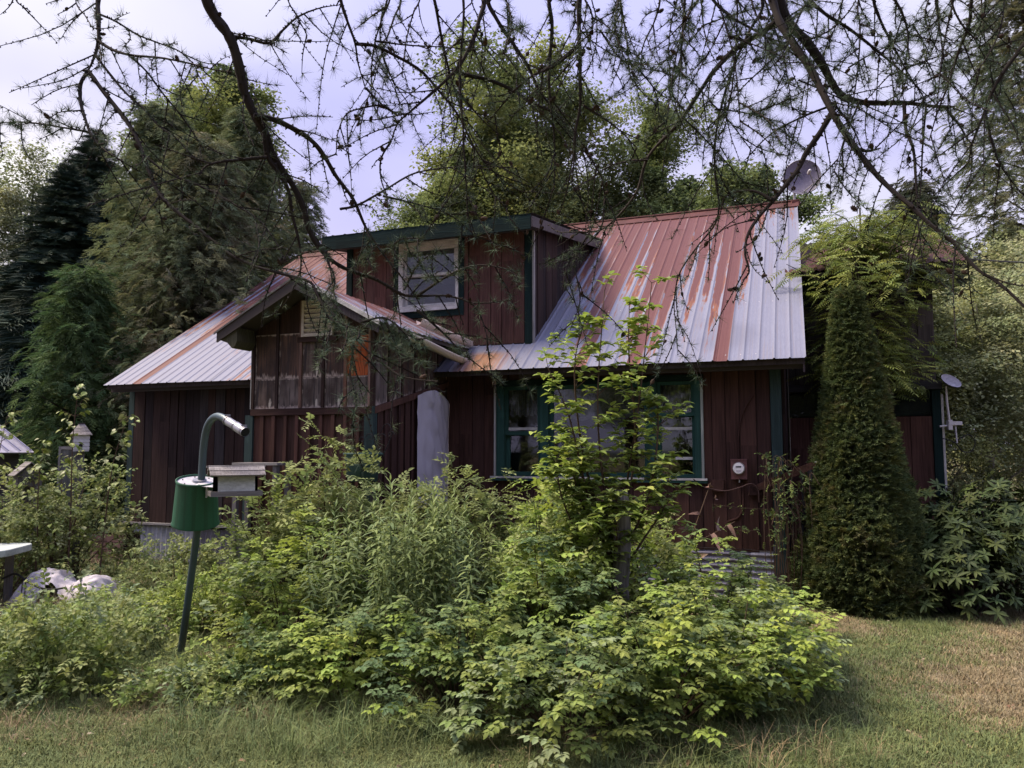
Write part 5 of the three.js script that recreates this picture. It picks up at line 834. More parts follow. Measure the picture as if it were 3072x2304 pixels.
shrub('dense shrub at the left edge behind the table', -6.1, -9.3, 0.8, 0.5, 1.25, 800, 129, SC, birchG, { size: 0.8 });
shrub('leafy growth between the table and the gabled birdhouse', -5.45, -8.3, 0.6, 0.3, 1.08, 620, 130, [...SC, BI[0]], birchG, { size: 0.75 });
shrub('lime green shrub under the right end of the window', 1.2, -6.6, 0.45, 0.4, 0.95, 560, 1301, [...LIME, SC[3], SC[0]]);
shrub('yellow green shrub at the foot of the sapling', 0.40, -5.75, 0.4, 0.35, 0.95, 420, 1302, [...LIME, SC[3], MID[2]]);
// ---- low weeds ----
const weeds = (label, x, z, rx, rz, h, n, seed, cols = [...MID, SC[0], SC[3], SAGE[0]]) => dome(label, 'weed_patch', 'weeds', 'weed patches in the rough grass', [x, 0, z], rx, rz, h, n, herbG, leafM, cols, seed, { size: 1, stems: 30, stemM: stemG, clump: 5, spread: 0.12, inner: 0.25, tilt: 0.8 });
weeds('weed patch at the left edge below the tarp', -4.25, -6.2, 0.85, 0.6, 0.28, 900, 131); weeds('tall weeds with woody stems left of the pole', -3.05, -5.25, 0.55, 0.45, 0.62, 800, 132); weeds('weeds between the tarp and the pole', -3.3, -6.2, 0.6, 0.6, 0.34, 800, 133);
weeds('weeds round the foot of the feeder pole', -1.95, -5.15, 0.5, 0.4, 0.22, 550, 134); weeds('bright weeds behind the feeder pole', -2.75, -7.0, 0.5, 0.4, 0.5, 600, 135, [...LIME, ...MID]); weeds('dark weeds right of the feeder pole', -1.5, -5.35, 0.5, 0.4, 0.4, 650, 136, [...DEEP, ...MID]);
weeds('bottom left weed tuft in the brown grass', -3.75, -5.1, 0.5, 0.35, 0.3, 500, 137); weeds('weeds below the birch shrub', -3.6, -7.3, 0.6, 0.5, 0.28, 550, 138); weeds('pale weeds on the lawn beyond the rhododendrons', 7.6, -9.6, 1.5, 1.0, 1.0, 1500, 139, [SC[3], BI[2], SAGE[1]]); weeds('weeds along the annex foot', 6.3, -10.4, 0.9, 0.7, 1.0, 900, 140, [SC[0], BI[0], MID[2]]);
// ---- goldenrod clump: every stalk on its own ----
{
  const stalk = (seed, h) => { const r = rng(seed), s = new Shape3(), at = (t) => V(0.05 * h * t * t * Math.sin(seed), h * t, 0.05 * h * t * t * Math.cos(seed * 2)); s.tube([0, 0.25, 0.5, 0.75, 1].map(at), [0.0042, 0.0038, 0.003, 0.0024, 0.0012], 5); const n = 62; for (let k = 0; k < n; k++) { const t = 0.14 + 0.86 * k / n, a = k * 2.4 + 0.4 * r(), e = t > 0.85 ? 0.75 : 0.35 - 0.35 * (1 - t), d = dirOf(a, e + 0.3 * (r() - 0.5)), n2 = V(0, 1, 0); n2.addScaledVector(d, -n2.dot(d)).normalize(); s.leaf(at(t), d, n2, (t > 0.85 ? 0.055 : 0.105 - 0.03 * t) * (0.8 + 0.4 * r()), t > 0.85 ? 0.010 : 0.019, 0.2, t > 0.85 ? 0.05 : 0.55, 1); } return s.geo(true); };
  const vars = [1, 2, 3, 4, 5].map((k) => stalk(k, 1)), mats = [[0.155, 0.215, 0.08], [0.185, 0.245, 0.085], [0.13, 0.19, 0.075], [0.21, 0.27, 0.09]].map((c) => { const m = leafMat(); m.color.setRGB(...c); return m; });
  const t = thing('goldenrod_clump', 'tall clump of upright goldenrod stalks in the middle of the thicket', 'weeds', null, [-0.82, 0, -5.75]), r = rng(141);
  for (let k = 0; k < 64; k++) { const a = r() * 6.283, q = Math.sqrt(r()), o = mesh('stalk', vars[k % 5], mats[Math.floor(r() * 4)], t); o.position.set(Math.cos(a) * q * 0.72, 0, Math.sin(a) * q * 0.42); o.scale.setScalar((1.36 - 0.34 * q * q) * (0.82 + 0.26 * r())); o.scale.x *= 0.95; o.rotation.set((r() - 0.5) * 0.16 + 0.1 * q * Math.sin(a), r() * 6.28, (r() - 0.5) * 0.16 - 0.12 * q * Math.cos(a)); }
}
// ---- the leafy sapling in the middle ----
{
  const t = thing('sapling', 'leafy lime green sapling in front of the triple window', 'sapling', null, [0.78, 0, -5.98]), r = rng(151), s = new Shape3(), spots = [];
  const stem = (p, r0, r1) => { const c = curve(p, 14); s.tube(c, c.map((_, i) => mix(r0, r1, i / 14)), 6); return c; };
  const mains = [[V(0.02, -0.1, 0.1), V(0, 0.5, 0.05), V(-0.05, 1.1, 0), V(-0.12, 1.9, 0.05), V(-0.05, 2.86, 0)], [V(0, 0.55, 0.05), V(0.1, 1.3, 0), V(0.2, 2.0, 0.08), V(0.32, 2.92, 0.02)], [V(0, 0.7, 0.05), V(-0.2, 1.25, 0.1), V(-0.35, 1.9, 0.05), V(-0.5, 2.25, 0.02)], [V(0, 0.7, 0.05), V(0.25, 1.25, 0.1), V(0.33, 1.75, 0.12), V(0.34, 2.0, 0.05)], [V(-0.02, 0.9, 0), V(-0.2, 1.5, -0.15), V(-0.28, 2.3, -0.1), V(-0.2, 2.65, -0.05)], [V(0.05, 1.0, 0), V(0.2, 1.6, -0.15), V(0.15, 2.4, -0.1), V(0.16, 2.78, -0.1)], [V(0, 0.6, 0.05), V(0.22, 0.95, 0.1), V(0.38, 1.2, 0.1), V(0.42, 1.5, 0.1)], [V(0, 0.5, 0.05), V(-0.25, 0.9, 0.15), V(-0.42, 1.3, 0.2), V(-0.45, 1.65, 0.2)]];
  for (let k = 0; k < 3; k++) { const a = 1.6 + k * 1.1, h = 0.8 + 0.2 * k, R = 0.22 + 0.12 * r(); mains.push([V(0, h - 0.3, 0.02), V(Math.cos(a) * R * 0.5, h - 0.05, Math.sin(a) * R * 0.4), V(Math.cos(a) * R * 1.2, h + 0.22, Math.sin(a) * R), V(Math.cos(a) * R * 1.5, h + 0.45, Math.sin(a) * R * 1.1)]); }
  mains.forEach((p, i) => { const c = stem(p, i ? 0.011 : 0.016, 0.003); for (let k = 4; k <= 14; k++) for (let q = 0; q < (k > 11 ? 2 : 3); q++) { if (r() < 0.12) continue; const a = r() * 6.283, e = 0.15 + 0.7 * r(), L = (0.12 + 0.2 * r()) * (k > 11 ? 0.6 : 1), tip = c[k].clone().add(dirOf(a, e).multiplyScalar(L)); s.tube([c[k], c[k].clone().lerp(tip, 0.5).add(V(0, 0.01, 0)), tip], [0.0028, 0.002, 0.0012], 4); spots.push([tip, dirOf(a, e)], [c[k].clone().lerp(tip, 0.6), dirOf(a + 1, e)]); } });
  mesh('stems', s.geo(), stemB, t);
  const lg = [new Shape3().leaf(V(0, 0, 0), V(0, 0, 1), V(0, 1, 0), 0.078, 0.042, 0.3, 0.25, 2).geo(true), new Shape3().leaf(V(0, 0, 0), V(0, 0, 1), V(0, 1, 0), 0.086, 0.044, 0.45, 0.4, 2).geo(true), new Shape3().leaf(V(0, 0, 0), V(0, 0, 1), V(0, 1, 0), 0.066, 0.04, 0.2, 0.1, 2).geo(true)];
  const lm = [...LIME, [0.22, 0.29, 0.06], [0.32, 0.36, 0.08], [0.18, 0.25, 0.06]].map((c) => { const m = leafMat(); m.color.setRGB(...c); return m; }), rest = [[], [], []], one = [];
  spots.forEach(([o, d]) => { const n = 5 + Math.floor(r() * 3); for (let k = 0; k < n; k++) { const a = k / n * 6.283 + r(), q = d.clone().multiplyScalar(0.5).add(dirOf(a, 0.15 * (r() - 0.3))), m = pose(o.clone().addScaledVector(d, -0.012 * k), q, V(0.5 * (r() - 0.5), 1, 0.5 * (r() - 0.5)), 0.75 + 0.6 * r()); one.push([m, o.z]); } });
  one.sort((a, b) => b[1] - a[1]); one.forEach(([m], i) => { if (i < 300) { const l = mesh('leaf', lg[i % 3], lm[Math.floor(r() * lm.length)], t); m.decompose(l.position, l.quaternion, l.scale); } else rest[i % 3].push([m, jit(LIME[Math.floor(r() * 3)], r, 0.28)]); });
  lg.forEach((g, i) => many('leaves', g, leafM, rest[i], t));
}
// ---- birch saplings on the left ----
function birchling(label, pos, h, lean, seed) {
  const t = thing('birch_sapling', label, 'sapling', 'birch saplings left of the feeder', pos), r = rng(seed), s = new Shape3(), c = curve([V(0, -0.1, 0), V(lean * 0.2, h * 0.4, 0), V(lean * 0.55, h * 0.75, 0.04), V(lean, h, 0)], 16); s.tube(c, c.map((_, i) => 0.012 - 0.0006 * i), 6);
  const lg = [new Shape3().leaf(V(0, 0, 0), V(0, 0, 1), V(0, 1, 0), 0.062, 0.044, 0.3, 0.5, 2).geo(true), new Shape3().leaf(V(0, 0, 0), V(0, 0, 1), V(0, 1, 0), 0.068, 0.046, 0.15, 0.3, 2).geo(true)], lm = [[0.20, 0.27, 0.06], [0.24, 0.29, 0.075], [0.17, 0.22, 0.08], [0.26, 0.29, 0.14]].map((q) => { const m = leafMat({ roughness: 0.5 }); m.color.setRGB(...q); return m; });
  for (let k = 4; k <= 16; k++) for (let q = 0; q < 2; q++) { const a = r() * 6.283, L = (0.1 + 0.28 * r()) * (1.15 - k / 18), tip = c[k].clone().add(dirOf(a, 0.35 + 0.4 * r()).multiplyScalar(L)); s.tube([c[k], tip], [0.003, 0.0013], 4); for (let i = 0; i < 4; i++) { const l = mesh('leaf', lg[i % 2], lm[Math.floor(r() * 4)], t), p = c[k].clone().lerp(tip, 0.4 + 0.2 * i).addScaledVector(rdir(r), 0.02); pose(p, dirOf(a + (r() - 0.5) * 2.5, -0.5 * r()), V((r() - 0.5), 1, (r() - 0.5)), 0.8 + 0.5 * r()).decompose(l.position, l.quaternion, l.scale); } }
  mesh('stem', s.geo(), stemB, t);
}
birchling('tallest birch sapling against the dark spruces', [-4.83, 0, -8.5], 2.3, 0.02, 161); birchling('leaning birch sapling by the left wall', [-4.55, 0, -8.6], 1.98, 0.25, 162); birchling('birch sapling at the left edge by the shed', [-5.75, 0, -8.6], 1.98, 0.1, 163); birchling('short birch sapling between the other two', [-5.15, 0, -8.45], 1.68, 0.02, 164);
// ---- dead leaves on a broken branch, vine at the corner ----
{
  const t = thing('dead_branch', 'broken branch with curled brown dead leaves below the window', 'branch', null, [1.55, 0, -7.0]), r = rng(171), s = new Shape3();
  s.tube(curve([V(-0.25, -0.05, 0), V(-0.1, 0.5, 0.05), V(0.08, 0.95, 0.1), V(0.22, 1.32, 0.1)], 12), Array.from({ length: 13 }, (_, k) => 0.012 - 0.0007 * k), 6); s.tube([V(-0.02, 0.75, 0.08), V(0.18, 0.85, 0.12), V(0.42, 0.98, 0.12)], [0.006, 0.005, 0.003], 5); mesh('stem', s.geo(), stemB, t);
  const g = [0.9, 1.6].map((cu) => new Shape3().leaf(V(0, 0, 0), V(0, 0, 1), V(0, 1, 0), 0.10, 0.05, 1.1, cu, 2).geo()), ms = [[0.20, 0.125, 0.095], [0.15, 0.09, 0.07], [0.26, 0.19, 0.155]].map((c) => { const m = std(c, { map: speck, roughness: 0.8 }); return m; });
  for (const [x, y, z, k] of [[0.05, 0.92, 0.1, 1.1], [0.12, 1.02, 0.1, 1], [0.2, 1.28, 0.12, 1], [0.24, 1.18, 0.1, 0.9], [0.1, 0.85, 0.12, 1.2], [0.2, 0.86, 0.12, 1.2], [0.3, 0.9, 0.12, 1.1], [0.02, 0.7, 0.1, 1.2], [-0.02, 0.62, 0.1, 1.3], [0.12, 0.66, 0.1, 1.2], [0.36, 0.95, 0.13, 0.8]]) { const l = mesh('dead_leaf', g[Math.floor(r() * 2)], ms[Math.floor(r() * 3)], t); pose(V(x, y, z), dirOf(r() * 6.28, -0.6 + 1.4 * r()), rdir(r), k).decompose(l.position, l.quaternion, l.scale); }
  for (const [x, y, z] of [[0.02, 2.02, 0.02], [0.05, 1.92, 0.04], [0.06, 1.72, 0.02]]) { }
}
{
  const t = thing('climbing_vine', 'thin leafy vine tangled over the cabin corner and cords', 'vine'), r = rng(181), s = new Shape3(), L = [[], [], []];
  for (let k = 0; k < 30; k++) { const u = 0.22 - 0.5 * r(), o = 0.1 + 0.25 * r(), a = hw(u, -o, 0), top = 0.9 + 0.75 * r(), b = hw(u + 0.25 * (r() - 0.5), -o - 0.1, top), m = a.clone().lerp(b, 0.5).add(V(0.12 * (r() - 0.5), 0.1, 0.05)), c = curve([a, m, b, b.clone().add(V(0.2 * (r() - 0.3), -0.12, 0.05))], 14); s.tube(c, c.map(() => 0.0035), 4); for (let i = 3; i < 15; i++) if (r() < 0.42) L[i % 3].push([pose(c[i], rdir(r), V(0, 1, 0.3), 0.55 + 0.5 * r()), jit([[0.10, 0.15, 0.04], [0.16, 0.21, 0.05], [0.07, 0.11, 0.04]][i % 3], r)]); }
  for (const [u0, h0, u1, h1] of [[0.75, 1.02, 0.12, 0.98], [0.62, 0.78, 0.3, 0.75]]) { const c = curve([hw(u0, -0.14, h0), hw((u0 + u1) / 2, -0.16, h0 - 0.03), hw(u1, -0.12, h1)], 12); s.tube(c, c.map(() => 0.003), 4); for (let i = 0; i < 13; i++) L[i % 3].push([pose(c[i], rdir(r), V(0, 1, 0.3), 0.6), jit([0.15, 0.2, 0.06], r)]); }
  mesh('stems', s.geo(), stemB, t).userData.kind = 'stuff'; herbG.forEach((g, i) => many('leaves', g, leafM, L[i], t));
}
// ---- grass ----
{
  const tuft = (seed, n, len, bend, spread, wid) => { const r = rng(seed), s = new Shape3(); for (let k = 0; k < n; k++) { const a = r() * 6.283, q = spread * Math.sqrt(r()), o = V(Math.cos(a) * q, 0, Math.sin(a) * q), b = r() * 6.283, L = len * (0.5 + 0.7 * r()), d = dirOf(b, 1.45 - bend * r()), d2 = dirOf(b, 0.9 - bend * 1.1 * r()), m = o.clone().addScaledVector(d, L * 0.55), e = m.clone().addScaledVector(d2, L * 0.55), sd = V(Math.cos(b), 0, -Math.sin(b)).multiplyScalar(wid / 2), i = s.p.length / 3; s.v(o.x - sd.x, o.y, o.z - sd.z, 0, 0); s.v(o.x + sd.x, o.y, o.z + sd.z, 1, 0); s.v(m.x - sd.x * 0.8, m.y, m.z - sd.z * 0.8, 0, 0.5); s.v(m.x + sd.x * 0.8, m.y, m.z + sd.z * 0.8, 1, 0.5); s.v(e.x, e.y, e.z, 0.5, 1); s.quad(i, i + 1, i + 3, i + 2); s.tri(i + 2, i + 3, i + 4); } return s.geo(true); };
  const lawnT = [1, 2, 3].map((k) => tuft(k, 26, 0.045, 1.2, 0.07, 0.0032)), longT = [4, 5, 6].map((k) => tuft(k, 22, 0.26, 1.0, 0.13, 0.0032)), grassM = std([1, 1, 1], { roughness: 0.75 });
  const r = rng(191), A = [[], [], []], B = [[], [], []], GR = [[0.115, 0.145, 0.055], [0.14, 0.165, 0.062], [0.095, 0.125, 0.05]], DR_ = [[0.21, 0.175, 0.10], [0.26, 0.21, 0.13], [0.16, 0.13, 0.075]];
  for (let i = 0; i < 52000; i++) { const z = -2.7 - 9.5 * Math.pow(r(), 1.35), x = (r() * 2 - 1) * (0.72 * -z + 0.7); const d = dryness(x, z) + 0.5 * (r() - 0.5), c = d > 0.70 ? DR_[Math.floor(r() * 3)] : GR[Math.floor(r() * 3)]; A[i % 3].push([pose(V(x, groundH(x, z), z), dirOf(r() * 6.28, 0), V(0, 1, 0), 0.6 + 0.8 * r()), jit(c, r, 0.25)]); }
  const longAt = (n, cx, cz, rx, rz, sc, cs) => { for (let i = 0; i < n; i++) { const a = r() * 6.283, q = Math.sqrt(r()), x = cx + Math.cos(a) * q * rx, z = cz + Math.sin(a) * q * rz; B[i % 3].push([pose(V(x, groundH(x, z), z), dirOf(r() * 6.28, 0), V(0.2 * (r() - 0.5), 1, 0.2 * (r() - 0.5)), sc * (0.5 + 0.7 * r())), jit(cs[Math.floor(r() * cs.length)], r, 0.25)]); } };
  const gl = [[0.115, 0.155, 0.055], [0.10, 0.14, 0.055], [0.14, 0.17, 0.07]], str = [[0.30, 0.22, 0.15], [0.24, 0.19, 0.11], [0.16, 0.16, 0.07]];
  longAt(170, -1.2, -4.6, 0.9, 0.5, 0.95, gl); longAt(160, 0.9, -4.25, 1.1, 0.3, 0.8, [...gl, str[1]]); longAt(260, -3.3, -6.1, 1.7, 0.9, 0.9, gl); longAt(180, -4.9, -7.4, 0.8, 0.7, 1.0, str); longAt(220, -2.6, -4.7, 1.4, 0.35, 0.55, [...gl, ...str]); longAt(160, -3.1, -7.3, 1.0, 0.7, 1.1, [...str, gl[2]]); longAt(120, 4.2, -7.2, 1.1, 0.25, 0.45, gl); longAt(260, 0.6, -6.0, 1.9, 1.2, 1.0, gl); longAt(220, 7, -10, 2.2, 1.6, 1.3, gl); longAt(200, -7, -11, 2.5, 2.0, 1.2, [...gl, ...str]);
  const g1 = group('grass'); scene.add(g1); g1.userData = { label: 'patchy mown grass, part green and part straw brown', category: 'grass', kind: 'stuff' }; lawnT.forEach((g, i) => many('short_blades', g, grassM, A[i], g1));
  const g2 = group('long_grass'); scene.add(g2); g2.userData = { label: 'long unmown grass growing between the shrubs', category: 'grass', kind: 'stuff' }; longT.forEach((g, i) => many('long_blades', g, grassM, B[i], g2));
  // fallen needles and leaf litter on the lawn
  const lit = [], lg = new Shape3().leaf(V(0, 0, 0), V(0, 0, 1), V(0, 1, 0), 0.035, 0.018, 0.4, 0.5, 1).geo(true); for (let i = 0; i < 1500; i++) { const z = -2.8 - 6 * r(), x = (r() * 2 - 1) * (0.72 * -z + 0.6); lit.push([pose(V(x, groundH(x, z) + 0.018, z), dirOf(r() * 6.28, (r() - 0.5) * 0.6), V((r() - 0.5), 1, (r() - 0.5)), 0.5 + 0.8 * r()), jit([[0.26, 0.17, 0.11], [0.36, 0.28, 0.20], [0.17, 0.10, 0.07]][i % 3], r)]); }
  const l = many('leaf_litter', lg, std([1, 1, 1]), lit); l.userData = { label: 'scattered dry leaf litter on the lawn', category: 'litter', kind: 'stuff' }; scene.add(l);
}
const LARCH = [ // [radius mm, how leafy, points]
[21,0.25,[-1.047,3.156,-2.500,-1.025,3.095,-2.525,-0.977,3.027,-2.550,-0.952,2.939,-2.575,-0.941,2.864,-2.600,-0.912,2.788,-2.625,-0.880,2.729,-2.650,-0.861,2.666,-2.675,-0.838,2.623,-2.700,-0.801,2.569,-2.725,-0.766,2.495,-2.750,-0.745,2.405,-2.775,-0.694,2.329,-2.800,-0.635,2.286,-2.825,-0.508,2.242,-2.850,-0.409,2.190,-2.875,-0.363,2.191,-2.900]],
[6,0.75,[-0.363,2.191,-2.900,-0.228,2.261,-2.833,-0.124,2.279,-2.767,0.036,2.238,-2.700]],
[4,0.1,[-0.363,2.191,-2.900,-0.243,2.187,-2.880,-0.162,2.160,-2.860,-0.127,2.122,-2.840,-0.096,2.036,-2.820,-0.092,1.967,-2.800]],
[10,0.15,[-0.870,2.716,-2.620,-0.865,2.639,-2.646,-0.836,2.594,-2.671,-0.806,2.537,-2.697,-0.797,2.457,-2.723,-0.781,2.379,-2.749,-0.775,2.307,-2.774,-0.784,2.242,-2.800]],
[11,0.35,[-0.903,2.769,-2.600,-0.850,2.772,-2.630,-0.787,2.752,-2.660,-0.722,2.716,-2.690,-0.682,2.668,-2.720,-0.647,2.608,-2.750,-0.589,2.532,-2.780,-0.545,2.431,-2.810,-0.485,2.340,-2.840,-0.425,2.266,-2.870,-0.371,2.195,-2.900]],
[13,0.2,[-1.634,3.405,-2.900,-1.618,3.276,-2.875,-1.602,3.174,-2.850,-1.604,3.092,-2.825,-1.607,3.036,-2.800]],
[8,0.45,[-1.607,3.036,-2.800,-1.612,2.972,-2.767,-1.589,2.879,-2.733,-1.548,2.795,-2.700,-1.501,2.718,-2.667,-1.434,2.656,-2.633,-1.355,2.607,-2.600]],
[9,0.3,[-1.603,3.032,-2.800,-1.534,2.946,-2.778,-1.459,2.858,-2.756,-1.400,2.784,-2.733,-1.349,2.695,-2.711,-1.298,2.586,-2.689,-1.256,2.512,-2.667,-1.183,2.443,-2.644,-1.091,2.372,-2.622,-0.993,2.291,-2.600,-0.897,2.236,-2.578,-0.777,2.197,-2.556,-0.672,2.161,-2.533,-0.639,2.105,-2.511,-0.586,2.048,-2.489,-0.525,1.991,-2.467,-0.484,1.943,-2.444,-0.434,1.895,-2.422,-0.358,1.838,-2.400]],
[5,0.55,[-1.583,3.099,-2.800,-1.502,3.000,-2.783,-1.442,2.933,-2.767,-1.368,2.867,-2.750,-1.298,2.791,-2.733,-1.226,2.739,-2.717,-1.169,2.676,-2.700]],
[6,0.6,[-1.575,3.155,-2.800,-1.498,3.101,-2.767,-1.412,3.063,-2.733,-1.281,3.034,-2.700,-1.156,2.994,-2.667,-1.059,2.954,-2.633,-0.985,2.930,-2.600]],
[4,0.4,[-1.604,3.292,-2.850,-1.533,3.257,-2.843,-1.442,3.199,-2.836,-1.356,3.162,-2.829,-1.275,3.126,-2.821,-1.212,3.067,-2.814,-1.189,3.020,-2.807,-1.126,2.926,-2.800]],
[4,0.35,[-1.444,3.088,-2.780,-1.387,3.036,-2.800,-1.337,2.967,-2.820,-1.274,2.889,-2.840,-1.230,2.826,-2.860,-1.198,2.771,-2.880,-1.185,2.743,-2.900]],
[4,0.9,[-1.531,2.754,-2.700,-1.654,2.788,-2.740,-1.754,2.819,-2.780,-1.863,2.845,-2.820,-1.970,2.858,-2.860,-2.044,2.864,-2.900]],
[4,0.3,[-1.727,3.396,-2.900,-1.654,3.280,-2.850,-1.592,3.198,-2.800]],
[7,0.15,[-0.977,3.034,-2.550,-0.920,3.037,-2.575,-0.859,3.036,-2.600,-0.821,3.095,-2.625,-0.773,3.162,-2.650,-0.700,3.211,-2.675,-0.634,3.238,-2.700]],
[7,0.15,[-0.860,2.629,-2.620,-0.944,2.607,-2.590,-1.001,2.588,-2.560,-1.036,2.562,-2.530,-1.046,2.517,-2.500]],
[4,0.3,[-1.324,2.661,-2.700,-1.242,2.599,-2.683,-1.086,2.530,-2.667,-0.971,2.463,-2.650,-0.886,2.407,-2.633,-0.827,2.334,-2.617,-0.782,2.259,-2.600]],
[4,0,[-1.764,3.207,-2.600,-1.705,3.151,-2.600]],
[3,0.2,[-0.799,3.207,-2.600,-0.758,3.129,-2.600,-0.725,3.066,-2.600]],
[8,0.3,[-0.611,3.210,-2.600,-0.590,3.136,-2.625,-0.565,3.064,-2.650,-0.558,3.002,-2.675,-0.532,2.912,-2.700]],
[4,0.4,[-0.533,2.920,-2.700,-0.499,2.882,-2.700,-0.458,2.844,-2.700,-0.414,2.814,-2.700]],
[7,0.3,[-0.565,3.060,-2.650,-0.499,3.070,-2.682,-0.427,3.049,-2.714,-0.338,3.008,-2.745,-0.274,2.946,-2.777,-0.223,2.895,-2.809,-0.187,2.846,-2.841,-0.158,2.792,-2.873,-0.117,2.733,-2.905,-0.051,2.673,-2.936,0.036,2.627,-2.968,0.100,2.634,-3.000]],
[10,0.15,[-0.103,3.276,-2.700,-0.121,3.172,-2.688,-0.142,3.089,-2.675,-0.191,2.984,-2.663,-0.236,2.925,-2.650,-0.306,2.852,-2.638,-0.357,2.799,-2.625,-0.401,2.749,-2.613,-0.422,2.679,-2.600]],
[7,0.3,[-0.302,3.338,-2.800,-0.281,3.236,-2.830,-0.264,3.151,-2.860,-0.251,3.102,-2.890,-0.229,3.027,-2.920,-0.203,2.955,-2.950,-0.192,2.870,-2.980,-0.153,2.816,-3.010,-0.143,2.786,-3.040,-0.082,2.662,-3.070,-0.025,2.597,-3.100]],
[5,0.2,[-0.161,3.090,-2.400,-0.161,2.977,-2.413,-0.168,2.898,-2.425,-0.171,2.809,-2.438,-0.162,2.678,-2.450,-0.159,2.595,-2.462,-0.152,2.487,-2.475,-0.146,2.376,-2.487,-0.136,2.325,-2.500]],
[9,0.2,[-0.216,2.988,-2.700,-0.171,2.990,-2.740,-0.086,2.990,-2.780,0.000,2.971,-2.820,0.077,2.938,-2.860,0.164,2.916,-2.900,0.225,2.873,-2.940,0.280,2.828,-2.980,0.324,2.770,-3.020,0.368,2.709,-3.060,0.384,2.639,-3.100]],
[11,0.2,[-0.099,3.400,-2.900,-0.059,3.302,-2.908,0.008,3.203,-2.917,0.067,3.112,-2.925,0.107,3.026,-2.933,0.155,2.964,-2.942,0.226,2.886,-2.950]],
[9,0.15,[0.136,3.276,-2.700,0.148,3.169,-2.714,0.141,3.061,-2.729,0.137,2.960,-2.743,0.145,2.871,-2.757,0.156,2.781,-2.771,0.160,2.660,-2.786,0.157,2.569,-2.800]],
[10,0.1,[0.232,3.152,-2.500,0.229,3.053,-2.514,0.233,2.954,-2.529,0.234,2.861,-2.543,0.234,2.779,-2.557,0.218,2.696,-2.571,0.215,2.609,-2.586,0.208,2.525,-2.600]],
[4,0.2,[0.565,2.805,-3.100,0.432,2.801,-3.133,0.330,2.748,-3.167,0.226,2.694,-3.200]],
[5,0.2,[0.252,2.806,-2.600,0.320,2.814,-2.700,0.399,2.809,-2.800,0.486,2.775,-2.900]],
[6,0.6,[0.606,3.462,-3.000,0.584,3.355,-3.000,0.534,3.244,-3.000,0.524,3.121,-3.000]],
[4,0.5,[0.524,3.134,-3.000,0.579,3.054,-3.000,0.597,2.920,-3.000]],
[6,0.3,[0.227,2.970,-2.500,0.146,2.931,-2.560,0.071,2.925,-2.620,0.000,2.891,-2.680,-0.048,2.859,-2.740,-0.094,2.832,-2.800]],
[5,0.15,[-0.630,2.484,-2.750,-0.580,2.503,-2.775,-0.482,2.569,-2.800,-0.374,2.644,-2.825,-0.290,2.672,-2.850,-0.162,2.694,-2.875,0.016,2.695,-2.900]],
[4,0.2,[-0.422,2.679,-2.600,-0.456,2.614,-2.600,-0.455,2.543,-2.600,-0.430,2.471,-2.600]],
[4,0.05,[-0.414,2.814,-2.700,-0.466,2.843,-2.680,-0.534,2.826,-2.660,-0.587,2.795,-2.640,-0.613,2.716,-2.620,-0.613,2.632,-2.600]],
[4,0.15,[-0.493,3.071,-2.650,-0.377,3.065,-2.667,-0.259,3.067,-2.683,-0.121,3.065,-2.700]],
[5,0.85,[0.413,3.338,-2.800,0.424,3.237,-2.833,0.404,3.135,-2.867,0.392,3.071,-2.900]],
[4,0.85,[0.359,3.312,-3.000,0.447,3.185,-3.000,0.520,3.151,-3.000,0.633,3.134,-3.000]],
[24,0.2,[1.050,3.405,-2.900,1.097,3.300,-2.920,1.174,3.232,-2.940,1.247,3.139,-2.960,1.293,3.069,-2.980,1.332,3.039,-3.000,1.401,3.021,-3.020,1.513,3.022,-3.040,1.626,3.032,-3.060,1.740,3.028,-3.080,1.847,3.033,-3.100]],
[16,0.25,[0.987,3.342,-2.800,1.007,3.203,-2.760,1.038,3.102,-2.720,1.085,2.978,-2.680,1.108,2.872,-2.640,1.124,2.780,-2.600,1.155,2.673,-2.560,1.176,2.600,-2.520,1.207,2.516,-2.480,1.244,2.441,-2.440,1.276,2.381,-2.400,1.315,2.307,-2.360,1.366,2.232,-2.320,1.402,2.148,-2.280,1.443,2.093,-2.240,1.494,2.008,-2.200]],
[8,0.35,[0.811,3.462,-3.000,0.893,3.356,-2.980,0.986,3.283,-2.960,1.070,3.211,-2.940,1.128,3.159,-2.920,1.163,3.107,-2.900]],
[7,0.35,[0.993,3.367,-2.900,0.946,3.268,-2.921,0.898,3.163,-2.943,0.861,3.057,-2.964,0.836,2.955,-2.986,0.820,2.848,-3.007,0.822,2.719,-3.029,0.841,2.589,-3.050,0.829,2.525,-3.071,0.755,2.430,-3.093,0.692,2.335,-3.114,0.679,2.282,-3.136,0.674,2.206,-3.157,0.685,2.117,-3.179,0.696,2.002,-3.200]],
[12,0.2,[1.024,3.259,-2.850,0.988,3.244,-2.895,0.898,3.203,-2.940,0.820,3.135,-2.985,0.765,3.060,-3.030,0.687,2.949,-3.075,0.569,2.826,-3.120,0.528,2.695,-3.165,0.461,2.610,-3.210,0.381,2.553,-3.255,0.254,2.558,-3.300]],
[11,0.08,[1.189,2.856,-2.750,1.136,2.770,-2.745,1.080,2.691,-2.740,1.047,2.629,-2.735,0.995,2.563,-2.730,0.948,2.506,-2.725,0.887,2.437,-2.720,0.847,2.369,-2.715,0.837,2.306,-2.710,0.848,2.239,-2.705,0.828,2.212,-2.700]],
[7,0.2,[0.939,2.497,-2.700,0.894,2.542,-2.733,0.842,2.557,-2.767,0.792,2.546,-2.800]],
[9,0.3,[1.221,3.462,-3.000,1.272,3.389,-3.000,1.371,3.321,-3.000,1.458,3.249,-3.000,1.521,3.193,-3.000,1.587,3.130,-3.000,1.638,3.075,-3.000,1.675,3.012,-3.000]],
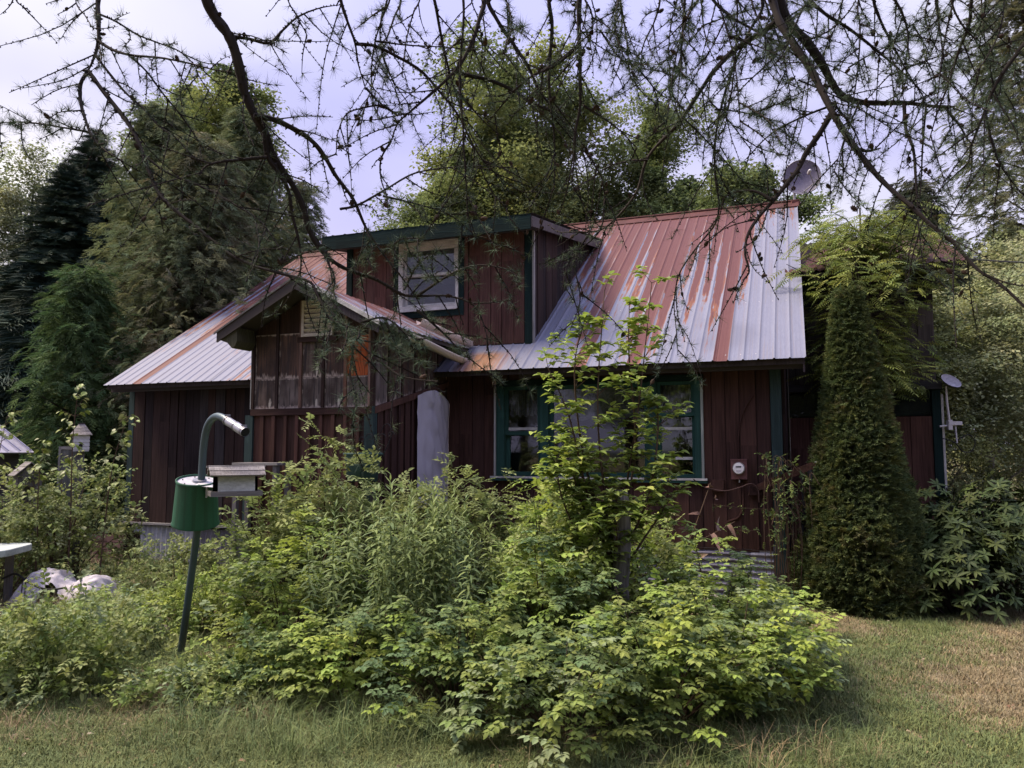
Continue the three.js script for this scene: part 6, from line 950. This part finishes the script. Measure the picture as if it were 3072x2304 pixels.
[8,0.35,[1.434,3.400,-2.900,1.460,3.321,-2.920,1.506,3.245,-2.940,1.549,3.185,-2.960,1.601,3.111,-2.980,1.668,3.025,-3.000]],
[8,0.2,[1.586,2.999,-3.000,1.571,2.880,-2.967,1.578,2.785,-2.933,1.565,2.639,-2.900,1.550,2.529,-2.867,1.532,2.422,-2.833,1.523,2.288,-2.800]],
[5,0.3,[1.702,3.014,-3.050,1.655,2.845,-3.000,1.612,2.657,-2.950,1.571,2.520,-2.900]],
[9,0.55,[1.634,3.214,-2.600,1.642,3.126,-2.640,1.626,3.054,-2.680,1.607,2.949,-2.720,1.588,2.872,-2.760,1.567,2.762,-2.800]],
[8,0.5,[1.760,3.002,-2.500,1.682,2.896,-2.520,1.646,2.824,-2.540,1.619,2.741,-2.560,1.593,2.660,-2.580,1.591,2.603,-2.600]],
[6,0.3,[1.559,3.214,-2.600,1.589,3.110,-2.600,1.626,3.062,-2.600,1.660,3.036,-2.600]],
[4,0.4,[1.537,3.278,-3.000,1.540,3.159,-3.000,1.546,3.016,-3.000]],
[4,0.3,[1.042,3.153,-2.900,0.986,3.099,-2.900,0.933,3.050,-2.900,0.881,2.997,-2.900]],
[5,0.4,[1.223,2.898,-2.800,1.284,2.809,-2.800,1.321,2.712,-2.800]],
[5,0.5,[1.751,2.987,-3.000,1.787,2.893,-2.967,1.811,2.809,-2.933,1.861,2.807,-2.900]],
[5,0.5,[1.657,2.791,-2.600,1.675,2.672,-2.600,1.696,2.603,-2.600,1.737,2.532,-2.600,1.789,2.468,-2.600]],
[8,0.2,[1.200,2.650,-2.600,1.241,2.643,-2.600,1.287,2.654,-2.600]],
[5,0.6,[1.255,2.949,-2.900,1.124,2.896,-2.900,1.005,2.828,-2.900,0.905,2.727,-2.900]],
[5,0.7,[1.713,3.462,-3.000,1.688,3.377,-3.000,1.704,3.278,-3.000,1.679,3.185,-3.000]],
[5,0.7,[0.688,3.462,-3.000,0.706,3.334,-3.000,0.651,3.206,-3.000,0.632,3.079,-3.000]],
[4,0.6,[0.745,3.400,-2.900,0.749,3.236,-2.867,0.768,3.117,-2.833,0.825,3.000,-2.800]],
[4,0.6,[1.751,3.214,-2.600,1.704,3.065,-2.567,1.624,2.938,-2.533,1.548,2.850,-2.500]],
[4,0.5,[1.361,2.965,-2.900,1.318,2.868,-2.900,1.274,2.727,-2.900,1.262,2.608,-2.900]],
[4,0.6,[1.158,3.210,-2.900,1.254,3.255,-2.900,1.336,3.338,-2.900,1.370,3.396,-2.900]],
[4,1,[-0.611,2.083,-2.400,-0.567,2.013,-2.367,-0.512,1.986,-2.333,-0.453,1.965,-2.300]],
[4,1,[-0.521,1.989,-2.450,-0.503,1.919,-2.413,-0.503,1.836,-2.375,-0.475,1.756,-2.337,-0.478,1.678,-2.300]],
[4,1,[-0.496,2.023,-2.500,-0.412,2.031,-2.467,-0.332,1.970,-2.433,-0.274,1.933,-2.400]],
[4,1,[-0.418,2.037,-2.500,-0.376,1.940,-2.450,-0.352,1.879,-2.400]],
[4,1,[-0.543,2.428,-2.800,-0.510,2.331,-2.750,-0.525,2.274,-2.700]],
[4,1,[-0.479,2.329,-2.800,-0.409,2.368,-2.750,-0.312,2.361,-2.700]],
[4,0.9,[-0.399,2.194,-2.800,-0.335,2.286,-2.750,-0.258,2.318,-2.700]],
[4,0.9,[-0.465,2.516,-2.700,-0.331,2.483,-2.700,-0.223,2.446,-2.700,-0.115,2.354,-2.700]],
[4,0.9,[-0.673,2.303,-2.700,-0.620,2.197,-2.650,-0.624,2.116,-2.600]],
[4,0.6,[0.384,2.639,-3.100,0.359,2.498,-3.067,0.233,2.365,-3.033,0.198,2.236,-3.000]],
[4,0.6,[0.321,2.500,-3.100,0.256,2.374,-3.067,0.272,2.202,-3.033,0.229,2.076,-3.000]],
[5,0.7,[-0.363,2.137,-2.900,-0.271,2.055,-2.867,-0.212,1.993,-2.833,-0.154,1.933,-2.800]],
[5,0.45,[0.649,3.177,-2.539,0.619,3.118,-2.532,0.594,3.061,-2.524,0.580,3.004,-2.516,0.576,2.947,-2.508,0.576,2.891,-2.500]],
[3.5,0.85,[0.632,3.186,-2.555,0.599,3.078,-2.533,0.567,2.972,-2.510,0.542,2.869,-2.487,0.524,2.767,-2.464,0.507,2.668,-2.441]],
[5,0.45,[1.717,3.440,-2.964,1.742,3.385,-2.993,1.753,3.328,-3.021,1.747,3.271,-3.049,1.722,3.212,-3.078,1.683,3.153,-3.106]],
[5,0.45,[1.587,3.229,-2.624,1.555,3.141,-2.606,1.525,3.054,-2.589,1.499,2.968,-2.571,1.477,2.884,-2.554,1.456,2.801,-2.536]],
[5,0.95,[2.029,3.564,-3.163,2.023,3.438,-3.156,2.026,3.314,-3.149,2.036,3.191,-3.143,2.055,3.069,-3.136,2.081,2.949,-3.129]],
[5,0.95,[1.182,3.535,-3.118,1.145,3.453,-3.115,1.109,3.371,-3.112,1.081,3.290,-3.109,1.062,3.209,-3.106,1.045,3.128,-3.103]],
[6,0.85,[1.285,3.127,-2.460,1.311,3.078,-2.471,1.332,3.029,-2.481,1.341,2.979,-2.492,1.337,2.929,-2.503,1.327,2.879,-2.514]],
[3.5,0.7,[0.670,3.444,-2.971,0.645,3.337,-2.957,0.628,3.231,-2.943,0.623,3.126,-2.929,0.630,3.023,-2.915,0.644,2.922,-2.900]],
[3.5,0.45,[0.701,3.158,-2.510,0.721,3.051,-2.493,0.739,2.946,-2.476,0.747,2.843,-2.460,0.747,2.741,-2.443,0.745,2.642,-2.426]],
[5,0.85,[0.864,3.250,-2.657,0.873,3.187,-2.643,0.887,3.126,-2.629,0.904,3.065,-2.616,0.923,3.005,-2.602,0.947,2.946,-2.588]],
[3.5,0.85,[0.968,3.571,-3.175,0.997,3.507,-3.190,1.019,3.443,-3.204,1.027,3.378,-3.218,1.021,3.313,-3.233,1.006,3.247,-3.247]],
[3.5,0.85,[1.246,3.230,-2.625,1.230,3.082,-2.598,1.205,2.938,-2.570,1.170,2.798,-2.543,1.125,2.661,-2.516,1.073,2.529,-2.489]],
[4,0.95,[0.398,3.293,-2.726,0.382,3.209,-2.694,0.376,3.128,-2.662,0.383,3.048,-2.630,0.401,2.970,-2.598,0.427,2.894,-2.565]],
[3.5,0.95,[1.979,3.502,-3.063,1.999,3.459,-3.101,2.000,3.414,-3.139,1.982,3.369,-3.176,1.944,3.321,-3.214,1.886,3.273,-3.252]],
[4,0.95,[1.432,3.556,-3.151,1.424,3.488,-3.191,1.404,3.418,-3.231,1.376,3.346,-3.271,1.339,3.272,-3.310,1.291,3.197,-3.350]],
[6,0.7,[0.613,3.212,-2.597,0.609,3.132,-2.609,0.605,3.052,-2.621,0.600,2.971,-2.633,0.595,2.890,-2.644,0.589,2.809,-2.656]],
[5,0.7,[1.063,3.225,-2.618,1.032,3.164,-2.597,1.000,3.104,-2.575,0.970,3.045,-2.554,0.943,2.987,-2.532,0.914,2.930,-2.511]],
[3.5,0.95,[0.768,3.155,-2.505,0.777,3.051,-2.542,0.778,2.943,-2.579,0.769,2.833,-2.616,0.751,2.721,-2.653,0.725,2.605,-2.690]],
[5,0.95,[0.998,3.410,-2.915,1.019,3.297,-2.888,1.038,3.187,-2.862,1.049,3.079,-2.835,1.051,2.974,-2.808,1.050,2.870,-2.781]],
[5,0.85,[1.664,3.385,-2.875,1.680,3.276,-2.890,1.698,3.166,-2.905,1.717,3.056,-2.920,1.735,2.945,-2.935,1.756,2.834,-2.950]],
[3.5,0.4,[0.352,3.633,-3.274,0.378,3.522,-3.287,0.376,3.411,-3.301,0.338,3.300,-3.314,0.263,3.189,-3.328,0.160,3.077,-3.341]],
[6,0.7,[0.285,3.463,-3.000,0.259,3.395,-2.974,0.253,3.328,-2.947,0.276,3.262,-2.921,0.325,3.198,-2.894,0.394,3.134,-2.867]],
[5,0.2,[-0.394,3.536,-3.118,-0.413,3.446,-3.091,-0.429,3.358,-3.063,-0.438,3.271,-3.036,-0.442,3.186,-3.008,-0.442,3.102,-2.981]],
[4,0.7,[-0.432,3.214,-2.600,-0.465,3.152,-2.636,-0.495,3.089,-2.672,-0.514,3.023,-2.708,-0.521,2.956,-2.744,-0.524,2.887,-2.780]],
[3.5,0.2,[-0.173,3.528,-3.106,-0.144,3.423,-3.101,-0.127,3.318,-3.096,-0.128,3.214,-3.091,-0.146,3.112,-3.087,-0.177,3.010,-3.082]],
[3.5,0.7,[-0.028,3.234,-2.631,-0.012,3.167,-2.595,-0.003,3.102,-2.558,-0.004,3.038,-2.521,-0.015,2.975,-2.484,-0.032,2.914,-2.448]],
[4,0.4,[0.242,3.132,-2.467,0.264,3.077,-2.464,0.271,3.023,-2.460,0.257,2.970,-2.456,0.222,2.916,-2.452,0.172,2.863,-2.449]],
[5,0.7,[-0.469,3.313,-2.760,-0.496,3.246,-2.793,-0.506,3.176,-2.827,-0.494,3.105,-2.860,-0.458,3.032,-2.893,-0.403,2.958,-2.926]],
[5,0.4,[0.412,3.338,-2.800,0.426,3.292,-2.835,0.441,3.245,-2.870,0.454,3.197,-2.906,0.465,3.147,-2.941,0.477,3.096,-2.976]],
[6,0.4,[-0.485,3.578,-3.187,-0.508,3.458,-3.159,-0.535,3.340,-3.131,-0.559,3.225,-3.103,-0.581,3.111,-3.075,-0.606,3.000,-3.047]],
[3.5,0.95,[0.970,2.967,-3.054,1.013,2.994,-3.054,1.057,3.013,-3.054,1.100,3.024,-3.054,1.143,3.028,-3.054]],
[3.5,0.95,[1.027,3.131,-3.290,1.096,3.089,-3.290,1.164,3.039,-3.290,1.233,2.982,-3.290,1.300,2.916,-3.290]],
[3.5,0.95,[1.764,3.164,-3.140,1.831,3.212,-3.140,1.898,3.251,-3.140,1.964,3.283,-3.140,2.031,3.307,-3.140]],
[3.5,0.8,[0.760,2.947,-2.860,0.803,2.903,-2.860,0.845,2.853,-2.860,0.887,2.795,-2.860,0.929,2.731,-2.860]],
[3.5,0.95,[1.314,3.008,-2.614,1.355,3.053,-2.614,1.396,3.091,-2.614,1.437,3.122,-2.614,1.478,3.147,-2.614]],
[3.5,0.95,[2.122,3.196,-3.248,2.214,3.279,-3.248,2.306,3.354,-3.248,2.397,3.420,-3.248,2.488,3.479,-3.248]],
[3.5,0.8,[1.090,3.009,-2.817,1.180,2.969,-2.817,1.271,2.922,-2.817,1.361,2.868,-2.817,1.450,2.808,-2.817]],
[3.5,0.95,[0.987,3.168,-2.978,1.031,3.194,-2.978,1.074,3.211,-2.978,1.118,3.222,-2.978,1.161,3.225,-2.978]],
[3.5,0.95,[0.696,2.953,-3.023,0.775,2.871,-3.023,0.854,2.782,-3.023,0.932,2.686,-3.023,1.009,2.583,-3.023]],
[3.5,0.95,[1.728,2.870,-2.767,1.804,2.922,-2.767,1.879,2.967,-2.767,1.955,3.006,-2.767,2.029,3.038,-2.767]],
[3.5,0.5,[1.523,3.106,-2.967,1.623,3.149,-2.967,1.723,3.185,-2.967,1.823,3.213,-2.967,1.923,3.234,-2.967]],
[3.5,0.95,[0.831,3.458,-3.223,0.943,3.500,-3.223,1.056,3.535,-3.223,1.169,3.562,-3.223,1.281,3.580,-3.223]],
[3.5,0.5,[1.069,3.289,-2.888,1.154,3.347,-2.888,1.238,3.398,-2.888,1.322,3.441,-2.888,1.406,3.478,-2.888]],
[3.5,0.8,[0.771,2.892,-2.812,0.848,2.883,-2.812,0.924,2.868,-2.812,0.999,2.845,-2.812,1.075,2.816,-2.812]],
[3.5,0.5,[2.060,3.320,-3.153,2.152,3.351,-3.153,2.245,3.374,-3.153,2.337,3.389,-3.153,2.428,3.397,-3.153]],
[3.5,0.8,[1.447,3.244,-3.178,1.533,3.297,-3.178,1.620,3.341,-3.178,1.706,3.378,-3.178,1.792,3.406,-3.178]]
];
// ================= the larch overhead: boughs hang in from above =================
{
  const t = thing('larch_tree', 'dark larch boughs with cones and needle tufts hanging across the sky', 'tree', null, [1.0, 0, 1.6]), o = V(1.0, 0, 1.6), r = rng(201);
  mesh('trunk', new Shape3().tube([V(0, -0.2, 0), V(0.02, 2, 0), V(0, 5, 0.05), V(0.05, 9, 0)], [0.19, 0.16, 0.12, 0.05], 14).geo(), bark, t);
  const limbPts = [[V(0, 3.3, 0), V(-0.7, 3.9, -2.4), V(-1.4, 4.1, -3.7), V(-2.2, 4.15, -4.4)], [V(0, 3.6, 0), V(-0.3, 4.2, -2.8), V(-0.6, 4.45, -4.3), V(-0.8, 4.5, -5.0)], [V(0, 3.45, 0), V(0.5, 4.1, -2.8), V(0.9, 4.3, -4.2), V(1.3, 4.3, -5.0)]].map((p) => curve(p, 24));
  limbPts.forEach((c) => mesh('limb', new Shape3().tube(c, c.map((_, i) => 0.055 - 0.0014 * i), 9).geo(), barkDark, t));
  const tuft = (seed, n, len) => { const q = rng(seed), s = new Shape3(); for (let k = 0; k < n; k++) { const a = q() * 6.283, e = 1.25 - 1.25 * Math.pow(q(), 0.8), d = V(Math.cos(a) * Math.cos(e), Math.sin(a) * Math.cos(e), Math.sin(e)), sd = V(0, 0, 0).crossVectors(d, rdir(q)).normalize(); s.blade(V(0, 0, 0), d, sd, len * (0.75 + 0.45 * q()), 0.00145); } return s.geo(true); };
  const tufts = [tuft(1, 17, 0.036), tuft(2, 13, 0.040), tuft(3, 22, 0.033)], cone = (() => { const s = new Shape3(); for (let k = 0; k < 22; k++) { const y = 0.016 * (k / 22), a = k * 2.4, R = 0.0075 * Math.sin(0.5 + 2.2 * k / 22), d = dirOf(a, 0.5 + k * 0.03); s.leaf(V(Math.sin(a) * R * 0.5, y, Math.cos(a) * R * 0.5), d, V(0, 1, 0).addScaledVector(d, -d.y).normalize(), 0.0085, 0.009, 0.5, -0.3, 0); } return s.geo(true); })();
  const TL = [[], [], []], CL = [], greens = [[0.07, 0.108, 0.063], [0.088, 0.126, 0.072], [0.058, 0.09, 0.058], [0.10, 0.135, 0.082]];
  const spur = (s, p, d, z = 1) => { const q = p.clone().addScaledVector(d, 0.0065 * z), u = V(0, 0, 0).crossVectors(d, V(0.3, 1, 0.2)).normalize().multiplyScalar(0.0036 * z), w = V(0, 0, 0).crossVectors(d, u).normalize().multiplyScalar(0.0036 * z), b = p.clone().addScaledVector(d, 0.0005), i = s.p.length / 3; for (const e of [u, w, u.clone().negate(), w.clone().negate()]) s.v(b.x + e.x, b.y + e.y, b.z + e.z); s.v(q.x, q.y, q.z); for (let k = 0; k < 4; k++) s.tri(i + k, i + (k + 1) % 4, i + 4); };
  const dress = (s, c, rad, leafy, cones) => {               // spurs, tufts and cones along a twig
    for (let i = 1; i < c.length; i++) { const T = V(0, 0, 0).subVectors(c[i], c[i - 1]), L = T.length(); T.normalize(); const n = Math.max(1, Math.round(L / 0.019)); for (let k = 0; k < n; k++) { const p = c[i - 1].clone().lerp(c[i], (k + r()) / n), d = rdir(r); d.addScaledVector(T, -d.dot(T)).normalize(); const b = p.clone().addScaledVector(d, rad * 0.8); spur(s, b, d, rad > 0.006 ? 1.7 : 1); if (r() < leafy) TL[Math.floor(r() * 3)].push([pose(b.clone().addScaledVector(d, 0.003), d.clone().addScaledVector(T, 0.5 * r()), rdir(r), 0.8 + 0.4 * r()), jit(greens[Math.floor(r() * 4)], r)]); else if (r() < cones) CL.push([pose(b, rdir(r), V(d.x, Math.abs(d.y) + 0.5, d.z), 0.8 + 0.4 * r()), jit([0.055, 0.038, 0.03], r, 0.3)]); } }
  };
  for (const [rm, leafy, a] of LARCH) {
    let p = []; for (let i = 0; i < a.length; i += 3) p.push(V(a[i] - o.x, a[i + 1], a[i + 2] - o.z));
    const first = V(p[0].x + o.x, p[0].y, p[0].z + o.z), topped = first.y > 1.6 + Math.tan(0.5445) * -first.z * 0.99;
    if (topped) { let best = null, bd = 1e9; for (const c of limbPts) for (const q of c) { const d = q.distanceTo(p[0]) - 0.3 * (q.y - p[0].y); if (q.y > p[0].y + 0.05 && d < bd) { bd = d; best = q; } } if (best) p = [best.clone(), best.clone().lerp(p[0], 0.5).add(V(0, 0.06, 0)), ...p]; }
    const c = curve(p, p.length * 5), r0 = rm * 0.001, s = new Shape3(), rad = c.map((_, i) => mix(r0, Math.max(0.0015, r0 * 0.22), i / (c.length - 1)) * (0.9 + 0.25 * noise(i * 0.9, r0 * 999, 3))); s.tube(c, rad, rm > 9 ? 9 : 6);
    const cn = a[0] > -0.6 ? 0.035 : 0.015, k0 = topped ? 10 : 0;
    for (let i = k0 + 1; i < c.length; i++) dress(s, [c[i - 1], c[i]], rad[i], leafy * (leafy > 0.88 ? 1.2 : rm > 9 ? 0.3 : 0.6), cn);
    let dist = 0; for (let i = k0 + 2; i < c.length; i++) { dist += c[i].distanceTo(c[i - 1]); const gap = leafy > 0.8 ? 0.045 : 0.055; if (dist > gap) { dist = 0; if (r() < 0.85) { const T = V(0, 0, 0).subVectors(c[i], c[i - 1]).normalize(), d = rdir(r); d.addScaledVector(T, -d.dot(T)).normalize().addScaledVector(T, 0.7).add(V(0, -0.35, 0)).normalize(); const L = (leafy > 0.8 ? 0.06 + 0.12 * r() : 0.08 + 0.34 * r() * r() + (rm > 6 ? 0.08 : 0)), e = c[i].clone().addScaledVector(d, L).add(V(0, -0.25 * L * r(), 0)), tw = curve([c[i], c[i].clone().lerp(e, 0.5).addScaledVector(rdir(r), L * 0.08), e], 5); s.tube(tw, [0.0028, 0.0024, 0.002, 0.0017, 0.0014, 0.0011], 4); dress(s, tw, 0.002, Math.min(1, leafy * 1.1 + 0.1), cn * 1.5); } } }
    mesh('branch', s.geo(), barkDark, t);
  }
  tufts.forEach((g, i) => many('needles', g, needleM, TL[i], t)); many('cones', cone, std([1, 1, 1]), CL, t);
}
scene.traverse((o) => { if (o.isMesh) { o.castShadow = true; o.receiveShadow = true; } });
renderer.render(scene, camera);
